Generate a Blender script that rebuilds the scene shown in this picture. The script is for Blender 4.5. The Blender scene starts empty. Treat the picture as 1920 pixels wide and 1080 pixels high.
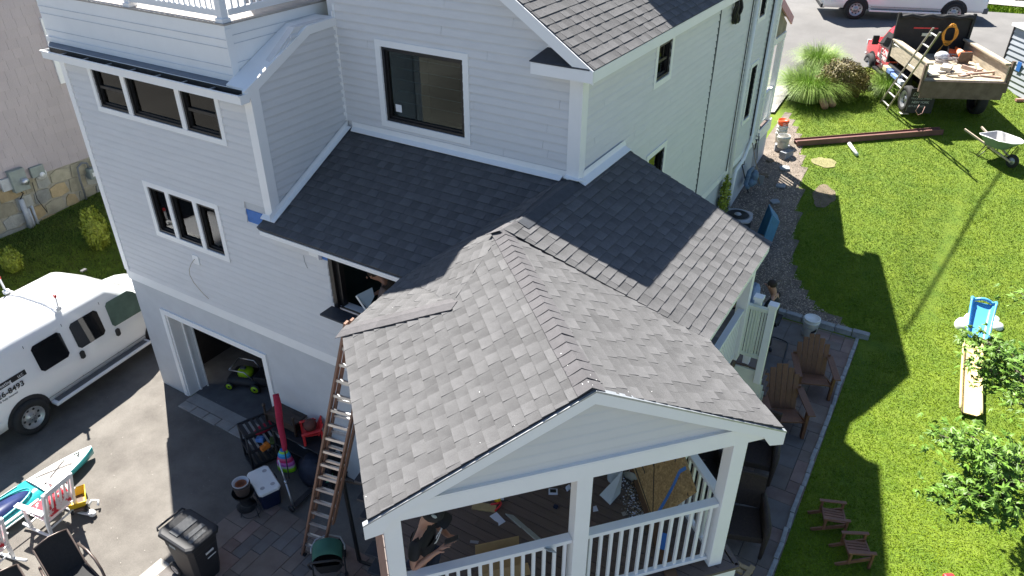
import bpy, bmesh, math, random
import numpy as np
from mathutils import Vector, Matrix, noise as mnoise
S = bpy.context.scene
COL = S.collection
PI = math.pi
R = math.radians
# ------------------------------------------------------------------ camera, sky, sun, exposure
cam_d = bpy.data.cameras.new('camera'); cam = bpy.data.objects.new('camera', cam_d); COL.objects.link(cam)
CAM = Vector((0, 0, 10.7))
cam.location = CAM; cam.rotation_euler = (R(90 - 31.9), 0, R(31.3))
cam_d.sensor_width = 36; cam_d.lens = 36 * 1400 / 1920; cam_d.clip_start = .1; cam_d.clip_end = 1000
S.camera = cam
S.render.resolution_x, S.render.resolution_y = 1024, 576
SUN = Vector((-1.35, .92, 2.33)).normalized()          # towards the sun
W = bpy.data.worlds.new('World'); S.world = W; W.use_nodes = True
wn = W.node_tree.nodes; wl = W.node_tree.links
sky = wn.new('ShaderNodeTexSky'); sky.sky_type = 'NISHITA'; sky.sun_disc = False
sky.sun_elevation = math.asin(SUN.z); sky.sun_rotation = math.atan2(SUN.x, SUN.y)
sky.air_density = 1.0; sky.dust_density = .6; sky.ozone_density = 3.5
bg = wn['Background']; bg.inputs['Strength'].default_value = .05
wl.new(sky.outputs[0], bg.inputs['Color'])
sd = bpy.data.lights.new('sun', 'SUN'); so = bpy.data.objects.new('sun', sd); COL.objects.link(so)
sd.energy = 5.0; sd.angle = R(.53); sd.color = (1, .955, .88)
so.rotation_euler = SUN.to_track_quat('Z', 'Y').to_euler(); so.location = (-20, 14, 40)
S.view_settings.view_transform = 'Standard'; S.view_settings.look = 'None'
S.view_settings.gamma = 1; S.view_settings.use_curve_mapping = False
S.view_settings.exposure = 1.62
S.render.engine = 'CYCLES'
# ------------------------------------------------------------------ where a pixel of the photo meets a real plane
CM = cam.rotation_euler.to_matrix()
def ray(px, py):
    return CM @ Vector(((px - 960) / 1400, -(py - 540) / 1400, -1))
def G(px, py, z=0.0):
    r = ray(px, py); t = (z - CAM.z) / r.z; return CAM + r * t
def GX(px, py, x):
    r = ray(px, py); return CAM + r * (x / r.x)
def GY(px, py, y):
    r = ray(px, py); return CAM + r * (y / r.y)
def PR(p):
    v = CM.transposed() @ (Vector(p) - CAM); return 960 - 1400 * v.x / v.z, 540 + 1400 * v.y / v.z
rnd = random.Random(7)
def lerp(a, b, t): return a + (b - a) * t
def sstep(a, b, x):
    t = max(0., min(1., (x - a) / (b - a))); return t * t * (3 - 2 * t)
ZR = [(-99, 1.0), (15.4, 1.0), (16.4, 1.45), (18.5, 2.02), (21.4, 2.5), (24, 2.8), (28, 3.25), (33, 4.1), (200, 4.1)]
ZR2 = [(-99, 1.0), (13, 1.0), (16.5, 1.3), (19, 1.85), (21.4, 2.4), (24, 2.8), (28, 3.25), (33, 4.1), (200, 4.1)]
def pl(T, y):
    for (a, b), (c, d) in zip(T, T[1:]):
        if y <= c: return b + (d - b) * (y - a) / (c - a)
    return T[-1][1]
def gz(x, y):
    zr = pl(ZR, y); zr2 = pl(ZR2, y)
    zr = lerp(zr, zr2, sstep(-.5, .9, x))
    zl = sstep(-17.2, -20.5, x) * 1.0 + .10 * max(0, y - 9) * sstep(-15.5, -18, x) + sstep(9, 33, y) * 4.1 * sstep(-22, -4, x) * .0
    far = sstep(20, 33, y)
    zl = lerp(zl, 4.1, far)
    k = sstep(-5.4, -2.6, x) if y < 8 else lerp(sstep(-5.4, -2.6, x), sstep(-8.5, -4.7, x), sstep(8, 10, y))
    return lerp(zl, zr, k)
# ------------------------------------------------------------------ mesh helpers
class MB:
    def __init__(s): s.v = []; s.f = []; s.m = []; s.sm = []
    def add(s, vs, fs, mi=0, sm=False):
        b = len(s.v); s.v += [tuple(v) for v in vs]
        for f in fs: s.f.append([b + i for i in f]); s.m.append(mi); s.sm.append(sm)
        return s
    def box(s, c, d, rz=0, mi=0, M=None):
        x, y, z = d[0] / 2, d[1] / 2, d[2] / 2
        pts = [Vector((a, b, e)) for e in (-z, z) for a, b in ((-x, -y), (x, -y), (x, y), (-x, y))]
        if M is None: M = Matrix.Rotation(rz, 3, 'Z')
        return s.add([Vector(c) + M @ p for p in pts], [(0, 3, 2, 1), (4, 5, 6, 7), (0, 1, 5, 4), (1, 2, 6, 5), (2, 3, 7, 6), (3, 0, 4, 7)], mi)
    def b2(s, lo, hi, mi=0):
        return s.box([(a + b) / 2 for a, b in zip(lo, hi)], [abs(b - a) for a, b in zip(lo, hi)], 0, mi)
    def bar(s, p, q, w, h, up=(0, 0, 1), mi=0):
        p = Vector(p); q = Vector(q); d = (q - p); L = d.length; d.normalize(); up = Vector(up)
        if abs(d.dot(up)) > .98: up = Vector((1, 0, 0))
        sx = d.cross(up).normalized(); uz = sx.cross(d)
        M = Matrix((sx, d, uz)).transposed()
        return s.box((p + q) / 2, (w, L, h), M=M, mi=mi)
    def tube(s, pts, r, n=8, mi=0, cap=True, closed=False):
        pts = [Vector(p) for p in pts]; N = len(pts); rs = r if isinstance(r, (list, tuple)) else [r] * N
        rings = []; prev = None
        for i, p in enumerate(pts):
            if closed: d = pts[(i + 1) % N] - pts[i - 1]
            else: d = pts[min(i + 1, N - 1)] - pts[max(i - 1, 0)]
            if d.length < 1e-9: d = Vector((0, 0, 1))
            d.normalize()
            if prev is None:
                a = Vector((0, 0, 1)) if abs(d.z) < .9 else Vector((1, 0, 0)); x = d.cross(a).normalized()
            else:
                x = prev - d * prev.dot(d)
                x = x.normalized() if x.length > 1e-6 else d.orthogonal().normalized()
            prev = x; y = d.cross(x)
            rings.append([p + (x * math.cos(2 * PI * k / n) + y * math.sin(2 * PI * k / n)) * rs[i] for k in range(n)])
        vs = [v for g in rings for v in g]; fs = []
        for i in range(N if closed else N - 1):
            a = i * n; b = ((i + 1) % N) * n
            for k in range(n): fs.append((a + k, a + (k + 1) % n, b + (k + 1) % n, b + k))
        if cap and not closed: fs.append(tuple(range(n))[::-1]); fs.append(tuple((N - 1) * n + k for k in range(n)))
        return s.add(vs, fs, mi, True)
    def lathe(s, prof, c=(0, 0, 0), n=20, mi=0, M=None, sx=1, sy=1):
        vs = []; fs = []; c = Vector(c)
        for r, z in prof:
            for k in range(n):
                p = Vector((r * sx * math.cos(2 * PI * k / n), r * sy * math.sin(2 * PI * k / n), z))
                vs.append(c + (M @ p if M else p))
        for i in range(len(prof) - 1):
            for k in range(n): fs.append((i * n + k, i * n + (k + 1) % n, (i + 1) * n + (k + 1) % n, (i + 1) * n + k))
        return s.add(vs, fs, mi, True)
    def prism(s, poly, ext, mi=0, sm=False):
        n = len(poly); e = Vector(ext); vs = [Vector(p) for p in poly]; vs += [p + e for p in vs]
        fs = [tuple(range(n))[::-1], tuple(range(n, 2 * n))] + [(i, (i + 1) % n, n + (i + 1) % n, n + i) for i in range(n)]
        return s.add(vs, fs, mi, sm)
    def sheet(s, fn, nu, nv, mi=0, sm=True, th=0):
        vs = [Vector(fn(i / nu, j / nv)) for j in range(nv + 1) for i in range(nu + 1)]; w = nu + 1
        fs = [(j * w + i, j * w + i + 1, (j + 1) * w + i + 1, (j + 1) * w + i) for j in range(nv) for i in range(nu)]
        return s.add(vs, fs, mi, sm)
    def loft(s, secs, mi=0, sm=True, cap=True):
        n = len(secs[0]); vs = [p for c in secs for p in c]; fs = []
        for i in range(len(secs) - 1):
            for k in range(n): fs.append((i * n + k, i * n + (k + 1) % n, (i + 1) * n + (k + 1) % n, (i + 1) * n + k))
        if cap: fs.append(tuple(range(n))[::-1]); fs.append(tuple((len(secs) - 1) * n + k for k in range(n)))
        return s.add(vs, fs, mi, sm)
    def ell(s, c, r, n=14, m=8, mi=0, M=None):
        prof = [(math.sin(PI * i / m), -math.cos(PI * i / m)) for i in range(m + 1)]
        vs = []; c = Vector(c)
        for a, z in prof:
            for k in range(n):
                p = Vector((r[0] * a * math.cos(2 * PI * k / n), r[1] * a * math.sin(2 * PI * k / n), r[2] * z)); vs.append(c + (M @ p if M else p))
        fs = [(i * n + k, i * n + (k + 1) % n, (i + 1) * n + (k + 1) % n, (i + 1) * n + k) for i in range(m) for k in range(n)]
        return s.add(vs, fs, mi, True)
    def mesh(s, name):
        me = bpy.data.meshes.new(name); me.from_pydata(s.v, [], s.f)
        me.polygons.foreach_set('material_index', s.m); me.polygons.foreach_set('use_smooth', s.sm); me.validate(); me.update()
        return me
def put(name, me, m=None, parent=None, loc=None, rot=None):
    o = bpy.data.objects.new(name, me); COL.objects.link(o)
    if m is not None and not me.materials:
        for x in (m if isinstance(m, (list, tuple)) else [m]): me.materials.append(x)
    if parent is not None: o.parent = parent
    if loc is not None: o.location = loc
    if rot is not None: o.rotation_euler = rot
    return o
def obj(name, mb, m, parent=None, loc=None, rot=None, bevel=0, fix=True):
    """one mesh object; when the parent is a world-built thing (key 'w'), mesh coordinates are world coordinates"""
    me = mb.mesh(name)
    if fix or bevel:
        bm = bmesh.new(); bm.from_mesh(me)
        if fix: bmesh.ops.remove_doubles(bm, verts=bm.verts, dist=1e-6); bmesh.ops.recalc_face_normals(bm, faces=bm.faces)
        if bevel:
            es = [e for e in bm.edges if len(e.link_faces) == 2 and e.calc_face_angle(0) > .6]
            bmesh.ops.bevel(bm, geom=es, offset=bevel, segments=2, profile=.6, affect='EDGES', clamp_overlap=True)
        bm.to_mesh(me); bm.free()
    o = put(name, me, m, parent, loc, rot)
    if parent is not None and parent.get('_w') and loc is None: o.location = -Vector(parent['_w'])
    return o
def tag(o, label=None, cat=None, group=None, kind=None):
    if label: o['label'] = label
    if cat: o['category'] = cat
    if group: o['group'] = group
    if kind: o['kind'] = kind
    return o
WORLDT = []
def thing(name, label, cat, loc=(0, 0, 0), rz=0, group=None, world=False, rot=None):
    o = bpy.data.objects.new(name, None); COL.objects.link(o); o.location = loc
    o.rotation_euler = rot if rot else (0, 0, rz); o.empty_display_size = .2
    if world: o['_w'] = list(loc); WORLDT.append(o)
    return tag(o, label, cat, group)
def struct(name, mb, m, **k): return tag(obj(name, mb, m, **k), kind='structure')
def dup(root, loc, rz, label, group=None, rot=None):
    r = root.copy(); COL.objects.link(r); r.location = loc; r.rotation_euler = rot if rot else (0, 0, rz)
    tag(r, label, None, group)
    for ch in list(root.children):
        c = ch.copy(); COL.objects.link(c); c.parent = r
        for g in list(ch.children):
            d = g.copy(); COL.objects.link(d); d.parent = c
    return r
# ------------------------------------------------------------------ materials
MATS = {}
def M(name, col, rough=.6, var=.12, scale=6., bump=0., bscale=40., metal=0., rv=0., col2=None, spec=.5, coat=0., stretch=None, grain=0., gscale=300., detail=5., attr=None, thr=None):
    """procedural surface: noise between two tones, per-piece random tone (rv), fine grain, bump"""
    if name in MATS: return MATS[name]
    m = bpy.data.materials.new(name); m.use_nodes = True; nt = m.node_tree; N = nt.nodes; L = nt.links
    bs = N['Principled BSDF']; tc = N.new('ShaderNodeTexCoord'); mp = N.new('ShaderNodeMapping'); L.new(tc.outputs['Object'], mp.inputs[0])
    if stretch: mp.inputs['Scale'].default_value = stretch
    nz = N.new('ShaderNodeTexNoise'); nz.inputs['Scale'].default_value = scale; nz.inputs['Detail'].default_value = detail; nz.inputs['Roughness'].default_value = .62
    L.new(mp.outputs[0], nz.inputs['Vector'])
    cr = N.new('ShaderNodeValToRGB'); e = cr.color_ramp.elements
    lo, hi = (.32, .68) if thr is None else thr
    e[0].position = lo; e[1].position = hi
    c = list(col)
    if col2 is None: a = [x * (1 - var) for x in c]; b = [min(1, x * (1 + var)) for x in c]
    else: a = c; b = list(col2)
    e[0].color = a + [1]; e[1].color = b + [1]
    L.new(nz.outputs['Fac'], cr.inputs[0]); out = cr.outputs[0]
    def mul(o1, val):
        mx = N.new('ShaderNodeVectorMath'); mx.operation = 'SCALE'; L.new(o1, mx.inputs[0]); L.new(val, mx.inputs['Scale']); return mx.outputs[0]
    if rv:
        oi = N.new('ShaderNodeObjectInfo'); ge = N.new('ShaderNodeNewGeometry'); ad = N.new('ShaderNodeMath'); ad.operation = 'ADD'
        L.new(oi.outputs['Random'], ad.inputs[0]); L.new(ge.outputs['Random Per Island'], ad.inputs[1])
        fr = N.new('ShaderNodeMath'); fr.operation = 'FRACT'; L.new(ad.outputs[0], fr.inputs[0])
        mr = N.new('ShaderNodeMapRange'); mr.inputs['To Min'].default_value = 1 - rv; mr.inputs['To Max'].default_value = 1 + rv
        L.new(fr.outputs[0], mr.inputs['Value']); out = mul(out, mr.outputs[0])
    if attr:
        at = N.new('ShaderNodeAttribute'); at.attribute_name = attr; mx = N.new('ShaderNodeVectorMath'); mx.operation = 'MULTIPLY'
        L.new(out, mx.inputs[0]); L.new(at.outputs['Color'], mx.inputs[1]); out = mx.outputs[0]
    if grain:
        n2 = N.new('ShaderNodeTexNoise'); n2.inputs['Scale'].default_value = gscale; n2.inputs['Detail'].default_value = 2; L.new(tc.outputs['Object'], n2.inputs['Vector'])
        mr = N.new('ShaderNodeMapRange'); mr.inputs['From Min'].default_value = .3; mr.inputs['From Max'].default_value = .7
        mr.inputs['To Min'].default_value = 1 - grain; mr.inputs['To Max'].default_value = 1 + grain; L.new(n2.outputs['Fac'], mr.inputs['Value']); out = mul(out, mr.outputs[0])
    L.new(out, bs.inputs['Base Color'])
    bs.inputs['Roughness'].default_value = rough; bs.inputs['Metallic'].default_value = metal
    bs.inputs['Specular IOR Level'].default_value = spec; bs.inputs['Coat Weight'].default_value = coat; bs.inputs['Coat Roughness'].default_value = .05
    if bump:
        n3 = N.new('ShaderNodeTexNoise'); n3.inputs['Scale'].default_value = bscale; n3.inputs['Detail'].default_value = 4; L.new(mp.outputs[0], n3.inputs['Vector'])
        bp = N.new('ShaderNodeBump'); bp.inputs['Strength'].default_value = bump; bp.inputs['Distance'].default_value = .02
        L.new(n3.outputs['Fac'], bp.inputs['Height']); L.new(bp.outputs[0], bs.inputs['Normal'])
    MATS[name] = m; return m
def glass(name, tint=.7, gl=1.0, fres=1.5):
    m = bpy.data.materials.new(name); m.use_nodes = True; nt = m.node_tree; N = nt.nodes; L = nt.links; N.remove(N['Principled BSDF'])
    t = N.new('ShaderNodeBsdfTransparent'); t.inputs[0].default_value = (tint * .9, tint, tint * .95, 1)
    g = N.new('ShaderNodeBsdfGlossy'); g.inputs['Roughness'].default_value = .02; g.inputs[0].default_value = (gl, gl, gl, 1)
    f = N.new('ShaderNodeFresnel'); f.inputs[0].default_value = fres; x = N.new('ShaderNodeMixShader')
    L.new(f.outputs[0], x.inputs[0]); L.new(t.outputs[0], x.inputs[1]); L.new(g.outputs[0], x.inputs[2]); L.new(x.outputs[0], N['Material Output'].inputs[0])
    return m
m_trim = M('white_trim', (.90, .90, .885), .45, .02, 3, bump=.03, bscale=8)
m_side = M('siding_vinyl', (.71, .705, .70), .5, .035, 2.2, bump=.12, bscale=30, stretch=(1, 1, 6), rv=.012)
m_side2 = M('gable_siding', (.69, .685, .66), .5, .02, 2, rv=.01)
m_found = M('painted_foundation', (.52, .545, .58), .8, .05, 3, bump=.15, bscale=40)
m_garwall = M('grey_parging', (.58, .595, .61), .75, .05, 2.5, bump=.1, bscale=25)
m_black = M('black_vinyl', (.012, .012, .014), .35, .1, 5)
m_glass = glass('window_glass', .6, .9, 1.45)
m_room = M('interior_wall', (.014, .030, .032), .9, .3, 2)  # dark teal puts the window reflections into the lining colour
m_curt = M('green_board', (.30, .38, .33), .7, .08, 8)
m_felt = M('black_felt', (.035, .04, .05), .55, .2, 12, bump=.1)
m_wrap = M('blue_wrap', (.035, .17, .52), .5, .08, 9)
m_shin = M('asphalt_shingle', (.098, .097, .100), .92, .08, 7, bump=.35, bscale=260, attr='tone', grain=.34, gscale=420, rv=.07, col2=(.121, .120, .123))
m_cap = M('ridge_cap_shingle', (.100, .096, .101), .92, .10, 9, bump=.35, bscale=260, grain=.3, gscale=420, rv=.07)
m_deckb = M('deck_board', (.118, .086, .074), .6, .16, 5, bump=.15, bscale=30, stretch=(.6, 12, 12), rv=.14)
m_deckw = M('painted_rail', (.83, .84, .85), .4, .02, 4)
m_alu = M('aluminium', (.62, .63, .65), .3, .08, 20, metal=.8)
m_galv = M('galvanised', (.40, .42, .44), .45, .15, 14, metal=.5)
m_iron = M('black_iron', (.015, .016, .018), .45, .2, 20)
# ------------------------------------------------------------------ ground
m_grass = M("lawn_soil", (.075, .135, .006), .95, .3, 2.2, bump=.5, bscale=60, col2=(.14, .195, .012), grain=.35, gscale=60)
m_asph = M('weathered_asphalt', (.108, .098, .088), .93, .1, 1.3, bump=.3, bscale=180, col2=(.180, .167, .150), grain=.35, gscale=260, detail=7)
m_street = M('street_asphalt', (.13, .126, .122), .93, .08, 1.0, bump=.15, bscale=120, col2=(.165, .16, .155), grain=.12, gscale=150)
m_conc = M('concrete', (.34, .325, .30), .9, .12, 3, bump=.15, bscale=80, grain=.12, gscale=120)
m_stone = M('stone_edging', (.30, .31, .31), .9, .25, 7, bump=.5, bscale=40)
def ground_sheet():
    xs = list(np.arange(-34, 14.01, .5)); ys = list(np.arange(-4, 44.01, .5))
    xs = [-400, -150, -60] + xs + [40, 150, 400]; ys = [-200, -60, -15] + ys + [80, 200, 500]
    mb = MB(); w = len(xs)
    vs = [(x, y, gz(x, y) - .004) for y in ys for x in xs]
    mb.add(vs, [(j * w + i, j * w + i + 1, (j + 1) * w + i + 1, (j + 1) * w + i) for j in range(len(ys) - 1) for i in range(w - 1)], 0, True)
    me_ = struct('ground', mb, [m_grass, M('distant_ground', (.12, .115, .105), .95, .15, .5)], fix=False).data
    for p in me_.polygons:
        c = p.center
        if not ((-4.8 < c.x < 12 and 5 < c.y < 45) or (-34 < c.x < -12 and 3 < c.y < 30) or (-12 < c.x < 12 and 25 < c.y < 45)): p.material_index = 1
ground_sheet()
def patch(name, m, fn_xy, nu, nv, dz, kind='structure', th=0):
    mb = MB(); mb.sheet(lambda a, b: (lambda p: (p[0], p[1], gz(p[0], p[1]) + dz))(fn_xy(a, b)), nu, nv); o = obj(name, mb, m, fix=False); o['kind'] = kind; return o
# driveway of worn asphalt, lower yard
patch('driveway', m_asph, lambda a, b: (lerp(-16.9, -9.28, a), lerp(-2, 7.15, b)), 40, 30, .006)
patch('driveway_by_the_wall', m_asph, lambda a, b: (lerp(-9.28, -4.6, a), lerp(5.86, 7.15, b)), 10, 4, .006)
patch('driveway_beside_the_house', m_asph, lambda a, b: (lerp(-16.9, -13.45, a), lerp(7.152, 16, b)), 10, 20, .006)
mb = MB(); mb.b2((-9.5, .5, -.1), (-8.9, 4.06, .03)); struct('concrete_strip', mb, m_conc, bevel=.01)
# street at the top of the slope
def street(a, b):
    y0 = 26.6 + 3.2 * sstep(-4.6, -2.4, lerp(-60, 60, a)); x = lerp(-60, 60, a); return (x, lerp(y0, 36.6 + .0 * x, b))
xs_st = [-60, -30, -16, -10, -8, -7, -6, -5.5, -5, -4.5, -4, -3.5, -3, -2.5, -2, -1, 0, 1, 2, 4, 8, 16, 30, 60]
mb = MB(); ys_n = 14
for j in range(ys_n + 1):
    for x in xs_st:
        y0 = 26.4 + 4.2 * sstep(-4.4, -2.0, x); y1 = 36.2 + .2 * (x + 6 if x > -6 else 0) * 1.0
        y = lerp(y0, min(y1, 41), j / ys_n); mb.v.append((x, y, gz(x, y) + .05))
w = len(xs_st)
for j in range(ys_n):
    for i in range(w - 1): mb.f.append([j * w + i, j * w + i + 1, (j + 1) * w + i + 1, (j + 1) * w + i]); mb.m.append(0); mb.sm.append(True)
struct('street', mb, m_street, fix=False)
patch('front_walk', m_conc, lambda a, b: (lerp(-7.5, -4.9, a), lerp(24.2, 26.5, b)), 16, 12, .06)
patch('far_pavement', m_conc, lambda a, b: (lerp(-20, 20, a), lerp(39.2, 40.6, b) + 0 * a), 40, 6, .06)
# bare earth and gravel
m_earth = M('bare_earth', (.16, .125, .085), .95, .25, 5, bump=.5, bscale=50, grain=.2)
m_pale = M('dry_soil', (.24, .22, .10), .95, .2, 6, bump=.4, bscale=60, grain=.2)
def blob(name, m, cx, cy, rx, ry, dz, seed=0, rot=0):
    r_ = random.Random(seed); n = 22; ph = [r_.uniform(.72, 1.15) for _ in range(n)]; mb = MB(); vs = [(cx, cy, gz(cx, cy) + dz)]
    for ring in (.5, 1.):
        for k in range(n):
            a = 2 * PI * k / n; q = ring * (ph[k] + ph[k - 1]) / 2
            x = rx * q * math.cos(a); y = ry * q * math.sin(a)
            X = cx + x * math.cos(rot) - y * math.sin(rot); Y = cy + x * math.sin(rot) + y * math.cos(rot); vs.append((X, Y, gz(X, Y) + dz))
    fs = [(0, 1 + k, 1 + (k + 1) % n) for k in range(n)] + [(1 + k, 1 + n + k, 1 + n + (k + 1) % n, 1 + (k + 1) % n) for k in range(n)]
    mb.add(vs, fs, 0, True); return tag(obj(name, mb, m, fix=False), kind='structure')
BED = [(-4.6, 24.5), (-3.9, 23.2), (-3.3, 21.5), (-2.95, 20), (-2.6, 18), (-2.3, 16.8), (-1.6, 16.0), (-.6, 15.62), (-.62, 15.45), (-4.6, 15.45)]
def in_poly(x, y, P):
    c = False; j = len(P) - 1
    for i in range(len(P)):
        if (P[i][1] > y) != (P[j][1] > y) and x < (P[j][0] - P[i][0]) * (y - P[i][1]) / (P[j][1] - P[i][1]) + P[i][0]: c = not c
        j = i
    return c
mb = MB(); w = 0
st = .22
for i in range(int(-4.6 / st) - 1, 0):
    for j in range(int(15.4 / st), int(24.6 / st)):
        x, y = i * st, j * st
        if in_poly(x + st / 2, y + st / 2, BED):
            mb.add([(a, b, gz(a, b) + .008) for a, b in ((x, y), (x + st, y), (x + st, y + st), (x, y + st))], [(0, 1, 2, 3)])
struct('planting_bed', mb, M('bed_soil', (.13, .105, .085), .95, .4, 4, bump=.5, bscale=40, col2=(.24, .20, .165), grain=.3, gscale=80))
blob('bare_patch', m_pale, -2.75, 21.6, .36, .30, .012, 3)
blob('mulch_patch', m_earth, -2.35, 19.9, .34, .55, .012, 4)
# gravel: stones nobody could count
def stones():
    r_ = random.Random(3); mb = MB(); k = 0
    while k < 9000:
        x = r_.uniform(-4.35, -.55); y = 15.45 + (24.5 - 15.45) * r_.random() ** 1.6
        if not in_poly(x, y, BED): continue
        k += 1; s = r_.uniform(.010, .026); z = gz(x, y) + .008
        a = r_.uniform(0, PI); c, d = math.cos(a) * s, math.sin(a) * s; h = s * r_.uniform(.5, 1)
        mb.add([(x + c, y + d, z), (x - d * .8, y + c * .8, z), (x - c, y - d, z), (x + d * .8, y - c * .8, z), (x + r_.uniform(-.3, .3) * s, y, z + h)], [(0, 1, 4), (1, 2, 4), (2, 3, 4), (3, 0, 4)])
    tag(obj('gravel', mb, M('pea_gravel', (.40, .33, .265), .85, .3, 30, rv=.45), fix=False), 'loose brown and grey gravel in the bed beside the house', 'gravel', kind='stuff')
stones()
# patios of big concrete pavers: each paver a piece
m_joint = M('paver_joint', (.05, .045, .04), .95, .2, 20)
m_pav = M('paver', (.165, .128, .106), .88, .2, 3, bump=.3, bscale=70, col2=(.215, .180, .155), rv=.16, grain=.12, gscale=200)
m_pav2 = M('rose_paver', (.185, .125, .105), .88, .2, 3, bump=.3, bscale=70, col2=(.25, .19, .165), rv=.14, grain=.12, gscale=200)
m_pav3 = M('slate_paver', (.130, .114, .104), .88, .2, 3, bump=.3, bscale=70, col2=(.17, .16, .155), rv=.14, grain=.12, gscale=200)
def paving(name, x0, x1, y0, y1, z, seed, cut=None, rz=0, org=None, cell=.235):
    r_ = random.Random(seed); mb = MB()
    c = Vector(((x0 + x1) / 2, (y0 + y1) / 2, z)) if org is None else Vector(org)
    RM = Matrix.Rotation(rz, 3, 'Z')
    mb.b2((x0, y0, z - .1), (x1, y1, z - .004)); 
    base = struct(name, mb, m_joint)
    nx = int(math.ceil((x1 - x0) / cell)); ny = int(math.ceil((y1 - y0) / cell)); used = set(); n = 0
    cache = {}
    for j in range(ny):
        for i in range(nx):
            if (i, j) in used: continue
            opts = [(2, 2), (2, 1), (1, 2), (3, 2), (2, 3), (1, 1), (2, 2), (3, 2)]
            r_.shuffle(opts)
            for a, b in opts + [(1, 1)]:
                if i + a <= nx and j + b <= ny and all((i + p, j + q) not in used for p in range(a) for q in range(b)): break
            for p in range(a):
                for q in range(b): used.add((i + p, j + q))
            X = x0 + (i + a / 2) * cell; Y = y0 + (j + b / 2) * cell
            if cut and cut(X, Y): continue
            key = (a, b, r_.choice([0, 0, 1, 2, 2]))
            if key not in cache:
                m_ = MB(); m_.box((0, 0, 0), (a * cell - .008, b * cell - .008, .05)); o = obj('paver', m_, (m_pav, m_pav2, m_pav3)[key[2]], bevel=.005, parent=base); cache[key] = o.data
            else: o = put('paver', cache[key], None, base)
            o.location = (X, Y, z - .016 + r_.uniform(-.001, .0035)); o.rotation_euler = (r_.uniform(-.004, .004), r_.uniform(-.004, .004), 0); n += 1
    return n
n1 = paving('patio', -9.26, -5.0, 2.4, 5.84, .024, 5, cut=lambda x, y: y < 3.6 and x > -6.0)
n2 = paving('side_patio', -3.3, -.5, 7.2, 15.4, 1.02, 9, cell=.29, cut=lambda x, y: x < -2.1 and y < 10.5)
# stone edging
c0 = Vector((-.46, 7.2, 0))
for k in range(24):
    L = .35; mb = MB(); mb.box((0, 0, 0), (.07, L - .01, .12)); o = struct('edging_stone', mb, m_stone, bevel=.012); o.location = (-.455 + rnd.uniform(-.012, .012), 7.2 + (k + .5) * L, 1.0 + rnd.uniform(-.005, .02)); o.rotation_euler = (0, 0, rnd.uniform(-.05, .05))
for k in range(7):
    L = .36; mb = MB(); mb.box((0, 0, 0), (L - .012, .15, .24)); o = struct('curb_block', mb, m_stone, bevel=.015); o.location = (-2.75 + (k + .5) * L, 15.5 + rnd.uniform(-.01, .01), 1.05 + rnd.uniform(-.01, .015)); o.rotation_euler = (0, 0, rnd.uniform(-.03, .03))
# grass blades: one uncountable mass per lawn, real blades
def blades(name, label, n, sampler, seed, h=(.035, .075), wdt=.006, m=None):
    r_ = np.random.default_rng(seed); P = []
    while len(P) < n:
        q = sampler(r_, n - len(P) + 100); P += q
    P = P[:n]; V = np.zeros((n * 3, 3), np.float32)
    ang = r_.uniform(0, 2 * PI, n); hh = r_.uniform(h[0], h[1], n); ww = r_.uniform(.6, 1.4, n) * wdt
    lx, ly = r_.normal(0, .03, n), r_.normal(0, .03, n); A = np.array(P)
    V[0::3, 0] = A[:, 0] + np.cos(ang) * ww; V[0::3, 1] = A[:, 1] + np.sin(ang) * ww; V[0::3, 2] = A[:, 2]
    V[1::3, 0] = A[:, 0] - np.cos(ang) * ww; V[1::3, 1] = A[:, 1] - np.sin(ang) * ww; V[1::3, 2] = A[:, 2]
    V[2::3, 0] = A[:, 0] + lx; V[2::3, 1] = A[:, 1] + ly; V[2::3, 2] = A[:, 2] + hh
    me = bpy.data.meshes.new(name); me.vertices.add(n * 3); me.vertices.foreach_set('co', V.ravel()); me.loops.add(n * 3); me.loops.foreach_set('vertex_index', np.arange(n * 3))
    me.polygons.add(n); me.polygons.foreach_set('loop_start', np.arange(0, n * 3, 3)); me.polygons.foreach_set('loop_total', np.full(n, 3)); me.update(); me.validate()
    return tag(put(name, me, m), label, 'grass', kind='stuff')
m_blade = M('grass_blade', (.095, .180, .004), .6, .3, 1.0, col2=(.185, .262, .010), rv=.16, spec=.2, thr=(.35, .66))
m_blade2 = M('shade_grass_blade', (.05, .085, .015), .6, .3, 1.4, col2=(.12, .14, .03), rv=.35, spec=.2)  # darker copy of the lawn blade, shade put into its colour
def lawn_s(r_, k):
    out = []
    y = 6.5 + (30.5 - 6.5) * r_.random(k * 2) ** 1.15; x = r_.uniform(-4.4, 6.2, k * 2)
    for X, Y in zip(x, y):
        if X < -.42 and Y < 15.66: continue
        if X > .35 * (Y - 6) / 1.0 * .33 + 2.6: continue
        if in_poly(X, Y, BED) and r_.random() > .04: continue
        if (X + 2.75) ** 2 / .16 + (Y - 21.6) ** 2 / .11 < 1 and r_.random() > .5: continue
        if (X + 2.35) ** 2 / .13 + (Y - 19.9) ** 2 / .4 < 1 and r_.random() > .75: continue
        if Y > 26.4 + 4.2 * sstep(-4.4, -2.0, X): continue
        if X < -4.0 and Y < 24: continue
        out.append((X, Y, gz(X, Y) - .004))
    return out
blades('lawn', 'bright green mown lawn sloping beside the house', 300000, lawn_s, 1, m=m_blade, wdt=.0065, h=(.016, .042))
def lawn_l(r_, k):
    x = r_.uniform(-21.4, -16.9, k); y = r_.uniform(4, 17, k); return [(X, Y, gz(X, Y) - .004) for X, Y in zip(x, y)]
blades('side_lawn', 'dark shaded grass strip between the driveway and the neighbouring house', 60000, lawn_l, 2, m=m_blade2, wdt=.010, h=(.03, .08))
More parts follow.
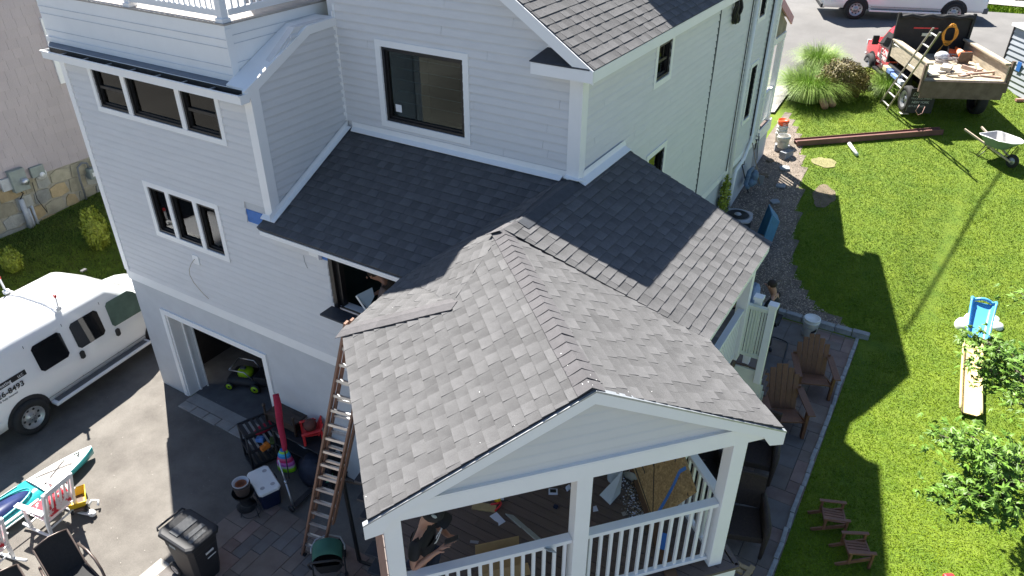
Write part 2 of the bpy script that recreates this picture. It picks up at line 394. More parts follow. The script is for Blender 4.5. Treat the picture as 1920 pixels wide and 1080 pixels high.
def verge(r_, k):
    x = r_.uniform(-9, 5, k); y = r_.uniform(36.3, 39.1, k); return [(X, Y, gz(X, Y) - .004) for X, Y in zip(x, y) if Y > 36.3 + .2 * max(0, X + 6) and not (-5.2 < X < -1 and False)]
blades('verge_grass', 'sunlit grass verge across the street behind the white van', 16000, verge, 3, m=m_blade, wdt=.02, h=(.05, .12))
# ------------------------------------------------------------------ the house
HB = (-8.5, 9.0, 0.0)
house = thing('house', 'pale grey sided house with white trim, black framed windows and grey shingle roofs under renovation', 'house', HB, world=True)
def hp(name, mb, m, parent=None, **k): return obj(name, mb, m, parent=house, **k) if parent is None else obj(name, mb, m, parent=parent, loc=(0, 0, 0), **k)
def grid_wall(mb, O, U, N, u0, u1, z0, z1, holes, th=.12, clip=None):
    """solid wall made of rectangles around its openings; front face at offset 0"""
    us = sorted({u0, u1} | {h[0] for h in holes} | {h[1] for h in holes}); zs = sorted({z0, z1} | {h[2] for h in holes} | {h[3] for h in holes})
    for a, b in zip(us, us[1:]):
        for c, d in zip(zs, zs[1:]):
            if a < u0 - 1e-6 or b > u1 + 1e-6 or c < z0 - 1e-6 or d > z1 + 1e-6: continue
            mu, mz = (a + b) / 2, (c + d) / 2
            if any(h[0] < mu < h[1] and h[2] < mz < h[3] for h in holes): continue
            P = [O + U * a + Vector((0, 0, c)), O + U * b + Vector((0, 0, c)), O + U * b + Vector((0, 0, d)), O + U * a + Vector((0, 0, d))]
            mb.prism(P, -N * th)
def siding(parent, O, U, N, iv, z0, z1, holes, m, cour=.127, split=0, seed=0, joints=()):
    """one object per vinyl course (or per length of it between joints)"""
    r_ = random.Random(seed); z = z0; n = 0
    while z < z1 - .02:
        zt = min(z + cour, z1); segs = []
        for (a0, b0), (a1, b1) in [(iv(z), iv(zt))]:
            segs = [(a0, b0, a1, b1)]
        for h in holes:
            if h[3] > z + .03 and h[2] < zt - .03:
                ns = []
                for a0, b0, a1, b1 in segs:
                    if h[1] <= min(a0, a1) or h[0] >= max(b0, b1): ns.append((a0, b0, a1, b1)); continue
                    if h[0] > max(a0, a1): ns.append((a0, h[0], a1, h[0]))
                    if h[1] < min(b0, b1): ns.append((h[1], b0, h[1], b1))
                segs = ns
        cuts = list(joints) + ([r_.uniform(*(min(s[0] for s in segs), max(s[1] for s in segs))) for _ in range(split)] if segs and r_.random() < .75 else [])
        for c in cuts:
            ns = []
            for a0, b0, a1, b1 in segs:
                if max(a0, a1) + .15 < c < min(b0, b1) - .15: ns += [(a0, c - .002, a1, c - .002), (c + .002, b0, c + .002, b1)]
                else: ns.append((a0, b0, a1, b1))
            segs = ns
        for a0, b0, a1, b1 in segs:
            if max(b0 - a0, b1 - a1) < .03: continue
            b0 = max(b0, a0 + .004); b1 = max(b1, a1 + .004)
            mb = MB(); j = r_.uniform(-.0015, .0015)
            def q(u, zz, nn): return O + U * u + Vector((0, 0, zz)) + N * nn
            zm = z + (zt - z) * .66
            f = lambda t, lo, hi: lo + (hi - lo) * t
            vs = [q(a0, z, .002), q(b0, z, .002), q(b0, z, .034 + j), q(a0, z, .034 + j), q(f(.66, a0, a1), zm, .021 + j), q(f(.66, b0, b1), zm, .021 + j), q(b1, zt, .004), q(a1, zt, .004), q(a1, zt, -.002), q(b1, zt, -.002)]
            mb.add(vs, [(0, 3, 2, 1), (3, 4, 5, 2), (4, 7, 6, 5), (7, 8, 9, 6), (0, 8, 7, 4, 3), (1, 2, 5, 6, 9)])
            obj('siding_board', mb, m, parent=parent, loc=(0, 0, 0), fix=False); n += 1
        z = zt
    return n
VX, VY, VZ = Vector((1, 0, 0)), Vector((0, 1, 0)), Vector((0, 0, 1))
def window(parent, O, U, N, u0, u1, z0, z1, sashes, trim=.1, kind='slider', cill=True, curtain=False, reveal=.34):
    """white casing, black sashes, glass, dark room behind; u0..z1 outer casing"""
    T = MB(); q = lambda u, z, n: O + U * u + VZ * z + N * n
    def rect(mb, a, b, c, d, n0, n1): mb.prism([q(a, c, n0), q(b, c, n0), q(b, d, n0), q(a, d, n0)], N * (n1 - n0))
    rect(T, u0, u1, z1 - trim, z1, 0, .04); rect(T, u0, u1, z0, z0 + trim, 0, .043)
    rect(T, u0, u0 + trim, z0 + trim, z1 - trim, 0, .04); rect(T, u1 - trim, u1, z0 + trim, z1 - trim, 0, .04)
    for (a, b), (c, d) in zip([s[:2] for s in sashes], [s[:2] for s in sashes][1:]): rect(T, b, c, z0 + trim, z1 - trim, 0, .038)
    wn_ = obj('window_frame', T, m_trim, parent=parent, loc=(0, 0, 0))
    for s in sashes:
        a, b = s[:2]; k = s[2] if len(s) > 2 else 'one'; F = MB(); fw = .045; zb, zt = z0 + trim, z1 - trim
        rect(F, a, b, zt - fw, zt, -.07, .015); rect(F, a, b, zb, zb + fw, -.07, .018); rect(F, a, a + fw, zb + fw, zt - fw, -.07, .015); rect(F, b - fw, b, zb + fw, zt - fw, -.07, .015)
        fw2 = .03
        rect(F, a + fw, b - fw, zt - fw - fw2, zt - fw, -.075, -.02); rect(F, a + fw, b - fw, zb + fw, zb + fw + fw2, -.075, -.02)
        rect(F, a + fw, a + fw + fw2, zb + fw + fw2, zt - fw - fw2, -.075, -.02); rect(F, b - fw - fw2, b - fw, zb + fw + fw2, zt - fw - fw2, -.075, -.02)
        if k == 'hung': rect(F, a + fw + fw2, b - fw - fw2, (zb + zt) / 2 - .025, (zb + zt) / 2 + .025, -.076, -.012)
        if k == 'grid':
            for t in (.36, .66): rect(F, lerp(a, b, t) - .009, lerp(a, b, t) + .009, (zb + zt) / 2, zt - fw, -.07, -.03)
            rect(F, a + fw, b - fw, (zb + zt) / 2 - .025, (zb + zt) / 2 + .02, -.076, -.012)
        obj('window_sash', F, m_black, parent=parent, loc=(0, 0, 0))
        Pn = MB(); rect(Pn, a + fw + fw2 - .005, b - fw - fw2 + .005, zb + fw + fw2 - .005, zt - fw - fw2 + .005, -.05, -.047)
        obj('window_pane', Pn, m_glass, parent=parent, loc=(0, 0, 0), fix=False)
        if curtain:
            Cn = MB(); rect(Cn, a - .085, a + .045, zb + .02, zt - .02, -.165, -.15); obj('jamb_board', Cn, m_curt, parent=parent, loc=(0, 0, 0))
    # room behind: open box
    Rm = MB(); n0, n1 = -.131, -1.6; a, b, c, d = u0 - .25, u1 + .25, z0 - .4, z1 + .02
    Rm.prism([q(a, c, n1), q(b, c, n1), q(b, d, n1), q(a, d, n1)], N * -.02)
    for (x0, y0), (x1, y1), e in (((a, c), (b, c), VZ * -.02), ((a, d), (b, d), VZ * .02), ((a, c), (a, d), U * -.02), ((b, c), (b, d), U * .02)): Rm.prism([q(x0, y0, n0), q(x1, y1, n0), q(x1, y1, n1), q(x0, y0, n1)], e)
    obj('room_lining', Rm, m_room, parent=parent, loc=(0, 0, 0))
    return wn_
# --- rear wall of the left wing (plane y = 7.16)
YW = 7.16; XL = -13.53; XP = -8.80
OA = Vector((0, YW, 0)); NA = Vector((0, -1, 0))
hA = [(-12.02, -10.17, 4.24, 5.21), (-12.70, -9.59, 6.50, 7.29), (-7.66, -6.12, 4.12, 5.06), (-12.66, -9.83, 0, 2.17)]
mb = MB(); grid_wall(mb, OA, VX, NA, XL, XP, 0, 7.33, [h for h in hA], th=.13)
wallA = hp('wall', mb, m_garwall)
mb = MB(); grid_wall(mb, OA, VX, NA, XP + .001, -5.95, 0, 5.3, hA, th=.13); hp('wall', mb, m_garwall)
siding(wallA, OA, VX, NA, lambda z: (XL + .09, (-8.92 if z > 5.3 else (-7.72 if z > 4.1 else -6.1))), 2.98, 7.30, [(-12.0, -10.19, 4.26, 5.19), (-12.68, -9.61, 6.52, 7.3), (-9.42, -8.6, 5.13, 5.5), (-7.84, -7.6, 4.98, 5.2)], m_side, seed=1)
mb = MB(); mb.b2((XL - .01, YW - .035, 2.78), (-6.0, YW + .001, 2.98)); hp('band_board', mb, m_trim)
mb = MB(); mb.b2((XL - .012, YW - .04, 2.981), (XL + .10, YW + .001, 7.30)); mb.b2((XL - .04, YW - .04, 2.981), (XL - .0121, YW + .10, 7.30)); hp('corner_board', mb, m_trim)
hp('blue_house_wrap', MB().b2((-9.42, YW - .008, 5.14), (-8.80, YW - .001, 5.37)), m_wrap); hp('blue_house_wrap', MB().b2((-7.83, YW - .008, 4.90), (-7.64, YW - .001, 5.10)), m_wrap)
window(wallA, OA, VX, NA, -12.09, -10.10, 4.17, 5.28, [(-11.99, -11.51), (-11.41, -10.78), (-10.68, -10.20)], curtain=True)
window(wallA, OA, VX, NA, -12.78, -9.51, 6.43, 7.31, [(-12.69, -11.90, 'hung'), (-11.79, -10.53), (-10.42, -9.62, 'hung')], curtain=True, trim=.09)
# garage opening
mb = MB(); gq = lambda u, z: Vector((u, YW, z))
mb.b2((-12.77, YW - .03, 2.17), (-9.72, YW + .001, 2.29)); mb.b2((-12.77, YW - .03, 0.012), (-12.655, YW + .001, 2.17)); mb.b2((-9.835, YW - .03, 0.012), (-9.72, YW + .001, 2.17))
mb.b2((-12.655, YW + .002, .012), (-12.62, YW + .46, 2.17)); mb.b2((-9.87, YW + .002, .012), (-9.835, YW + .46, 2.17)); mb.b2((-12.62, YW + .002, 2.135), (-9.87, YW + .46, 2.169))
mb.b2((-12.62, YW + .26, .012), (-12.585, YW + .30, 2.135)); mb.b2((-12.585, YW + .42, .012), (-12.56, YW + .45, 2.135))
hp('garage_door_frame', mb, m_trim)
mb = MB(); mb.b2((-13.3, YW + .131, 0.0), (-9.0, 12.0, .02)); hp('garage_floor', mb, M('garage_slab', (.12, .12, .125), .8, .2, 3))
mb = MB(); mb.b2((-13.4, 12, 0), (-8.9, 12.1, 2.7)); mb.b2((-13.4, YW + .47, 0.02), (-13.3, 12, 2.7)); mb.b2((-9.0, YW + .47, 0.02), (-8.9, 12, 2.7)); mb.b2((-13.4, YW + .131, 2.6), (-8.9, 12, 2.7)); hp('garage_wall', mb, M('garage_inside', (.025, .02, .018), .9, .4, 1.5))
rr = random.Random(8)
mb = MB(); mb.b2((-12.6, YW - .14, -.02), (-9.85, YW + .13, .012)); sill = hp('threshold', mb, m_conc)
for k in range(7):
    mb = MB(); L = .39; mb.box((-12.62 + (k + .5) * L + .05, YW - .26 + rr.uniform(-.01, .01), .012), (L - .02, .2, .05), rz=rr.uniform(-.03, .03)); obj('threshold_block', mb, m_conc, parent=sill, loc=(0, 0, 0), bevel=.01)
# junction box and wires on the wall
mb = MB(); mb.b2((-11.17, YW - .045, 3.84), (-11.0, YW - .02, 4.03)); jb = hp('junction_box', mb, m_trim, bevel=.006)
mb = MB(); mb.tube([(-11.10, YW - .05, 3.95), (-11.16, YW - .10, 3.86), (-11.24, YW - .12, 3.72), (-11.28, YW - .11, 3.58), (-11.25, YW - .09, 3.42), (-11.17, YW - .07, 3.30), (-11.08, YW - .06, 3.20), (-10.98, YW - .05, 3.13)], .0055, 5); obj('loose_wire', mb, M('tan_wire', (.45, .38, .28), .5), parent=jb, loc=(0, 0, 0))
mb = MB(); mb.b2((-8.06, YW - .06, 4.93), (-7.86, YW - .02, 5.08)); mb.b2((-7.86, YW - .08, 4.91), (-7.83, YW - .02, 5.10)); hp('light_mount', mb, m_trim, bevel=.004)
mb = MB(); mb.tube([(-8.22, YW - .03, 4.86), (-8.20, YW - .04, 4.74), (-8.17, YW - .03, 4.63)], .003, 4); hp('loose_wire', mb, m_black)
# kitchen opening with black frame and shelf
mb = MB(); mb.b2((-7.66, YW - .06, 4.05), (-7.58, YW + .12, 5.08)); mb.b2((-7.58, YW + .0, 4.05), (-7.5, YW + .10, 5.08)); mb.b2((-7.58, YW - .02, 4.05), (-6.2, YW + .12, 4.11)); hp('pass_window_frame', mb, m_black)
mb = MB(); mb.prism([(-7.72, YW - .34, 4.06), (-6.0, YW - .34, 4.06), (-6.0, YW - .061, 4.06), (-7.72, YW - .061, 4.06)], (0, 0, .035)); hp('serving_shelf', mb, m_felt, bevel=.01)
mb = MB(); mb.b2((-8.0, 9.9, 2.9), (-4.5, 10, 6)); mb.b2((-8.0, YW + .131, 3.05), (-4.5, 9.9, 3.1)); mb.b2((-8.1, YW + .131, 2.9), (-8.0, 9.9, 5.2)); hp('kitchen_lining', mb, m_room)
# --- side wall of the left wing (plane x = -8.80), above the low roof
OB = Vector((XP, 0, 0)); NB = Vector((1, 0, 0))
mb = MB(); mb.prism([(XP, 7.16, 5.2), (XP, 9.17, 5.2), (XP, 9.17, 8.1), (XP, 8.2, 8.1), (XP, 7.16, 7.4)], (-.12, 0, 0)); wallB = hp('wall', mb, m_side)
def ivB(z):
    a = 7.28; b = 9.02
    if z < 6.31: b = max(a + .02, min(b, 7.1 + (z - 5.37) / .48 + .06))
    if z > 7.42: a = min(8.9, 7.28 + (z - 7.42) / .72)
    return (a, b)
siding(wallB, OB, VY, NB, ivB, 5.43, 8.02, [], m_side, seed=2)
mb = MB(); mb.b2((XP - .12, YW - .045, 5.40), (XP + .0, YW - .001, 7.34)); mb.b2((XP + .0005, YW - .045, 5.37), (XP + .045, YW + .13, 7.42)); hp('corner_board', mb, m_trim)
# rake and eave trim of the deck box over it
mb = MB()
mb.prism([(XP + .001, 7.02, 7.28), (XP + .001, 8.44, 7.96), (XP + .001, 9.04, 7.98), (XP + .001, 9.04, 8.10), (XP + .001, 8.40, 8.08), (XP + .001, 7.02, 7.44)], (.05, 0, 0))
mb.prism([(-9.19, 7.08, 7.44), (-9.19, 8.40, 8.06), (-8.75, 8.40, 8.06), (-8.75, 7.08, 7.42)], (0, 0, .025)); mb.prism([(-9.19, 8.401, 8.06), (-9.19, 9.04, 8.08), (-8.75, 9.04, 8.08), (-8.75, 8.401, 8.06)], (0, 0, .025)); hp('rake_board', mb, m_trim)
# --- roof deck: white parapet box, decking, railing, gutter
BXr = -9.20; BXl = -13.92; BY = 7.25; BZ0, BZ1 = 7.455, 8.255
mb = MB(); mb.b2((BXl, BY + .0, BZ0), (BXr, BY + .05, BZ1)); mb.b2((BXr - .05, BY + .051, BZ0), (BXr, 9.9, BZ1)); mb.b2((BXl, BY + .051, BZ0), (BXl + .05, 12, BZ1)); par = hp('parapet', mb, m_trim)
mb = MB()
for zz in (7.66, 7.93, 8.05):
    mb.b2((BXl - .002, BY - .008, zz), (BXr + .008, BY - .0005, zz + .009)); mb.b2((BXr + .0005, BY - .008, zz + .05), (BXr + .008, 9.04, zz + .058))
mb.b2((BXr + .0005, BY + .10, 7.62), (BXr + .008, BY + .108, 7.9)); obj('panel_joint', mb, M('joint_shade', (.6, .62, .65), .6), parent=par, loc=(0, 0, 0))
mb = MB(); mb.b2((BXl - .02, BY - .02, BZ0 - .0), (BXr + .012, BY - .009, BZ0 + .09)); mb.b2((BXr + .0125, BY - .02, BZ0), (BXr + .02, BY + .10, BZ1 - .05)); obj('panel_trim', mb, m_trim, parent=par, loc=(0, 0, 0))
m_dk = M('pale_decking', (.42, .38, .34), .6, .1, 4, rv=.1); m_dk2 = M('deck_fascia', (.10, .07, .06), .6, .1, 6)
mb = MB(); mb.b2((BXl + .06, BY + .06, BZ1 - .04), (BXr - .06, 12, BZ1 - .005)); rd = hp('roof_deck', mb, m_dk2)
for k in range(18):
    mb = MB(); mb.b2((BXl + .02, BY - .012 + k * .142, BZ1 - .0), (BXr + .012, BY - .012 + k * .142 + .134, BZ1 + .024)); obj('deck_board', mb, m_dk, parent=rd, loc=(0, 0, 0))
rl = MB(); zt = BZ1 + .10
def rail_run(mb, p, q, z0, z1, sp=.115, post=None):
    p = Vector(p); q = Vector(q); d = (q - p); L = d.length; d.normalize(); n = int(L / sp)
    return [p + d * (L * (k + .5) / n) for k in range(n)]
rail = hp('railing', MB().b2((BXl + .12, BY + .06, zt), (BXr - .16, BY + .11, zt + .09)).b2((BXl + .12, BY + .04, zt + .92), (BXr - .16, BY + .13, zt + .97)).b2((BXr - .12, BY + .17, zt), (BXr - .07, 9.04, zt + .09)).b2((BXr - .14, BY + .17, zt + .92), (BXr - .05, 9.04, zt + .97)), m_deckw)
def baluster(parent, p, z0, z1, s=.034, m=m_deckw, rz=0):
    mb = MB(); mb.box((p[0], p[1], (z0 + z1) / 2), (s, s, z1 - z0), rz=rz); return obj('baluster', mb, m, parent=parent, loc=(0, 0, 0), fix=False)
for k in range(37):
    x = BXl + .25 + k * .12
    if abs(x + 11.42) > .12: baluster(rail, (x, BY + .085), zt + .09, zt + .92)
for k in range(14): baluster(rail, (BXr - .095, BY + .27 + k * .12), zt + .09, zt + .92)
for x in (BXr - .10, -11.42, BXl + .1):
    mb = MB(); mb.box((x, BY + .085, BZ1 + .53), (.115, .115, 1.0)); mb.box((x, BY + .085, BZ1 + .055), (.155, .155, .06)); obj('rail_post', mb, m_deckw, parent=rail, loc=(0, 0, 0), bevel=.004)
# gutter
mb = MB(); gx0, gx1 = -13.66, -8.74; gy0, gy1 = 6.92, 7.075
mb.b2((gx0, gy0, 7.27), (gx1, gy0 + .012, 7.405)); mb.b2((gx0, gy0 + .012, 7.27), (gx1, gy1, 7.282)); mb.b2((gx0, gy1, 7.27), (gx1, gy1 + .012, 7.43)); mb.b2((gx0, gy0 + .012, 7.282), (gx0 + .012, gy1, 7.40)); mb.b2((gx1 - .012, gy0 + .012, 7.282), (gx1, gy1, 7.40))
mb.b2((gx0, gy0 - .022, 7.385), (gx1, gy0 - .0005, 7.405)); mb.b2((XL - .05, gy1 + .0125, 7.30), (XP - .1, YW - .0455, 7.40)); gut = hp('gutter', mb, m_trim)
mb = MB(); mb.b2((gx0 + .013, gy0 + .013, 7.283), (gx1 - .013, gy1 - .008, 7.295)); mb.b2((gx0 + .013, gy1 - .007, 7.283), (gx1 - .013, gy1 - .001, 7.425)); obj('gutter_shade_liner', mb, M('painted_trough_shade', (.03, .028, .026), .5, .4, 20), parent=gut, loc=(0, 0, 0))  # dark liners put the shade inside the trough into colour
for k in range(8):
    mb = MB(); mb.box((gx0 + .5 + k * .62, (gy0 + gy1) / 2, 7.385), (.025, .16, .012)); obj('gutter_bracket', mb, m_galv, parent=gut, loc=(0, 0, 0))
mb = MB(); mb.prism([(-13.7, 7.09, 7.432), (-9.02, 7.09, 7.432), (-9.02, BY - .001, 7.452), (-13.9, BY - .001, 7.452)], (0, 0, -.02)); hp('drip_edge', mb, M('slate_metal', (.16, .18, .21), .6))
mb = MB(); mb.b2((-11.3, 9.25, 8.3), (-8.95, 11.2, 12.6)); hp('deck_shade_block', mb, m_side)  # added unseen block that keeps sun off the deck trim
# --- main rear wall (plane y = 9.05)
YM = 9.05; XR = -4.40; OC = Vector((0, YM, 0)); NC = Vector((0, -1, 0)); RS = .65; XE = -4.10; ZE = 8.0; XRIDGE = -6.58; ZRIDGE = ZE + RS * (XE - XRIDGE)
hC = [(-7.9, -6.31, 6.56, 7.80)]
mb = MB(); grid_wall(mb, OC, VX, NC, -8.92, XR - .01, 6.0, 7.82, hC, th=.13)
mb.prism([(-8.92, YM, 7.821), (XR - .01, YM, 7.821), (XRIDGE, YM, ZRIDGE - .15), (-8.92, YM, ZRIDGE - .1)], (0, .13, 0)); wallC = hp('wall', mb, m_side)
def ivC(z):
    b = -4.55
    if z > 7.9: b = XE - (z - 7.9) / RS - .1
    return (-8.75, b)
siding(wallC, OC, VX, NC, ivC, 6.43, 9.3, [(-7.87, -6.34, 6.58, 7.78)], m_side, split=1, seed=5)
window(wallC, OC, VX, NC, -7.98, -6.23, 6.48, 7.87, [(-7.87, -6.34)], trim=.1)
mb = MB(); mb.b2((-7.72, YM + .035, 6.74), (-7.60, YM + .04, 6.86)); obj('window_sticker', mb, M('paper_white', (.8, .8, .8), .6), parent=wallC, loc=(0, 0, 0))
bl = MB()
for k in range(5): bl.b2((-7.78, YM + .20, 6.85 + k * .18), (-6.42, YM + .204, 6.856 + k * .18))
obj('window_line', bl, M('pale_blue_line', (.35, .5, .65), .5), parent=wallC, loc=(0, 0, 0))  # thin pale blue lines across the window, behind the pane
mb = MB(); mb.b2((-4.555, YM - .045, 6.27), (-4.4, YM - .001, 7.83)); mb.b2((-4.3995, YM - .045, 6.27), (-4.355, YM + .14, 7.83)); hp('corner_board', mb, m_trim)
mb = MB(); mb.b2((-8.79, YM - .03, 6.42), (-8.75, YM - .001, 8.3)); mb.b2((-8.798, YM - .06, 6.42), (-8.775, YM - .031, 8.2)); hp('corner_channel', mb, m_trim)
# --- long right wall (plane x = -4.40)
OD = Vector((XR, 0, 0)); ND = Vector((1, 0, 0)); YF = 20.0
hD = [(11.76, 12.40, 7.02, 7.66), (11.80, 12.60, 4.6, 5.66), (18.10, 18.60, 4.46, 5.80), (17.95, 18.45, 6.92, 7.9)]
mb = MB(); grid_wall(mb, OD, VY, ND, 9.181, YF, 0, 7.95, hD, th=.13); wallD = hp('wall', mb, m_found)
mb = MB(); mb.b2((XR - .13, YF - .13, 0), (-8.8, YF, 7.95)); mb.b2((-8.93, 9.18, 0), (-8.801, YF, 7.95)); hp('wall', mb, m_side)
siding(wallD, OD, VY, ND, lambda z: (9.2, 14.93), 3.52, 7.86, [(11.78, 12.38, 7.04, 7.64), (11.82, 12.58, 4.62, 5.64)], m_side, split=2, seed=6)
siding(wallD, OD, VY, ND, lambda z: (15.02, 19.88), 3.52, 7.9, [(18.12, 18.58, 4.48, 5.78), (17.97, 18.43, 6.94, 7.9)], m_side, split=1, seed=7)
window(wallD, OD, VY, ND, 11.68, 12.48, 6.94, 7.74, [(11.78, 12.38, 'grid')]); window(wallD, OD, VY, ND, 11.72, 12.68, 4.5, 5.76, [(11.82, 12.58)])
window(wallD, OD, VY, ND, 18.02, 18.68, 4.38, 5.88, [(18.12, 18.58)]); window(wallD, OD, VY, ND, 17.87, 18.53, 6.84, 7.94, [(17.97, 18.43)])
mb = MB(); mb.b2((XR + .0005, 9.2, 3.34), (XR + .035, YF, 3.515)); hp('band_board', mb, m_trim)
mb = MB(); mb.b2((XR + .0005, 19.88, 3.516), (XR + .04, YF + .04, 7.9)); hp('corner_board', mb, m_trim)
mb = MB(); mb.b2((XR + .0005, 14.935, 3.3), (XR + .012, 15.015, 7.86)); mb.tube([(XR + .03, 14.975 + .02 * math.sin(k), 3.3 + k * .45) for k in range(11)], .011, 6); hp('open_siding_joint', mb, M('grey_joint', (.16, .17, .18), .7, .3, 20))
# downspouts
def pipe(pts, r, name='downspout', m=m_trim, parent=None):
    mb = MB(); mb.tube(pts, r, 8); return hp(name, mb, m)
pipe([(XR + .07, 17.45, 7.9), (XR + .07, 17.5, 5), (XR + .07, 17.5, 2.6)], .05)
pipe([(XR + .07, 19.15, 7.9), (XR + .07, 19.15, 3.7), (XR + .10, 18.6, 3.35), (XR + .10, 17.95, 3.25), (XR + .12, 17.8, 3.1), (XR + .12, 17.75, 2.3)], .045)
mb = MB(); mb.tube([(XR + .05, 19.1, 7.9), (XR + .05, 19.1, 3.8)], .014, 6); mb.tube([(XR + .05, 17.2, 7.9), (XR + .05, 17.2, 3.5)], .012, 6); hp('wall_cable', mb, m_iron)
coil = MB(); r_ = random.Random(2)
for k in range(7):
    a0 = r_.uniform(0, 6); rx, rz_ = .13 + r_.uniform(-.03, .03), .30 + r_.uniform(-.05, .05)
    coil.tube([(XR + .06 + .03 * math.sin(3 * t + a0) + .01 * k, 15.88 + rx * math.sin(t), 7.55 + rz_ * math.cos(t)) for t in np.linspace(0, 2 * PI, 20)], .022, 6)
hp('cable_coil', coil, m_iron)
# --- main roof
def slab(mb, poly, th=.05, mi=0):
    a, b, c = [Vector(p) for p in poly[:3]]; n = (b - a).cross(c - a).normalized()
    if n.z < 0: n = -n
    mb.prism([Vector(p) - n * th for p in poly], n * th, mi)
SH = []   # shingle fields
def field(parent, polys, eave, seed, expo=.143, step=1.0):
    if not isinstance(polys[0], list): polys = [polys]
    P = [Vector(p) for p in polys[0]]; n = (P[1] - P[0]).cross(P[2] - P[0]).normalized()
    if n.z < 0: n = -n
    u = Vector(eave); u = (u - n * u.dot(n)).normalized(); v = n.cross(u)
    if v.z < 0: u = -u; v = n.cross(u)
    O = P[0]; QS = []
    for PP in polys:
        Q = [((Vector(p) - O).dot(u), (Vector(p) - O).dot(v)) for p in PP]
        if sum(a[0] * b[1] - b[0] * a[1] for a, b in zip(Q, Q[1:] + Q[:1])) < 0: Q = Q[::-1]
        QS.append(Q)
    Q = [q for X in QS for q in X]
    r_ = random.Random(seed); u0, u1 = min(q[0] for q in Q), max(q[0] for q in Q); v0, v1 = min(q[1] for q in Q), max(q[1] for q in Q)
    out = []; row = 0; vv = v0
    def clip(S_, a, b):
        ex, ey = b[0] - a[0], b[1] - a[1]; side = lambda p: ex * (p[1] - a[1]) - ey * (p[0] - a[0]); o = []
        for i in range(len(S_)):
            p, q = S_[i], S_[(i + 1) % len(S_)]; sp, sq = side(p), side(q)
            if sp >= -1e-9: o.append(p)
            if (sp > 1e-9 and sq < -1e-9) or (sp < -1e-9 and sq > 1e-9):
                t = sp / (sp - sq); o.append((p[0] + (q[0] - p[0]) * t, p[1] + (q[1] - p[1]) * t))
        return o
    while vv < v1 - .004:
        x = u0 - r_.uniform(0, .3); high = r_.random() < .5; vt = vv + expo
        while x < u1:
            wd = r_.uniform(.14, .21) if high else r_.uniform(.11, .18)
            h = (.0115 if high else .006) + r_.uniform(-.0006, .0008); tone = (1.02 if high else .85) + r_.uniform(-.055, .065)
            for Q in QS:
                S_ = [(x, vv), (x + wd, vv), (x + wd, vt), (x, vt)]
                for a, b in zip(Q, Q[1:] + Q[:1]):
                    S_ = clip(S_, a, b)
                    if len(S_) < 3: break
                if len(S_) < 3: continue
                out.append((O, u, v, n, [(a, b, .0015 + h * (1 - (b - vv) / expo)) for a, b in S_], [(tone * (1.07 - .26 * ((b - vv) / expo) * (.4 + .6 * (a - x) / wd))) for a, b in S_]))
            x += wd + .0015; high = not high if r_.random() < .85 else high
        vv = vt; row += 1
    SH.append((parent, out, n))
def shingle_mesh(cells):
    vs = []; fs = []; cols = []
    for O, u, v, n, S_, T in cells:
        b = len(vs); k = len(S_)
        vs += [O + u * a + v * c + n * h for a, c, h in S_]; vs += [O + u * a + v * c - n * .004 for a, c, h in S_]
        fs.append([b + i for i in range(k)]); cols += T
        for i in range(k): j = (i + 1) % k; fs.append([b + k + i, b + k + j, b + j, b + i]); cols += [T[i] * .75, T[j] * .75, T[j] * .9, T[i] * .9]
    me = bpy.data.meshes.new('shingle'); me.from_pydata(vs, [], fs); at = me.color_attributes.new('tone', 'FLOAT_COLOR', 'CORNER')
    c = np.ones((len(cols), 4), np.float32); c[:, :3] = np.array(cols, np.float32)[:, None]; at.data.foreach_set('color', c.ravel()); me.update(); return me
mb = MB(); YB0 = 8.78; YB1 = 20.35
slab(mb, [(XE, YB0, ZE), (XE, YB1, ZE), (XRIDGE, YB1, ZRIDGE), (XRIDGE, YB0, ZRIDGE)], .06); slab(mb, [(-8.95, YB0, ZRIDGE), (-8.95, YB1, ZRIDGE), (XRIDGE - .001, YB1, ZRIDGE), (XRIDGE - .001, YB0, ZRIDGE)], .06)
roofM = hp('main_roof', mb, m_felt)
field(roofM, [(XE, YB0, ZE), (XE, 14.5, ZE), (-5.9, 14.5, ZE + RS * (XE + 5.9)), (-5.9, YB0, ZE + RS * (XE + 5.9))], VY, 11)
mb = MB(); slab(mb, [(-5.9, YB0, ZE + RS * 1.8 + .01), (-5.9, YB1, ZE + RS * 1.8 + .01), (XRIDGE, YB1, ZRIDGE + .01), (XRIDGE, YB0, ZRIDGE + .01)], .01); obj('shingle_field', mb, m_cap, parent=roofM, loc=(0, 0, 0))
mb = MB(); mb.b2((XE - .03, YB0, 7.83), (XE + .0, YB1, ZE - .012)); mb.b2((XR + .001, YB0 + .04, 7.83), (XE - .031, YB1, 7.85)); hp('fascia', mb, m_trim)
mb = MB()
mb.prism([(XE, YB0 - .025, ZE - .19), (XE, YB0 - .025, ZE - .012), (XRIDGE, YB0 - .025, ZRIDGE - .012), (XRIDGE, YB0 - .025, ZRIDGE - .20)], (0, .03, 0)); mb.prism([(XE - .02, YB0 + .006, ZE - .085), (XRIDGE, YB0 + .006, ZRIDGE - .085), (XRIDGE, YM, ZRIDGE - .085), (XE - .02, YM, ZE - .085)], (0, 0, -.02)); hp('rake_board', mb, m_trim)
mb = MB(); mb.b2((-5.03, YB0 - .03, 7.83), (XE - .0005, YB0 - .0255, 7.985)); mb.b2((-5.03, YB0 - .0254, 7.83), (-4.9, YM - .025, 7.985)); mb.b2((-4.9, YB0 + .01, 7.83), (XE - .05, YM - .03, 7.845)); hp('eave_return', mb, m_trim)
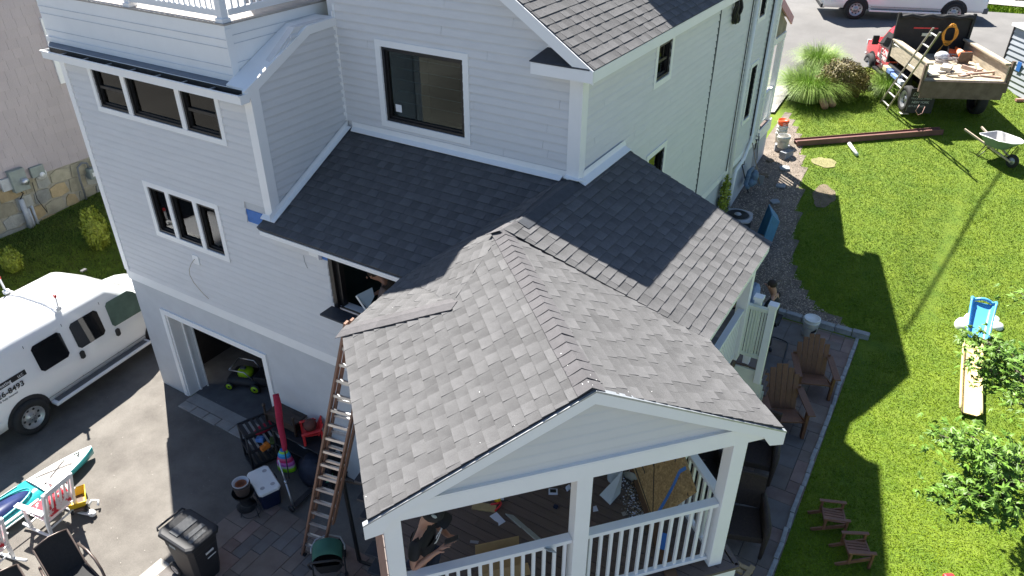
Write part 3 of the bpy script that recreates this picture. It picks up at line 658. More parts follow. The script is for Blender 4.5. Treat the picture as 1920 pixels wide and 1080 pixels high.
mb = MB(); mb.prism([(-5.05, YB0 - .035, 7.992), (XE - .05, YB0 - .035, 7.992), (-4.45, YM - .03, 8.13), (-4.92, YM - .03, 8.13)], (0, 0, .012)); hp('return_roof', mb, m_felt)
mb = MB(); mb.prism([(-4.95, YM - .035, 8.12), (-4.3, YM - .035, 8.12), (-4.5, YM - .035, 8.21), (-4.88, YM - .035, 8.21)], (0, .03, 0)); hp('return_flashing', mb, m_trim)
# cross gable inferred from the lawn shadow, and an added block, above the picture
mb = MB(); slab(mb, [(-4.1, 15.3, 8.02), (-4.1, 17.8, 9.45), (-6.6, 17.8, 9.45), (-6.6, 15.3, 8.02)]); slab(mb, [(-4.1, 20.3, 8.02), (-4.1, 17.801, 9.45), (-6.6, 17.801, 9.45), (-6.6, 20.3, 8.02)]); hp('cross_gable_roof', mb, m_cap)
mb = MB(); mb.prism([(XR, 15.5, 7.9), (XR, 20.0, 7.9), (XR, 17.8, 9.35)], (-.12, 0, 0)); hp('cross_gable_wall', mb, m_side)
mb = MB(); mb.prism([(-7.6, 13.0, 8.4), (-5.0, 13.0, 8.4), (-5.0, 13.0, 11.5), (-7.6, 13.0, 11.5)], (0, .1, 0)); mb.prism([(-5.0, 13.101, 8.4), (-5.0, 15.3, 8.2), (-5.0, 15.3, 10.55), (-5.0, 13.101, 11.5)], (-.1, 0, 0)); mb.prism([(-7.5, 13.101, 8.4), (-7.5, 15.3, 8.2), (-7.5, 15.3, 10.55), (-7.5, 13.101, 11.5)], (-.1, 0, 0)); mb.prism([(-7.7, 12.95, 11.52), (-4.95, 12.95, 11.52), (-4.95, 15.4, 10.52), (-7.7, 15.4, 10.52)], (0, 0, .06)); hp('lawn_shade_block', mb, m_side)  # added unseen block, shaped to cast the rest of the lawn shadow
# --- the low roofs and the porch roof
A0 = Vector((-8.92, 6.90, 5.27)); A1 = Vector((-6.00, 6.90, 5.27)); rdir = Vector((-.725, .688, 0)).normalized(); A3 = Vector((-3.57, 3.32, 5.27)); A2 = A3 + rdir * 3.1; A4 = Vector((-.63, 6.55, 5.27)); A5 = A4 + rdir * 1.63; A6 = Vector((-1.82, 10.63, 5.27))
PK = Vector((-2.13, 4.91, 6.31)); BD = PK + rdir * 3.23; H1 = Vector((-4.42, 5.92, 5.27 + .4853 * (-.85 * .688 + 2.6 * .725))); CW = Vector((-4.44, 9.05, 6.31)); AP = Vector((-4.40, 10.63, 6.31)); RW = Vector((-8.76, 9.05, 6.31)); VT = Vector((-4.62, 9.0, 6.285))
Lw = Vector((-8.76, 7.1, 5.37))
mb = MB()
slab(mb, [A0, A1, VT, RW - VX * 0 + Vector((-.0, 0, 0)), (-8.92, 9.05 if 0 else 7.16, 5.395)] if 0 else [A0, A1, VT, (-8.76, 9.04, 6.297), (-8.76, 7.16, 5.395), (-8.92, 7.16, 5.395)], .05)
roofR = hp('rear_roof', mb, m_felt)
mb = MB(); slab(mb, [A2, A1, H1], .05); slab(mb, [A1, H1, BD], .05); slab(mb, [A1, BD, VT], .05); mb.prism([VT, BD, CW, (-4.44, 9.04, 6.25)], (0, 0, -.05)); roofB = hp('connecting_roof', mb, m_felt)
mb = MB(); dn_ = VZ * -.012; [slab(mb, [a + dn_, b + dn_, c + dn_], .04) for a, b, c in ((A3, PK, BD), (A3, BD, H1), (A3, H1, A2))]; roofL = hp('porch_roof', mb, m_felt)
mb = MB(); slab(mb, [A4, A5, BD, PK], .05); roofP = hp('porch_roof', mb, m_felt)
mb = MB(); slab(mb, [A5, A6, AP, (-4.40, 9.04, 6.31), BD], .05); roofS = hp('side_roof', mb, m_felt)
field(roofL, [[A3, PK, BD, H1], [A3, H1, A2]], A3 - A2, 21); field(roofP, [A4, A5, BD, PK], A4 - A5, 22)
field(roofS, [A5, A6, AP, BD], VY, 23)
field(roofR, [[Vector((-8.76, 6.9, 5.27)), A1, VT, Vector((-8.76, 9.04, 6.297))], [A0, Vector((-8.76, 6.9, 5.27)), Vector((-8.76, 7.16, 5.395)), Vector((-8.92, 7.16, 5.395))]], VX, 24)
field(roofB, [A2, A1, H1], VY + VX * -.1, 25); field(roofB, [A1, H1, BD], VY * .8 - VX * .22, 26); field(roofB, [A1, BD, VT], VY * .8 - VX * .35, 27)
# shingles: the 300 that show largest are pieces, the rest one mass per slope
allc = []
for fi, (par_, cells, n) in enumerate(SH):
    for c in cells:
        O, u, v, nn, S_, T = c; cx = sum(s[0] for s in S_) / len(S_); cy = sum(s[1] for s in S_) / len(S_); P = O + u * cx + v * cy; d = P - CAM
        X, Y = PR(P); px = 0
        if -20 < X < 1940 and -20 < Y < 1100:
            ar = abs(sum(S_[i][0] * S_[(i + 1) % len(S_)][1] - S_[(i + 1) % len(S_)][0] * S_[i][1] for i in range(len(S_)))) / 2
            px = ar * abs(nn.dot(d.normalized())) / d.length_squared
        allc.append((px, fi, c))
allc.sort(key=lambda t: -t[0]); rest = {}
for i, (px, fi, c) in enumerate(allc):
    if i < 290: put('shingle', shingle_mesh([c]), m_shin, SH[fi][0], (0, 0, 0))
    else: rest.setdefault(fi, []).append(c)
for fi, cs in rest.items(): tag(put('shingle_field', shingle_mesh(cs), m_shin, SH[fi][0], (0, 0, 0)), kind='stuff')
# ridge and hip caps
def caps(parent, p, q, dirs, n, wdt=.15, name='ridge_cap', lift=.018):
    p = Vector(p); q = Vector(q); d = (q - p); L = d.length; d.normalize(); e = L / n
    for k in range(n):
        mb = MB(); a = p + d * (k * e - .01); b = p + d * ((k + 1) * e + .06); j = rnd.uniform(-.004, .004)
        h0, h1 = lift + .014, lift + .001
        l, r_ = [Vector(x) for x in dirs]
        def row(c, h): return [c + l * wdt + VZ * (h * .5 + .004), c + l * (wdt * .25) + VZ * (h - .004), c + VZ * h, c + r_ * (wdt * .25) + VZ * (h - .004), c + r_ * wdt + VZ * (h * .5 + .004)]
        A, B = row(a + l * j, h0), row(b + l * j, h1); vs = A + B + [v_ - VZ * .007 for v_ in A] + [v_ - VZ * .007 for v_ in B]
        fs = [(i, i + 1, 6 + i, 5 + i) for i in range(4)] + [(10 + i, 15 + i, 16 + i, 11 + i) for i in range(4)] + [(i, 10 + i, 11 + i, i + 1) for i in range(4)] + [(5 + i, 6 + i, 16 + i, 15 + i) for i in range(4)] + [(0, 5, 15, 10), (4, 14, 19, 9)]
        mb.add(vs, fs, 0, False); obj(name, mb, m_cap, parent=parent, loc=(0, 0, 0), fix=False)
nL = (A3 - A2).normalized(); ridge_d = (BD - PK).normalized()
dl = Vector((-.673, -.740, 0)); dr = Vector((.673, .740, 0))
caps(roofL, PK, BD + ridge_d * .02, [(dl - VZ * .477).normalized(), (dr - VZ * .477).normalized()], 22)
caps(roofL, A2, H1, [Vector((-.25, .93, -.02)).normalized(), Vector((.05, -.98, -.25)).normalized()], 11, wdt=.13, name='hip_cap')
caps(roofL, BD + Vector((-.01, -.06, 0.0)), BD + Vector((.03, .30, .0)), [Vector((-.95, -.1, -.42)), Vector((.93, .05, -.37))], 1, wdt=.19, lift=.022)
mb = MB(); mb.prism([(-4.56, 7.42, 6.285), (-4.42, 7.42, 6.335), (-4.26, 7.42, 6.275), (-4.26, 9.04, 6.275), (-4.42, 9.04, 6.335), (-4.56, 9.04, 6.285)][:3], (0, 1.6, 0)); hp('uncapped_ridge_vent', mb, m_felt)
# flashings
mb = MB()
mb.prism([(-8.755, 7.10, 5.385), (-8.755, YM - .06, 6.325), (-8.66, YM - .06, 6.325), (-8.66, 7.04, 5.355)], (0, 0, .012)); mb.prism([(XP + .046, 7.05, 5.33), (XP + .046, YM - .03, 6.30), (XP + .046, YM - .03, 6.43), (XP + .046, 7.05, 5.46)], (.006, 0, 0))
mb.prism([(-8.98, 7.05, 5.35), (-8.67, 7.05, 5.35), (-8.67, 7.12, 5.40), (-8.98, 7.12, 5.40)], (0, 0, .012))
mb.b2((-8.65, YM - .035, 6.31), (-4.56, YM - .025, 6.425)); mb.prism([(-8.65, YM - .036, 6.325), (-4.62, YM - .036, 6.325), (-4.62, YM - .12, 6.285), (-8.62, YM - .12, 6.285)], (0, 0, .01))
mb.prism([(XR + .046, 9.15, 6.315), (XR + .046, 10.68, 6.315), (XR + .046, 10.62, 6.42), (XR + .046, 9.15, 6.42)], (.006, 0, 0)); mb.prism([(XR + .053, 9.0, 6.31), (XR + .053, 10.64, 6.31), (XR + .16, 10.64, 6.268), (XR + .16, 9.0, 6.268)], (0, 0, .012))
mb.prism([(-4.56, 8.94, 6.34), (-4.34, 8.94, 6.34), (-4.26, 9.05, 6.32), (-4.56, 9.05, 6.38)], (0, 0, .012))
hp('flashing', mb, m_trim)
# eave trim of the low roofs
mb = MB(); mb.b2((-8.9, 6.915, 5.14), (-6.02, 6.945, 5.215)); mb.b2((-8.9, 6.9451, 5.14), (-6.0, YW - .03, 5.155)); hp('fascia', mb, m_trim)
mb = MB(); mb.b2((-1.87, 7.75, 5.12), (-1.84, 10.6, 5.215)); mb.b2((-2.4, 10.56, 5.10), (-1.871, 10.6, 5.2)); hp('fascia', mb, m_trim)
mb = MB(); mb.prism([A6 - VZ * .07 - VX * .03, A6 - VZ * .16 - VX * .03, (-4.39, 10.63, 6.15), (-4.39, 10.63, 6.25)], (0, -.03, 0)); hp('rake_board', mb, m_trim)
mb = MB(); mb.bar(A2 + Vector((.03, -.0, -.10)), A3 + Vector((.0, .05, -.10)), .03, .12); mb.bar(A4 + Vector((-.03, .02, -.10)), A5 + Vector((-.02, -.03, -.10)), .03, .12); mb.bar(A1 + Vector((.03, -.02, -.10)), A2 + Vector((.03, .03, -.10)), .03, .12); hp('fascia', mb, m_trim)
# --- porch
fd = Vector((.673, .740, 0)).normalized(); bd = Vector((-.740, .673, 0)).normalized()
O3 = Vector((A3.x, A3.y, 0))
def PF(a, b, z): return O3 + fd * a + bd * b + VZ * z
FW = 4.365
mb = MB(); pm = FW / 2; zr_ = 6.31
mb.prism([PF(-.05, -.015, 5.03), PF(-.05, -.015, 5.20), PF(pm, -.015, zr_ - .035), PF(FW + .05, -.015, 5.20), PF(FW + .05, -.015, 5.03), PF(FW - .12, -.015, 5.06), PF(FW - .22, -.015, 5.205), PF(pm, -.015, 6.14), PF(.22, -.015, 5.205), PF(.12, -.015, 5.06)], bd * .04)
hp('rake_board', mb, m_trim)
mb = MB(); mb.prism([PF(-.05, -.022, 5.205), PF(pm, -.022, zr_ - .03), PF(FW + .05, -.022, 5.205), PF(FW + .05, -.022, 5.225), PF(pm, -.022, zr_ - .008), PF(-.05, -.022, 5.225)], bd * .05); hp('drip_edge', mb, m_galv)
gw = MB(); gw.prism([PF(.25, .10, 5.24), PF(FW - .25, .10, 5.24), PF(pm, .10, 6.20)], bd * .06); gwall = hp('gable_wall', gw, m_side2)
siding(gwall, PF(0, .10, 0), fd, -bd, lambda z: (.12 + (z - 5.17) / .477 - .12, FW - .12 - (z - 5.17) / .477 + .12), 5.33, 6.20, [], m_side2, seed=9)
mb = MB(); mb.prism([PF(.08, .03, 5.13), PF(FW - .12, .03, 5.13), PF(FW - .32, .03, 5.325), PF(.32, .03, 5.325)], bd * .17); beam = hp('porch_beam', mb, m_trim)
mb = MB(); mb.prism([PF(.34, .031, 5.326), PF(FW - .34, .031, 5.326), PF(FW - .34, .09, 5.326), PF(.34, .09, 5.326)], VZ * .02); hp('beam_cap', mb, m_trim)
mb = MB(); mb.bar(PF(.215, .2, 5.17), PF(.215, 2.9, 5.17), .16, .18); mb.bar(PF(FW - .42, .2, 5.17), PF(FW - .42, 1.7, 5.17), .16, .18); hp('porch_beam', mb, m_trim)
mb = MB(); mb.prism([PF(.1, .2, 5.19), PF(FW - .1, .2, 5.19), PF(FW - .1, 1.6, 5.19), PF(1.2, 3.2, 5.19), PF(.1, 3.0, 5.19)], VZ * .02); hp('porch_ceiling', mb, m_trim)
DZ = 3.15
for a in (.215, pm - .02, FW - .44):
    mb = MB(); mb.prism([PF(a - .085, .04, DZ), PF(a + .085, .04, DZ), PF(a + .085, .21, DZ), PF(a - .085, .21, DZ)], VZ * (5.125 - DZ)); hp('porch_post', mb, m_trim, bevel=.006)
hp('porch_post', MB().b2((-2.12, 7.85, DZ), (-1.95, 8.02, 5.14)), m_trim); hp('porch_post', MB().b2((-2.12, 10.35, DZ), (-1.95, 10.52, 5.14)), m_trim)
mb = MB(); mb.prism([PF(.05, .03, 1.0), PF(.115, .03, 1.0), PF(.115, .10, 1.0), PF(.05, .10, 1.0)], VZ * 4.05); hp('raw_corner_board', mb, M('red_cedar', (.34, .20, .16), .6, .15, 6, stretch=(6, 6, 1)))
def porch_rail(p, q, zt=DZ + 1.03, bottom=DZ + .10, parent=None, sp=.118, post=()):
    p = Vector(p); q = Vector(q); d = (q - p).normalized(); L = (q - p).length; rz = math.atan2(d.y, d.x)
    mb = MB(); mb.bar(p + VZ * zt, q + VZ * zt, .105, .05); mb.bar(p + VZ * (zt - .045), q + VZ * (zt - .045), .05, .04)
    rr_ = hp('railing', mb, m_deckw); mb = MB(); mb.bar(p + VZ * bottom, q + VZ * bottom, .06, .05); obj('bottom_rail', mb, m_deckw, parent=rr_, loc=(0, 0, 0), bevel=.006); n = int(L / sp)
    for k in range(n):
        c = p + d * (L * (k + .5) / n); baluster(rr_, c, bottom + .02, zt - .06, .034, rz=rz)
    return rr_
rA = porch_rail(PF(.3, .125, 0), PF(pm - .11, .125, 0)); rB = porch_rail(PF(pm + .07, .125, 0), PF(FW - .53, .125, 0)); rC = porch_rail(PF(FW - .44, .22, 0), PF(FW - .44, 1.95, 0))
# deck planks (run along the house)
DP = [PF(.12, .0, 0), PF(FW - .22, .0, 0), PF(FW - .22, 1.72, 0), Vector((-1.98, 8.0, 0)), Vector((-1.98, 10.55, 0)), Vector((-4.38, 10.55, 0)), Vector((-4.38, 7.1, 0)), Vector((-5.95, 7.1, 0)), Vector((-5.75, 5.55, 0))]
dk = MB(); dk.prism([(p.x, p.y, DZ - .22) for p in DP], VZ * .185); deck = hp('porch_deck', dk, M('deck_frame', (.10, .07, .055), .8))
y = min(p.y for p in DP); r_ = random.Random(12); k = 0
while y < 10.5:
    def xs_at(yy):
        o = []
        for a, b in zip(DP, DP[1:] + DP[:1]):
            if (a.y > yy) != (b.y > yy): o.append(a.x + (b.x - a.x) * (yy - a.y) / (b.y - a.y))
        return sorted(o)
    yb, yt = y + .003, y + .137; L0, L1 = xs_at(yb), xs_at(yt)
    if len(L0) >= 2 and len(L1) >= 2:
        a0, b0, a1, b1 = L0[0], L0[-1], L1[0], L1[-1]; cuts = [c for c in (lerp(a0, b0, r_.uniform(.2, .8)),) if b0 - a0 > 1.6]
        segs = [(a0, b0, a1, b1)] if not cuts else [(a0, cuts[0] - .002, a1, cuts[0] - .002), (cuts[0] + .002, b0, cuts[0] + .002, b1)]
        for s in segs:
            mb = MB(); mb.prism([(s[0], yb, DZ - .028), (s[1], yb, DZ - .028), (s[3], yt, DZ - .028), (s[2], yt, DZ - .028)], VZ * .026); obj('deck_plank', mb, m_deckb, parent=deck, loc=(0, 0, 0), bevel=.003)
    y += .142; k += 1
mb = MB(); mb.bar(PF(.10, -.03, DZ - .02), PF(FW - .16, -.03, DZ - .02), .06, .04); mb.bar(PF(FW - .17, -.03, DZ - .02), PF(FW - .17, 1.7, DZ - .02), .06, .04); hp('deck_edge_board', mb, m_deckb)
mb = MB(); mb.bar(PF(.12, -.01, DZ - .33), PF(FW - .18, -.01, DZ - .33), .03, .56); mb.bar(PF(FW - .19, .02, DZ - .33), PF(FW - .19, 1.7, DZ - .33), .03, .56); mb.bar((-1.965, 8.05, DZ - .2), (-1.965, 9.2, DZ - .2), .03, .3); hp('deck_skirt', mb, m_trim)
mb = MB()
for p in (PF(.25, .2, 0), PF(pm, .2, 0), PF(FW - .4, .2, 0), PF(.4, 2.4, 0), Vector((-2.05, 8.1, 0)), Vector((-2.05, 10.4, 0))): mb.box((p.x, p.y, 1.45), (.14, .14, 2.95))
hp('deck_pier', mb, m_trim)
# side railing and landing panels, stair down to the side patio
mb = MB(); mb.b2((-2.07, 8.06, DZ + .98), (-1.97, 10.30, DZ + 1.03)); rs = hp('railing', mb, m_deckw); obj('bottom_rail', MB().b2((-2.05, 8.06, DZ + .08), (-1.99, 10.30, DZ + .13)), m_deckw, parent=rs, loc=(0, 0, 0))
for k in range(19): baluster(rs, (-2.02, 8.15 + k * .115), DZ + .13, DZ + .98, .05)
m_cream = M('cream_rail', (.70, .73, .64), .5, .04, 3)
mb = MB(); mb.b2((-2.10, 10.46, DZ + .98), (-1.60, 10.54, DZ + 1.04)); rq = hp('railing', mb, m_cream); obj('bottom_rail', MB().b2((-2.10, 10.48, DZ + .06), (-1.60, 10.52, DZ + .12)), m_cream, parent=rq, loc=(0, 0, 0))
for k in range(11): baluster(rq, (-2.07 + k * .045, 10.50), DZ + .12, DZ + .98, .03, m=m_cream)
for x, y in ((-1.84, 10.62), (-1.58, 10.50)):
    mb = MB(); mb.box((x, y, DZ + .35), (.11, .11, 1.5)); mb.box((x, y, DZ + 1.13), (.15, .15, .06)); hp('stair_post', mb, m_cream if 0 else m_deckw, bevel=.006)
for k in range(6):
    mb = MB(); z = DZ - .16 - k * .33; yy = 10.66 + k * .27
    mb.b2((-2.15, yy - .13, z - .03), (-1.55, yy + .14, z)); st_ = hp('stair_tread', mb, m_deckb)
    mb = MB(); mb.b2((-2.15, yy - .165, z - .36), (-1.55, yy - .135, z - .035)); hp('stair_riser', mb, m_cream)
# front porch beyond
mb = MB(); mb.b2((-8.6, YF + .045, 3.48), (XR + .0, 21.4, 3.6)); fp = hp('front_porch_floor', mb, m_deckb); mb = MB(); mb.b2((XR + .001, YF + .045, 3.28), (XR + .03, 21.42, 3.59)); mb.b2((-8.6, 21.4, 3.28), (XR, 21.42, 3.59)); hp('front_porch_skirt', mb, m_trim)
mb = MB(); mb.b2((XR - .14, 20.5, 2.0), (XR - .02, 21.38, 3.47)); hp('front_porch_base', mb, m_found)
mb = MB(); mb.b2((XR - .14, 21.12, 3.6), (XR + .0, 21.27, 5.9)); hp('porch_post', mb, m_trim)
mb = MB(); mb.b2((XR - .12, YF + .045, 5.84), (XR - .0, 21.34, 6.0)); hp('porch_beam', mb, m_trim)
mb = MB(); mb.prism([(XR - .03, YF + .045, 6.001), (XR - .03, 21.34, 6.001), (XR - .03, 21.34, 6.2), (XR - .03, YF + .045, 6.85)], (-.05, 0, 0)); hp('bare_sheathing', mb, M('tan_sheathing', (.30, .245, .18), .9, .25, 4))
mb = MB(); mb.bar((XR + .03, YF + .03, 6.95), (XR + .03, 21.62, 6.22), .04, .2); hp('rake_board', mb, M('pink_primer', (.62, .30, .34), .6))
mb = MB(); mb.prism([(XR + .0, YF + .045, 7.02), (-8.7, YF + .045, 7.02), (-8.7, 21.6, 6.3), (XR + .0, 21.6, 6.3)], (0, 0, .03)); hp('front_porch_roof', mb, m_cap)
mb = MB(); mb.b2((XR - .1, YF + .05, 4.5), (XR - .03, 21.12, 4.56)); fr = hp('railing', mb, m_deckw); obj('bottom_rail', MB().b2((XR - .08, YF + .05, 3.68), (XR - .05, 21.12, 3.73)), m_deckw, parent=fr, loc=(0, 0, 0))
for k in range(10): baluster(fr, (XR - .065, YF + .12 + k * .108), 3.73, 4.5, .035)
# ------------------------------------------------------------------ lettering
def text_mesh(s, size, shear=0, bold=.0, ext=.002, align='LEFT', spacing=1.0):
    c = bpy.data.curves.new('txt', 'FONT'); c.body = s; c.size = size; c.shear = shear; c.offset = bold; c.extrude = ext; c.align_x = align; c.space_character = spacing; c.resolution_u = 3
    t = bpy.data.objects.new('txt', c); COL.objects.link(t); dg = bpy.context.evaluated_depsgraph_get()
    me = bpy.data.meshes.new_from_object(t.evaluated_get(dg)); bpy.data.objects.remove(t); return me
def text(name, s, size, Mx, m, parent, **k):
    me = text_mesh(s, size, **k); me.transform(Mx); me.materials.clear(); o = put(name, me, m, parent, (0, 0, 0)); return o
def frame(o, x, y):
    x = Vector(x).normalized(); y = Vector(y); y = (y - x * y.dot(x)).normalized(); z = x.cross(y)
    return Matrix(((x.x, y.x, z.x, o[0]), (x.y, y.y, z.y, o[1]), (x.z, y.z, z.z, o[2]), (0, 0, 0, 1)))
m_vwhite = M('van_white_paint', (.80, .81, .82), .22, .015, 2, coat=.6)
m_tint = M('tinted_glass', (.012, .013, .015), .04, .3, 2, spec=.8)
m_wind = M('green_windscreen', (.10, .16, .13), .05, .25, 2, spec=.8)
m_tyre = M('tyre_rubber', (.02, .02, .021), .8, .15, 20)
m_rim = M('steel_rim', (.42, .43, .45), .35, .1, 10, metal=.6)
m_grey = M('grey_plastic', (.10, .105, .11), .6, .12, 10)
m_redp = M('red_plastic', (.62, .03, .035), .4, .06, 8)
m_dark = M('dark_plastic', (.018, .019, .023), .62, .15, 12)
def wheel(parent, c, r=.39, w=.24, side=-1):
    """tyre with a holed steel rim; side is the outer direction along local y"""
    Rm = Matrix.Rotation(R(90) * (1 if side < 0 else -1), 3, 'X'); mb = MB()
    mb.lathe([(r * .62, -w / 2), (r * .94, -w / 2), (r, -w * .3), (r, w * .3), (r * .94, w / 2), (r * .62, w / 2), (r * .6, w * .3), (r * .6, -w * .3), (r * .62, -w / 2)], c, 28, M=Rm)
    t = obj('tyre', mb, m_tyre, parent=parent); mb = MB()
    mb.lathe([(0, w * .34), (r * .2, w * .36), (r * .24, w * .20), (r * .5, w * .24), (r * .60, w * .5), (r * .64, w * .5), (r * .6, w * .1), (0, w * .05)], c, 28, M=Rm); rm = obj('rim', mb, m_rim, parent=t)
    hb = MB()
    for k in range(8):
        a = 2 * PI * k / 8 + .2; p = Rm @ Vector((r * .42 * math.cos(a), r * .42 * math.sin(a), w * .235)); hb.ell(Vector(c) + p, (r * .075, r * .075, r * .02), 8, 4, M=Rm)
    for k in range(6):
        a = 2 * PI * k / 6; p = Rm @ Vector((r * .15 * math.cos(a), r * .15 * math.sin(a), w * .36)); hb.ell(Vector(c) + p, (r * .025, r * .025, r * .03), 6, 3, M=Rm)
    tag(obj('rim_holes', hb, m_dark, parent=t), kind='stuff')
def work_van(name, label, loc, rz, rack=False, logo=False, lamp=False, L=5.7, WB=3.43, glassy=True):
    v = thing(name, label, 'van', loc, rz)
    RA = 1.25; FA = RA + WB   # x = 0 at the rear bumper
    def yw(z): return 1.0 - .02 * sstep(.7, .35, z) - (max(0, z - 1.12) * .155)
    def sec(x, zt, zb=.42, wk=1., shoulder=.16):
        p = []
        for z in (zb, .6, .85, 1.12, 1.4): 
            if z < zt - shoulder: p.append((x, -yw(z) * wk, z))
        zz = zt - shoulder
        p += [(x, -yw(zz) * wk, zz), (x, -(yw(zz) - .03) * wk, zt - shoulder * .45), (x, -(yw(zz) - .12) * wk, zt - .03), (x, -(yw(zz) - .3) * wk, zt), (x, -.3 * wk, zt + .02)]
        return p + [(a, -b, c) for a, b, c in reversed(p)]
    def ring(x, zt, n=14, **k):
        q = [Vector(a) for a in sec(x, zt, **k)]; out = []
        h = q[:len(q) // 2]; tl = [0]
        for a, b in zip(h, h[1:]): tl.append(tl[-1] + (b - a).length)
        for i in range(n):
            t = tl[-1] * i / (n - 1); j = max(0, min(len(h) - 2, sum(1 for u in tl if u <= t) - 1)); f = (t - tl[j]) / (tl[j + 1] - tl[j]); out.append(h[j].lerp(h[j + 1], f))
        return out + [Vector((p.x, -p.y, p.z)) for p in reversed(out)]
    wx = FA + .05   # base of windscreen
    st = [(.02, 1.95), (.0 + .06, 2.06), (.3, 2.1), (1.5, 2.12), (wx - 1.05, 2.10), (wx - .95, 2.06), (wx - .72, 1.92)]
    mb = MB(); mb.loft([ring(x, z) for x, z in st[:6]] + [ring(wx - .5, 1.74), ring(wx - .15, 1.42, shoulder=.1), ring(wx + .12, 1.20, shoulder=.09), ring(wx + .5, 1.15, shoulder=.09), ring(L - .25, 1.08, wk=.98, shoulder=.1), ring(L - .06, .98, wk=.94, shoulder=.1), ring(L, .86, wk=.9, shoulder=.08, zb=.46)])
    body = obj('body', mb, m_vwhite, parent=v)
    def S(x, z, o=.006, s=-1): return Vector((x, s * (yw(z) + o), z))
    def panel(nm, pts, m, s=-1, o=.004, th=.010, par=None):
        q = MB(); q.prism([S(x, z, o, s) for x, z in pts], (0, s * th, 0)); return obj(nm, q, m, parent=par or v, bevel=.0)
    def rpoly(x0, x1, z0, z1, c=.06, sl=0):
        return [(x0 + c, z0), (x1 - c, z0), (x1, z0 + c), (x1 - sl, z1 - c), (x1 - c - sl, z1), (x0 + c, z1), (x0, z1 - c), (x0, z0 + c)]
    seams = []
    for s in (-1, 1):
        fw0, fw1 = FA - 1.22, FA - .1
        # front door: glass with raked front edge
        w_ = panel('side_window', [(fw0 + .12, 1.16), (fw1 + .02, 1.14), (fw1 + .02, 1.22), (fw1 - .30, 1.66), (fw1 - .42, 1.74), (fw0 + .16, 1.74), (fw0 + .1, 1.68), (fw0 + .08, 1.22)], m_wind if s < 0 else m_tint, s)
        dx = [fw0, fw0 - .92, fw0 - 1.78]
        if glassy or s > 0:
            panel('side_window', rpoly(dx[1] + .12, dx[0] - .12, 1.14, 1.74), m_tint, s); panel('side_window', rpoly(dx[2] + .10, dx[1] - .10, 1.14, 1.74), m_tint, s)
        for x in dx + [fw1 + .10]:
            panel('door_seam', [(x - .006, .5), (x + .006, .5), (x + .006, 1.84 if x < fw1 else 1.12), (x - .006, 1.84 if x < fw1 else 1.12)], m_grey, s, o=.001, th=.004)
        panel('door_seam', [(dx[2], .50), (fw1 + .1, .50), (fw1 + .1, .512), (dx[2], .512)], m_grey, s, o=.001, th=.004)
        for x in (fw0 + .10, dx[1] + .10):
            h = panel('door_handle', rpoly(x - .02, x + .09, .90, 1.09, .03), m_dark, s, th=.02)
        panel('side_moulding', [(.3, .60), (RA - .55, .60), (RA - .55, .66), (.3, .66)], m_vwhite, s, th=.015)
        b = MB(); b.box(((RA + FA) / 2, s * 1.07, .38), (FA - RA - .95, .2, .07)); obj('running_board', b, m_vwhite if 1 else m_grey, parent=v, bevel=.02)
        b = MB(); b.box(((RA + FA) / 2, s * 1.06, .419), (FA - RA - 1.1, .13, .008)); obj('board_tread', b, m_grey, parent=v)
        # wheel arches as dark recess discs
        for ax in (RA, FA):
            b = MB(); n = 18; pts = [S(ax + .47 * math.cos(a), .40 + .47 * math.sin(a), .004, s) for a in np.linspace(0, PI, n)] + [S(ax - .47, .40, .004, s), S(ax + .47, .40, .004, s)]
            b.prism(pts[:n], (0, s * .004, 0)); obj('wheel_arch', b, m_dark, parent=v)
            wheel(v, (ax, s * (.96), .39), side=s)
        mir = MB(); mir.ell((fw1 + .05, s * 1.18, 1.24), (.07, .13, .13), 10, 6); mir.bar((fw1, s * .98, 1.18), (fw1 + .03, s * 1.1, 1.2), .05, .05); obj('mirror', mir, m_dark, parent=v)
    # windscreen
    ws = MB(); a0, a1 = wx - .90, wx + .02
    def wp(t, u): 
        x = lerp(a0, a1, t); z = lerp(2.02, 1.285, t); y = u * lerp(.68, .84, t); return (x + .012, y, z + .018 - .10 * u * u * .4)
    ws.sheet(lambda u, t: wp(t, u * 2 - 1), 8, 5); obj('windscreen', ws, m_wind, parent=v, fix=False)
    wp_ = MB(); wp_.bar(wp(.93, -.9), wp(.80, .1), .02, .015); wp_.bar(wp(.93, .0), wp(.80, .85), .02, .015); tag(obj('wipers', wp_, m_dark, parent=v), kind='stuff')
    bp = MB(); bp.box((L - .02, 0, .48), (.18, 1.9, .2)); obj('front_bumper', bp, m_grey if lamp else m_vwhite, parent=v, bevel=.03); bp = MB(); bp.box((.02, 0, .46), (.16, 1.9, .16)); obj('rear_bumper', bp, m_dark, parent=v, bevel=.03)
    g = MB(); g.box((L - .02, 0, .82), (.05, 1.2, .26)); obj('grille', g, m_dark, parent=v, bevel=.01)
    for s in (-1, 1):
        h = MB(); h.box((L - .10, s * .78, .86), (.2, .26, .24)); obj('headlight', h, M('lamp_lens', (.55, .57, .6), .1, .1, 5), parent=v, bevel=.02)
        h = MB(); h.box((L - .115, s * .83, .70), (.2, .18, .07)); obj('turn_lamp', h, M('amber_lens', (.8, .26, .02), .2, .05, 5), parent=v, bevel=.01)
        h = MB(); h.box((.03, s * .93, 1.05), (.06, .1, .5)); obj('tail_lamp', h, m_redp, parent=v)
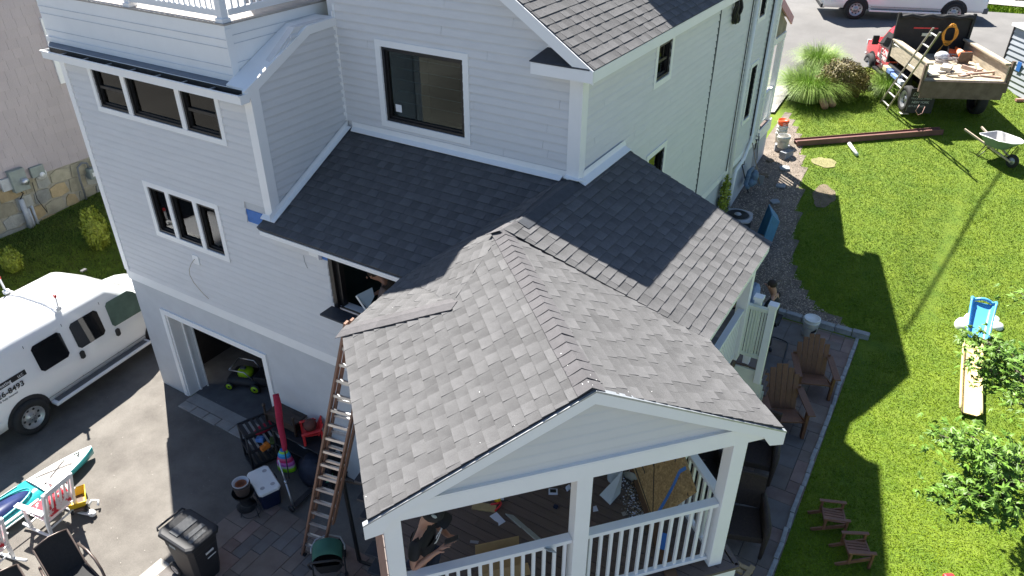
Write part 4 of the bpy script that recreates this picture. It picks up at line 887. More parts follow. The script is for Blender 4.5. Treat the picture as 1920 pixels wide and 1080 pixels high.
    if rack:
        for i, x in enumerate((1.15, 2.65, 3.55)[:3]):
            if i == 2: continue
            b = MB(); b.bar((x, -.80, 2.17), (x, .80, 2.17), .035, .05); bar_ = obj('rack_bar', b, m_vwhite, parent=v)
            for s in (-1, 1):
                b = MB(); b.box((x, s * .80, 2.13), (.12, .07, .08)); b.bar((x, s * .82, 2.15), (x, s * .86, 2.44), .04, .03); obj('rack_upright', b, m_vwhite, parent=v)
                b = MB(); b.box((x, s * .863, 2.46), (.05, .05, .07)); obj('rack_cap', b, m_redp, parent=v, bevel=.008)
        b = MB(); b.box((4.0, .1, 2.115), (.12, .08, .03)); obj('roof_clip', b, m_dark, parent=v)
    if logo:
        xr = dx[2] - .22
        fr = lambda x, z: frame(S(x, z, .009), (1, 0, 0), (0, .155, 1) if z > 1.12 else (0, 0, 1))
        m_ink = M('black_vinyl_ink', (.012, .012, .015), .4)
        text('lettering', 'B', .42, fr(xr - .66, 1.60), m_ink, body, bold=.012)
        b = MB(); q = lambda x, z: S(x, z, .006); b.prism([q(xr - 1.9, 1.30), q(xr + .05, 1.30), q(xr + .05, 1.41), q(xr - 1.9, 1.41)], (0, -.003, 0)); obj('lettering_band', b, m_ink, parent=body)
        text('lettering', 'ng & Heating', .098, frame(S(xr - .78, 1.325, .0105), (1, 0, 0), (0, .155, 1)), M('white_ink', (.8, .8, .8), .5), body)
        text('lettering', 'LLC', .07, frame(S(xr - .13, 1.325, .0095), (1, 0, 0), (0, .155, 1)), MATS['white_ink'], body)
        text('lettering', '3-926-8493', .17, frame(S(xr - .86, 1.13, .006), (1, 0, 0), (0, 0, 1)), m_ink, body, bold=.003)
        text('lettering', 'Licensed & Fully Insured', .062, frame(S(xr - .86, 1.05, .006), (1, 0, 0), (0, 0, 1)), MATS['grey_plastic'], body)
        # emblem: white tub with blue water and black legs
        b = MB()
        for k, (m_, r0, dz) in enumerate(((m_ink, 1.08, 0), (m_vwhite, 1.0, .0), (M('logo_blue', (.03, .25, .5), .4), .82, .02))):
            c = MB(); cx, cz = xr - .72, 1.51; c.prism([S(cx + .27 * r0 * math.cos(a), cz + dz + (.05 if math.sin(a) > 0 else .10) * r0 * math.sin(a) * (1 if k < 2 else .5), .006 + .003 * k) for a in np.linspace(0, 2 * PI, 22)[:-1]], (0, -.002, 0)); obj('emblem', c, m_, parent=body)
        c = MB(); c.prism([S(xr - .56, 1.34, .007), S(xr - .50, 1.33, .007), S(xr - .54, 1.38, .007), S(xr - .48, 1.44, .007), S(xr - .56, 1.43, .007)], (0, -.003, 0)); obj('emblem', c, m_ink, parent=body)
    return v
# left van: rear wheel beside the camera, nose behind the house corner
yawL = R(96.5); fx = Vector((math.cos(yawL), math.sin(yawL), 0)); lf = Vector((-fx.y, fx.x, 0))
pL = Vector((-14.45, 4.78, 0)) - fx * 1.25 + lf * .97
work_van('work_van', 'white plumbing and heating van parked on the driveway left of the garage', (pL.x, pL.y, 0.01), yawL, rack=True, logo=True)
# van across the street
a_, b_ = G(1599, 37, gz(-4.4, 33.2)), G(1783, 45, gz(-1, 34.4)); f2 = (b_ - a_); f2.z = 0; ang = math.atan2(f2.y, f2.x); f2.normalize(); l2 = Vector((-f2.y, f2.x, 0))
p2 = a_ - f2 * 1.25 + l2 * .97
work_van('street_van', 'white van parked across the street behind the red truck', (p2.x, p2.y, 4.12), ang, lamp=True, WB=3.55, L=5.95, glassy=False)
# ------------------------------------------------------------------ red truck with dump bed
TR = Vector((-1.02, 24.85, 0)); tf = Vector((-.44, .898, 0)).normalized(); tz = gz(-.6, 26.5) - .02; BH = .22
truck = thing('dump_truck', 'red masonry truck with an open dump bed full of tools and planks', 'truck', (TR.x, TR.y, tz), math.atan2(tf.y, tf.x))
m_red = M('red_truck_paint', (.55, .012, .022), .25, .04, 3, coat=.6); m_bedw = M('bed_tan_wood', (.40, .34, .25), .85, .3, 3, bump=.3, bscale=30, stretch=(1, 5, 5), grain=.15)
m_rust = M('rusty_brown_steel', (.10, .068, .05), .8, .3, 4, col2=(.18, .13, .10), bump=.2); m_blk = M('black_mesh_tarp', (.012, .012, .013), .7, .4, 5, bump=.6, bscale=8)
def tp(name, mb, m, parent=None, **k): return obj(name, mb, m, parent=parent or truck, **k)
BW = 2.3
mb = MB(); mb.b2((0, -BW, 1.22), (3.0, 0, 1.28)); tp('bed_floor', mb, m_bedw)
mb = MB(); mb.b2((-.05, -BW, .74), (-.0, 0, 1.24)); mb.b2((-.07, -BW, 1.21), (-.051, 0, 1.25)); tp('tailgate', mb, m_rust)
mb = MB(); mb.b2((.0, -.05, 1.281), (3.0, .0, 1.70)); mb.b2((0, -.16, 1.70), (3.0, .03, 1.75)); tp('side_board', mb, m_bedw, bevel=.01)
mb = MB(); mb.b2((.0, -BW, 1.281), (3.0, -BW + .05, 1.72)); mb.b2((.05, -BW - .04, 1.72), (3.0, -BW + .14, 1.78)); tp('side_board', mb, m_bedw, bevel=.01)
tp('bed_post', MB().b2((-.05, -BW - .08, .95), (.05, -BW - .005, 1.86)), m_rust); tp('bed_post', MB().b2((-.05, .005, .92), (.05, .07, 1.7)), m_rust)
mb = MB(); mb.b2((3.0, -BW, 1.0), (3.06, 0, 2.5)); mb.b2((2.92, -BW - .03, 1.0), (3.0, -BW + .05, 2.55)); mb.b2((2.92, -.05, 1.0), (3.0, .03, 2.55)); bh = tp('bulkhead', mb, m_blk)
mb = MB(); mb.tube([(2.93, -BW + .05 + k * .157, 2.44 + .03 * math.sin(k * 1.7)) for k in range(15)], .07, 8); mb.b2((2.985, -BW + .02, 1.9), (2.999, -.02, 2.4)); tp('rolled_tarp', mb, m_blk)
mb = MB(); mb.b2((2.97, -1.3, 2.06), (2.984, -.55, 2.10)); tp('bed_sticker', mb, m_redp); mb = MB(); mb.b2((2.95, -1.15, 1.84), (2.984, -.85, 1.93)); tp('work_lamp', mb, M('pale_lens', (.6, .65, .5), .3))
mb = MB(); mb.b2((.2, -BW + .5, .75), (5.1, -BW + .75, 1.2)); mb.b2((.2, -.75, .75), (5.1, -.5, 1.2)); tp('chassis_rail', mb, m_iron)
mb = MB(); mb.b2((1.5, -.35, .55), (2.9, -.02, .98)); tp('underbed_tool_box', mb, m_iron, bevel=.02)
for i, (x, y, z, s, c) in enumerate(((2.7, .06, .95, (.34, .16, .14), (.55, .5, .3)), (2.35, .06, .95, (.3, .14, .12), (.12, .2, .45)), (1.9, .06, .92, (.5, .12, .1), (.2, .3, .6)), (1.35, .06, .90, (.3, .12, .12), (.5, .55, .65)))):
    mb = MB(); mb.box((x, y, z - .1), s); tp('strapped_tool', mb, M('tool_tone_%s' % 'abcd'[i], c, .5), bevel=.015)
for s, yy in ((1, -.12), (-1, -BW + .12)):
    wheel(truck, (.95, yy, .40), .40, .28, s)
    wheel(truck, (4.78, yy - s * .03, .40), .40, .26, s)
mb = MB(); mb.b2((.28, -.62, .18), (.31, .12, .92)); fl = tp('mud_flap', mb, m_dark)
m_chalk = M('worn_white_ink', (.35, .40, .40), .7)
FM = lambda u, z: frame((.277, .10 - u, z), (0, -1, 0), (0, 0, 1))
text('lettering', 'DEJANA', .15, FM(.04, .70), m_chalk, fl, shear=.3); text('lettering', 'TRUCK EQUIPMENT', .068, FM(.02, .60), m_chalk, fl); text('lettering', 'NEW YORK', .095, FM(.07, .48), m_chalk, fl, bold=.002); text('lettering', '877-335-2621', .085, FM(.01, .36), m_chalk, fl)
# cab: lofted body
def csec(x, zt, w, zb=.55, r=.1, belt=None):
    h = [(-w, zb), (-w - .01, .8), (-w, 1.05)]
    if belt: h += [(-w + .02, belt)]
    h += [(-w + (.12 if zt > 1.5 else .05), zt - r), (-w + (.2 if zt > 1.5 else .12), zt - .02), (-w + .5, zt)]
    while len(h) < 8: h.insert(3, tuple((a + b) / 2 for a, b in zip(h[2], h[3])))
    return [Vector((x, y - BW / 2, z)) for y, z in h] + [Vector((x, -y - BW / 2, z)) for y, z in reversed(h)]
mb = MB(); mb.loft([csec(3.14, 1.85, .98, belt=1.25), csec(3.2, 1.93, .98, belt=1.25), csec(4.0, 1.95, .98, belt=1.25), csec(4.18, 1.86, .98, belt=1.25), csec(4.62, 1.36, .98, belt=1.2), csec(4.75, 1.30, .98), csec(5.4, 1.24, .97), csec(5.62, 1.12, .94), csec(5.68, .9, .92)]); cab = tp('cab', mb, m_red)
for s in (1, -1):
    y0 = -BW / 2 + s * .985
    q = lambda x, z, o=.0: Vector((x, -BW / 2 + s * ((.988 - max(0, z - 1.2) * .16) + o), z))
    mb = MB(); mb.prism([q(3.32, 1.26), q(4.44, 1.24), q(4.40, 1.32), q(4.08, 1.72), q(3.36, 1.74)], (0, s * .012, 0)); tp('side_window', mb, m_tint)
    mb = MB(); mb.prism([q(3.25, .6, .002), q(3.262, .6, .002), q(3.262, 1.78, .002), q(3.25, 1.78, .002)], (0, s * .01, 0)); tp('door_seam', mb, m_iron)
    mb = MB(); mb.prism([q(4.34, .6, .002), q(4.352, .6, .002), q(4.352, 1.2, .002), q(4.34, 1.2, .002)], (0, s * .01, 0)); tp('door_seam', mb, m_iron)
    mb = MB(); n = 14; mb.prism([Vector((4.78 + .46 * math.cos(a), y0 + s * .006, .42 + .46 * math.sin(a))) for a in np.linspace(0, PI, n)], (0, s * .006, 0)); tp('wheel_arch', mb, m_iron)
    mb = MB(); mb.b2((4.28, y0 + s * .10, 1.22), (4.36, y0 + s * .30, 1.52)); mb.bar((4.3, y0, 1.25), (4.32, y0 + s * .12, 1.3), .04, .04); tp('mirror', mb, m_dark, bevel=.02)
    mb = MB(); mb.b2((5.60, y0 - s * .26, .92), (5.70, y0 - s * .02, 1.08)); tp('headlight', mb, MATS['lamp_lens'], bevel=.01)
mb = MB(); mb.prism([Vector((4.2, -BW / 2 - .72, 1.86)), Vector((4.2, -BW / 2 + .72, 1.86)), Vector((4.61, -BW / 2 + .86, 1.38)), Vector((4.61, -BW / 2 - .86, 1.38))], (.012, 0, .012)); tp('windscreen', mb, m_tint)
mb = MB(); mb.b2((5.62, -BW / 2 - .95, .42), (5.76, -BW / 2 + .95, .62)); tp('front_bumper', mb, m_galv, bevel=.02)
mb = MB(); mb.b2((3.3, -.22, .44), (4.3, -.06, .50)); tp('cab_step', mb, m_iron)
DM = lambda x, z: frame((x, -BW / 2 + 1.002, z), (-1, 0, 0), (0, 0, 1))
m_wink = MATS['white_ink']
text('lettering', 'C.ONNI', .24, DM(4.12, 1.02), m_wink, cab, shear=.25, bold=.004); text('lettering', 'MASONRY', .19, DM(4.34, .84), m_wink, cab, bold=.004); text('lettering', 'C. 203 609-1162', .085, DM(4.30, .68), m_wink, cab)
# load on the truck (each a thing)
TM = Matrix.Translation((TR.x, TR.y, tz)) @ Matrix.Rotation(math.atan2(tf.y, tf.x), 4, 'Z')
def TL(x, y, z): return TM @ Vector((x, y, z))
m_conemat = M('orange_cone', (.75, .14, .03), .5, .08, 6); m_coneband = M('pale_band', (.75, .55, .42), .5)
def cone(loc, rot, label):
    c = thing('traffic_cone', label, 'traffic cone', loc, rot=rot); mb = MB(); mb.box((0, 0, .02), (.36, .36, .04)); obj('cone_base', mb, MATS['rusty_brown_steel'], parent=c, bevel=.01)
    mb = MB(); mb.lathe([(.14, .04), (.105, .25), (.085, .42), (.03, .70), (.0, .70)], n=18); obj('cone_body', mb, m_conemat, parent=c); mb = MB(); mb.lathe([(.108, .25), (.088, .42)], n=18); obj('cone_band', mb, m_coneband, parent=c); return c
cone(TL(1.85, -1.85, 1.46), (R(78), 0, R(-150)), 'orange traffic cone lying on its side in the truck bed')
cone(TL(2.55, -1.6, 1.42), (R(82), 0, R(95)), 'orange traffic cone at the back of the truck bed under the hose')
mb = MB(); r_ = random.Random(5)
for k in range(9):
    a0 = r_.uniform(0, 1); mb.tube([TL(2.7 + .05 * r_.random(), -1.62 + (.16 + .02 * k * .5) * math.sin(t) + .04 * a0, 1.98 + (.34 - .015 * k) * math.cos(t) - .05 * a0) for t in np.linspace(0, 2 * PI, 18)], .013, 5)
mb.tube([TL(2.6, -1.45, 1.7), TL(2.4, -1.2, 1.45), TL(2.3, -1.15, 1.34), TL(2.2, -1.3, 1.31)], .013, 5)
tag(obj('hose_coil', mb, M('yellow_orange_hose', (.70, .32, .03), .5)), 'orange yellow hose coil hanging on the black bulkhead of the truck', 'hose')
mb = MB()
for k in range(9):
    a = r_.uniform(0, 6); p = [TL(1.9 + .25 * math.cos(t * 1.1 + a) + .1 * k * .3, -1.35 + .35 * math.sin(t + a) - .02 * k, 1.32 + .03 * k * .5) for t in np.linspace(0, 4, 9)]; mb.tube(p, .014, 5)
tag(obj('cable_heap', mb, M('grey_cable', (.30, .27, .26), .7, .3, 8)), 'heap of grey and brown cables in the middle of the truck bed', 'cables')
mb = MB(); mb.ell(TL(2.05, -1.25, 1.44), (.22, .2, .16), 10, 6); tag(obj('plastic_bag', mb, M('clear_bag', (.55, .57, .62), .25, .4, 9, bump=1, bscale=12)), 'crumpled silvery plastic bag beside the fallen traffic cone', 'bag')
for i, (x, y, l, w, a, h, c) in enumerate(((1.05, -.62, .9, .30, 12, .06, 0), (.95, -.98, .55, .28, -30, .14, 0), (.45, -.35, .5, .32, 4, .05, 0), (.55, -1.45, .7, .12, -60, .04, 1), (.8, -1.75, .9, .10, -48, .05, 1), (.6, -1.95, .95, .07, -70, .06, 1), (.35, -2.05, .6, .09, 70, .05, 1), (1.1, -1.95, .8, .08, -20, .10, 1), (.9, -1.6, .5, .05, 25, .12, 1))):
    mb = MB(); mb.box((0, 0, 0), (l, w, h)); o = obj('scrap_board', mb, M('pale_scrap_board', (.50, .45, .37), .8, .2, 4, stretch=(1, 6, 6)) if not c else M('pinkish_lath', (.42, .30, .24), .8, .25, 5), bevel=.004)
    o.matrix_world = TM @ Matrix.Translation((x, y, 1.285 + h / 2 + .02 * (i % 3))) @ Matrix.Rotation(R(a), 4, 'Z')
    tag(o, ['wide pale board lying lengthwise at the left rear of the truck bed', 'thick pale block set slantwise behind the tailgate', 'short pale board at the left corner of the tailgate', 'narrow lath slanting towards the tailgate middle', 'long lath in the scrap pile on the right of the truck bed', 'thin lath crossing the right hand scrap pile', 'short lath by the right end of the tailgate', 'lath on top of the right hand scrap pile', 'small stick crossing the scrap pile'][i], 'board', 'scrap boards in the truck bed')
mb = MB(); mb.tube([TL(.4 + .22 * math.cos(t), -1.15 + .36 * math.sin(t), 1.305) for t in np.linspace(0, 2 * PI, 22)], .02, 6); tag(obj('hoop', mb, M('tan_hoop', (.35, .29, .21), .8)), 'flat tan hoop lying on the truck bed behind the tailgate', 'hoop')
mb = MB(); mb.tube([TL(-.1, -.05, .55), TL(-.12, .02, .38), TL(-.12, -.08, .25), TL(-.1, -.2, .30), TL(-.1, -.22, .5)], .012, 5); obj('cable_loop', mb, M('pink_cable', (.45, .26, .22), .6), parent=None); tag(bpy.context.scene.objects['cable_loop'], 'pinkish cable loop hanging under the truck tailgate', 'cable')
# ladders at the truck
def ladder(name, label, p0, p1, q0, q1, n, m, rw=.05, rd=.025, rungm=None, off=0, k0=.05, k1=.95, world=True, cat='ladder', double=False):
    """p0-q0 one rail foot-head, p1-q1 the other"""
    p0, p1, q0, q1 = [Vector(v) for v in (p0, p1, q0, q1)]; c = (p0 + p1) / 2
    t = thing(name, label, cat, tuple(c), world=True); up = (q0 - p0).cross(p1 - p0).normalized()
    for a, b in ((p0, q0), (p1, q1)):
        mb = MB(); mb.bar(a, b, rd, rw, up=up); obj('rail', mb, m, parent=t)
    for k in range(n):
        f = lerp(k0, k1, k / (n - 1)); mb = MB(); a, b = p0.lerp(q0, f), p1.lerp(q1, f)
        if double: mb.bar(a, b, .05, .03, up=up)
        else: mb.bar(a, b, .028, .028, up=up)
        obj('rung', mb, rungm or m, parent=t)
    return t, up
m_wal = M('weathered_metal', (.34, .30, .27), .5, .15, 10, metal=.3)
def mk_lad(pa, pb, ha, hb, zg, L, *a, **k):
    A, B = G(*pa, zg), G(*pb, zg); best = None
    for z in np.arange(zg + .5, zg + 4, .02):
        H = G(*ha, z); d = (H - A).length
        if best is None or abs(d - L) < best[0]: best = (abs(d - L), z)
    z = best[1]; H = G(*ha, z); return ladder(a[0], a[1], A, B, H, H + (B - A) * ((G(*hb, z) - H).length / max(.01, (B - A).length)) if 0 else G(*hb, z), *a[2:], **k)
mk_lad((1650, 193), (1663, 206), (1750, 52), (1763, 60), gz(-2, 26), 3.9, 'ladder', 'brown metal ladder leaning on the side of the truck bed', 8, m_wal, rungm=M('pale_rung', (.75, .73, .7), .4))
mk_lad((1651, 143), (1668, 152), (1676, 78), (1698, 92), gz(-2.3, 28), 2.1, 'short_ladder', 'short ladder hooked on the truck side behind the longer ladder', 4, m_wal, rungm=MATS['pale_rung'])
# ------------------------------------------------------------------ shed at the right edge
sc, s2 = G(1865, 165, 3.2), G(1925, 197, 3.2); sd_ = (s2 - sc); sd_.z = 0; sd_.normalize(); sn = Vector((sd_.y, -sd_.x, 0))
if sn.dot(sc - CAM) > 0: sn = -sn
sc.z = 3.15
shed = thing('storage_shed', 'blue grey lap sided shed with a flat white roof beyond the truck', 'shed', tuple(sc), world=True)
mb = MB(); q = lambda a, n, z: sc + sd_ * a - sn * n + VZ * z
SHH = 2.05
mb.prism([q(0, 0, 0), q(4, 0, 0), q(4, 2.6, 0), q(0, 2.6, 0)], VZ * SHH); shw = obj('shed_wall', mb, M('shed_body', (.16, .17, .19), .7), parent=shed)
for k in range(12):
    z = .02 + k * SHH / 12.2; mb = MB(); mb.prism([q(.03, -.002, z), q(.03, -.035, z), q(.03, -.008, z + .165), q(.03, -.002, z + .165)], sd_ * 3.9); obj('lap_board', mb, M('shed_lap', (.40, .43, .47), .6, .05, 3, rv=.04), parent=shw, loc=(0, 0, 0))
mb = MB(); mb.prism([q(-.03, -.04, 0), q(.029, -.04, 0), q(.029, .04, 0), q(-.03, .04, 0)], VZ * SHH); obj('corner_trim', mb, m_iron, parent=shed)
mb = MB(); mb.prism([q(-.08, -.10, SHH), q(4, -.10, SHH), q(4, 2.7, SHH), q(-.08, 2.7, SHH)], VZ * .09); obj('shed_roof', mb, m_trim, parent=shed)
mb = MB(); mb.prism([q(.78, -.05, .86), q(.98, -.05, .86), q(.98, -.05, 1.14), q(.78, -.05, 1.14)], -sn * -.012); obj('blue_sticker', mb, m_wrap, parent=shed)
# ------------------------------------------------------------------ the neighbouring house on the left
XN = -21.5
nb = thing('neighbour_house', 'pinkish beige shingle sided neighbouring house on a stone foundation at the left edge', 'house', (XN, 10, 1), world=True)
m_nsh = M('pink_beige_shingle', (.52, .455, .45), .85, .05, 1.5, bump=.3, bscale=60, stretch=(1, 1, .25), rv=.035, grain=.05, gscale=120)
m_mort = M('old_mortar', (.42, .39, .31), .95, .15, 8, bump=.4)
ZF = 2.35; ZN1 = 8.4; Y0n, Y1n = 3.0, 16.0
mb = MB(); mb.b2((XN - 6, Y0n, 0), (XN, Y1n, ZF)); nf = obj('foundation', mb, m_mort, parent=nb)
mb = MB(); mb.b2((XN - 6, Y0n, ZF + .001), (XN + .02, Y1n, ZN1)); nw = obj('wall', mb, m_nsh, parent=nb)
r_ = random.Random(4); cells = []
z = ZF - .02; row = 0
while z < ZN1 - .1:
    y = Y0n + r_.uniform(-.3, 0); 
    while y < Y1n:
        w = r_.uniform(.24, .34); cells.append((y, y + w - .004, z, z + .235, r_.uniform(.0, .003))); y += w
    z += .24
def nshape(c): 
    y0, y1, z0, z1, j = c; X = XN + .021
    return [(X, y0, z0), (X, y1, z0), (X + .024 + j, y1, z0), (X + .024 + j, y0, z0), (X + .006, y0, z1), (X + .006, y1, z1), (X, y0, z1), (X, y1, z1)], [(0, 3, 2, 1), (3, 4, 5, 2), (4, 6, 7, 5), (0, 6, 4, 3), (1, 2, 5, 7)]
vis = []; restn = MB()
for c in cells:
    X, Y = PR((XN, (c[0] + c[1]) / 2, c[2])); 
    (vis if (-10 < X < 215 and -10 < Y < 420) else [None]).append(c) if 0 else None
    inv = -10 < X < 215 and -20 < Y < 420
    vis.append((0 if inv else 1, (Vector((XN, c[0], c[2])) - CAM).length, c))
vis.sort(key=lambda t: t[:2])
for i, (_, d, c) in enumerate(vis):
    vs, fs = nshape(c)
    if i < 290: q_ = MB(); q_.add(vs, fs); obj('wall_shingle', q_, m_nsh, parent=nw, loc=(0, 0, 0), fix=False)
    else: restn.add(vs, fs)
tag(obj('shingle_field', restn, m_nsh, parent=nw, loc=(0, 0, 0), fix=False), kind='stuff')
m_fst = M('yellow_fieldstone', (.44, .40, .29), .9, .2, 3, bump=.5, bscale=25, rv=.25); m_fst2 = M('ochre_fieldstone', (.48, .37, .21), .9, .2, 3, bump=.5, bscale=25, rv=.2); m_fst3 = M('grey_fieldstone', (.40, .40, .36), .9, .2, 3, bump=.5, bscale=25, rv=.2)
y = 5.5
zrow = [.7, 1.12, 1.5, 1.9, 2.30]
for k in range(4):
    y = 5.5 + r_.uniform(0, .3)
    while y < 14:
        w = r_.uniform(.35, .75); zc0, zc1 = zrow[k] + .005, zrow[k + 1] - .005
        p = [(y + .02, zc0 + r_.uniform(0, .05)), (y + w * .5, zc0 + r_.uniform(-.03, .02)), (y + w - .02, zc0 + r_.uniform(0, .08)), (y + w - r_.uniform(.0, .08), zc1 - r_.uniform(0, .08)), (y + w * .4, zc1), (y + r_.uniform(0, .08), zc1 - r_.uniform(0, .1))]
        q_ = MB(); q_.prism([(XN + .001, a, b) for a, b in p], (.025 + r_.uniform(0, .012), 0, 0)); obj('foundation_stone', q_, r_.choice([m_fst, m_fst, m_fst2, m_fst3, m_fst3]), parent=nf, loc=(0, 0, 0), bevel=.008); y += w
# window of the neighbour
wv = [GX(92, 100, XN), GX(128, 150, XN)]
yc = GX(122, 120, XN).y
T = MB(); y0w, y1w, z0w, z1w = yc - .32, yc + .65, 4.55, 6.3
for a, b, c, d in ((y0w, y1w, z1w - .1, z1w), (y0w, y1w, z0w, z0w + .1), (y0w, y0w + .1, z0w + .1, z1w - .1), (y1w - .1, y1w, z0w + .1, z1w - .1)): T.b2((XN + .03, a, c), (XN + .09, b, d))
nwf = obj('window_frame', T, m_trim, parent=nw, loc=(0, 0, 0)); T = MB(); T.b2((XN + .03, y0w + .1, z0w + .1), (XN + .055, y1w - .1, z1w - .1)); obj('window_pane', T, M('pale_blind', (.5, .52, .52), .3, .2, 3), parent=nw, loc=(0, 0, 0))
T = MB(); T.b2((XN + .056, y0w + .1, (z0w + z1w) / 2 - .03), (XN + .075, y1w - .1, (z0w + z1w) / 2 + .03)); T.b2((XN + .056, y0w + .101, z0w + .1), (XN + .07, y0w + .14, z1w - .1)); obj('window_sash', T, m_trim, parent=nw, loc=(0, 0, 0))
def on_n(px, py): return GX(px, py, XN + .05)
e = on_n(30, 336); mb = MB(); mb.b2((XN + .04, e.y - .20, e.z - .32), (XN + .22, e.y + .22, e.z + .3)); em = tag(obj('electric_meter_box', mb, M('meter_grey', (.30, .34, .31), .5), bevel=.02), 'grey electric meter box on the neighbouring house wall above the stone foundation', 'meter box')
mb = MB(); mb.lathe([(.0, .14), (.09, .13), (.10, .06), (.11, .0)], (XN + .22, e.y + .10, e.z - .05), 16, M=Matrix.Rotation(R(90), 3, 'Y')); obj('meter_dial', mb, m_alu, parent=em)
e2 = on_n(55, 324); mb = MB(); mb.b2((XN + .04, e2.y, e2.z - .16), (XN + .14, e2.y + .38, e2.z + .14)); tag(obj('service_box', mb, MATS['meter_grey'], bevel=.02), 'small grey box right of the electric meter', 'utility box')
e3 = on_n(76, 326); mb = MB(); mb.lathe([(0, .12), (.07, .11), (.075, .06), (.15, .05), (.15, 0)], (XN + .05, e3.y, e3.z), 18, M=Matrix.Rotation(R(90), 3, 'Y')); tag(obj('vent_cap', mb, m_trim), 'round white vent cap on the neighbouring wall', 'vent')
e4 = on_n(10, 346); mb = MB(); mb.b2((XN + .04, e4.y - .13, e4.z - .17), (XN + .12, e4.y + .13, e4.z + .17)); tag(obj('phone_box', mb, M('box_pale_grey', (.55, .57, .57), .5), bevel=.015), 'small pale box left of the electric meter', 'utility box')
for i, (px, r0, pt, pb) in enumerate(((45, .07, (37, 372), (52, 418)), (58, .035, (50, 390), (60, 416)), (63, .035, (56, 385), (66, 410)))):
    a, b = on_n(*pt), on_n(*pb); mb = MB(); mb.tube([(XN + .12, (a.y + b.y) / 2, a.z), (XN + .12, (a.y + b.y) / 2, max(.4, b.z - .25))], r0, 10); tag(obj('conduit_pipe', mb, M('pale_conduit', (.50, .52, .54), .5, .08, 8)), ['thick pale conduit rising from the grass below the meter', 'thin conduit in the middle of the three by the meter', 'thin conduit on the right of the three by the meter'][i], 'pipe', 'conduits below the electric meter')
mb = MB(); a = on_n(28, 352); mb.tube([(XN + .1, a.y, a.z), (XN + .12, a.y + .12, a.z - .2), (XN + .12, on_n(44, 395).y, on_n(37, 372).z)], .018, 6); mb.tube([(XN + .1, a.y + .45, a.z), (XN + .11, a.y + .42, a.z - .5), (XN + .11, a.y + .55, a.z - .95)], .01, 5); tag(obj('meter_cable', mb, m_iron, parent=None), 'black cables running down from the meter box to the conduits', 'cable')
g = on_n(163, 322); gm = thing('gas_meter', 'grey gas meter with curved pipes on the neighbouring foundation', 'gas meter', tuple(g), world=True)
mb = MB(); mb.b2((g.x, g.y - .05, g.z - .22), (g.x + .22, g.y + .22, g.z + .12)); obj('meter_body', mb, MATS['meter_grey'], parent=gm, bevel=.05); mb = MB(); mb.b2((g.x + .221, g.y + .02, g.z - .12), (g.x + .23, g.y + .15, g.z + .0)); obj('meter_label', mb, m_trim, parent=gm)
mb = MB(); mb.tube([(g.x + .1, g.y + .05, g.z + .1), (g.x + .1, g.y + .02, g.z + .28), (g.x + .1, g.y - .12, g.z + .34), (g.x + .1, g.y - .28, g.z + .25), (g.x + .1, g.y - .32, g.z - .1), (g.x + .1, g.y - .32, g.z - .75)], .03, 8); mb.tube([(g.x + .1, g.y + .15, g.z + .1), (g.x + .08, g.y + .22, g.z + .3), (g.x, g.y + .45, g.z + .38)], .025, 8); obj('gas_pipe', mb, M('pipe_grey', (.2, .21, .22), .5), parent=gm)
# ------------------------------------------------------------------ garden furniture and tools on the right
m_teak = M('brown_stained_wood', (.17, .075, .038), .55, .2, 5, bump=.15, bscale=30, stretch=(8, 8, 1.5), rv=.15)
m_redw = M('red_brown_wood', (.22, .10, .06), .5, .2, 6, rv=.12)
m_wick = M('dark_wicker', (.045, .030, .024), .7, .25, 30, bump=.8, bscale=90)
def part(p, name, m, *bars, bevel=0):
    mb = MB()
    for b in bars: mb.bar(*b)
    return obj(name, mb, m, parent=p, bevel=bevel)
def slab2(p, name, poly, ext, m, bevel=0, kind=None):
    mb = MB(); mb.prism(poly, ext); o = obj(name, mb, m, parent=p, bevel=bevel)
    if kind: o['kind'] = kind
    return o
def adirondack(label, loc, rz, group, s=1.0, back=True, m=m_teak, n=6):
    """local: faces +x, back leans to -x; seat slats across y"""
    c = thing('adirondack_chair', label, 'chair', loc, rz, group)
    for k in range(5): part(c, 'seat_slat', m, ((s * (.32 - k * .095), -s * .27, s * (.36 - k * .028)), (s * (.32 - k * .095), s * .27, s * (.36 - k * .028)), s * .085, s * .022))
    if back:
        for k in range(n):
            y = (k - (n - 1) / 2) * .095 * s; h = 1.02 - .11 * abs(k - (n - 1) / 2) ** 1.6 * .5
            a = Vector((-.16, y / s, .22)) * s; b = Vector((-.16 - .34 * h * .9, y * 1.12 / s, .22 + .78 * h)) * s
            part(c, 'back_slat', m, (a, b, .097 * s, .02 * s, (1, 0, .3)), bevel=.008)
        part(c, 'back_rail', m, ((-.34 * s, -.36 * s, .60 * s), (-.34 * s, .36 * s, .60 * s), .04 * s, .05 * s)); part(c, 'back_rail', m, ((-.24 * s, -.30 * s, .32 * s), (-.24 * s, .30 * s, .32 * s), .04 * s, .06 * s))
    for y in (-.31, .31):
        part(c, 'arm', m, ((.42 * s, y * 1.15 * s, .56 * s), (-.34 * s, y * 1.1 * s, .58 * s), .13 * s, .022 * s), bevel=.01)
        part(c, 'leg', m, ((.34 * s, y * s, 0), (.34 * s, y * s, .55 * s), .05 * s, .09 * s)); part(c, 'leg', m, ((.36 * s, y * .93 * s, .36 * s), (-.52 * s, y * .93 * s, .03 * s), .03 * s, .11 * s))
    return c
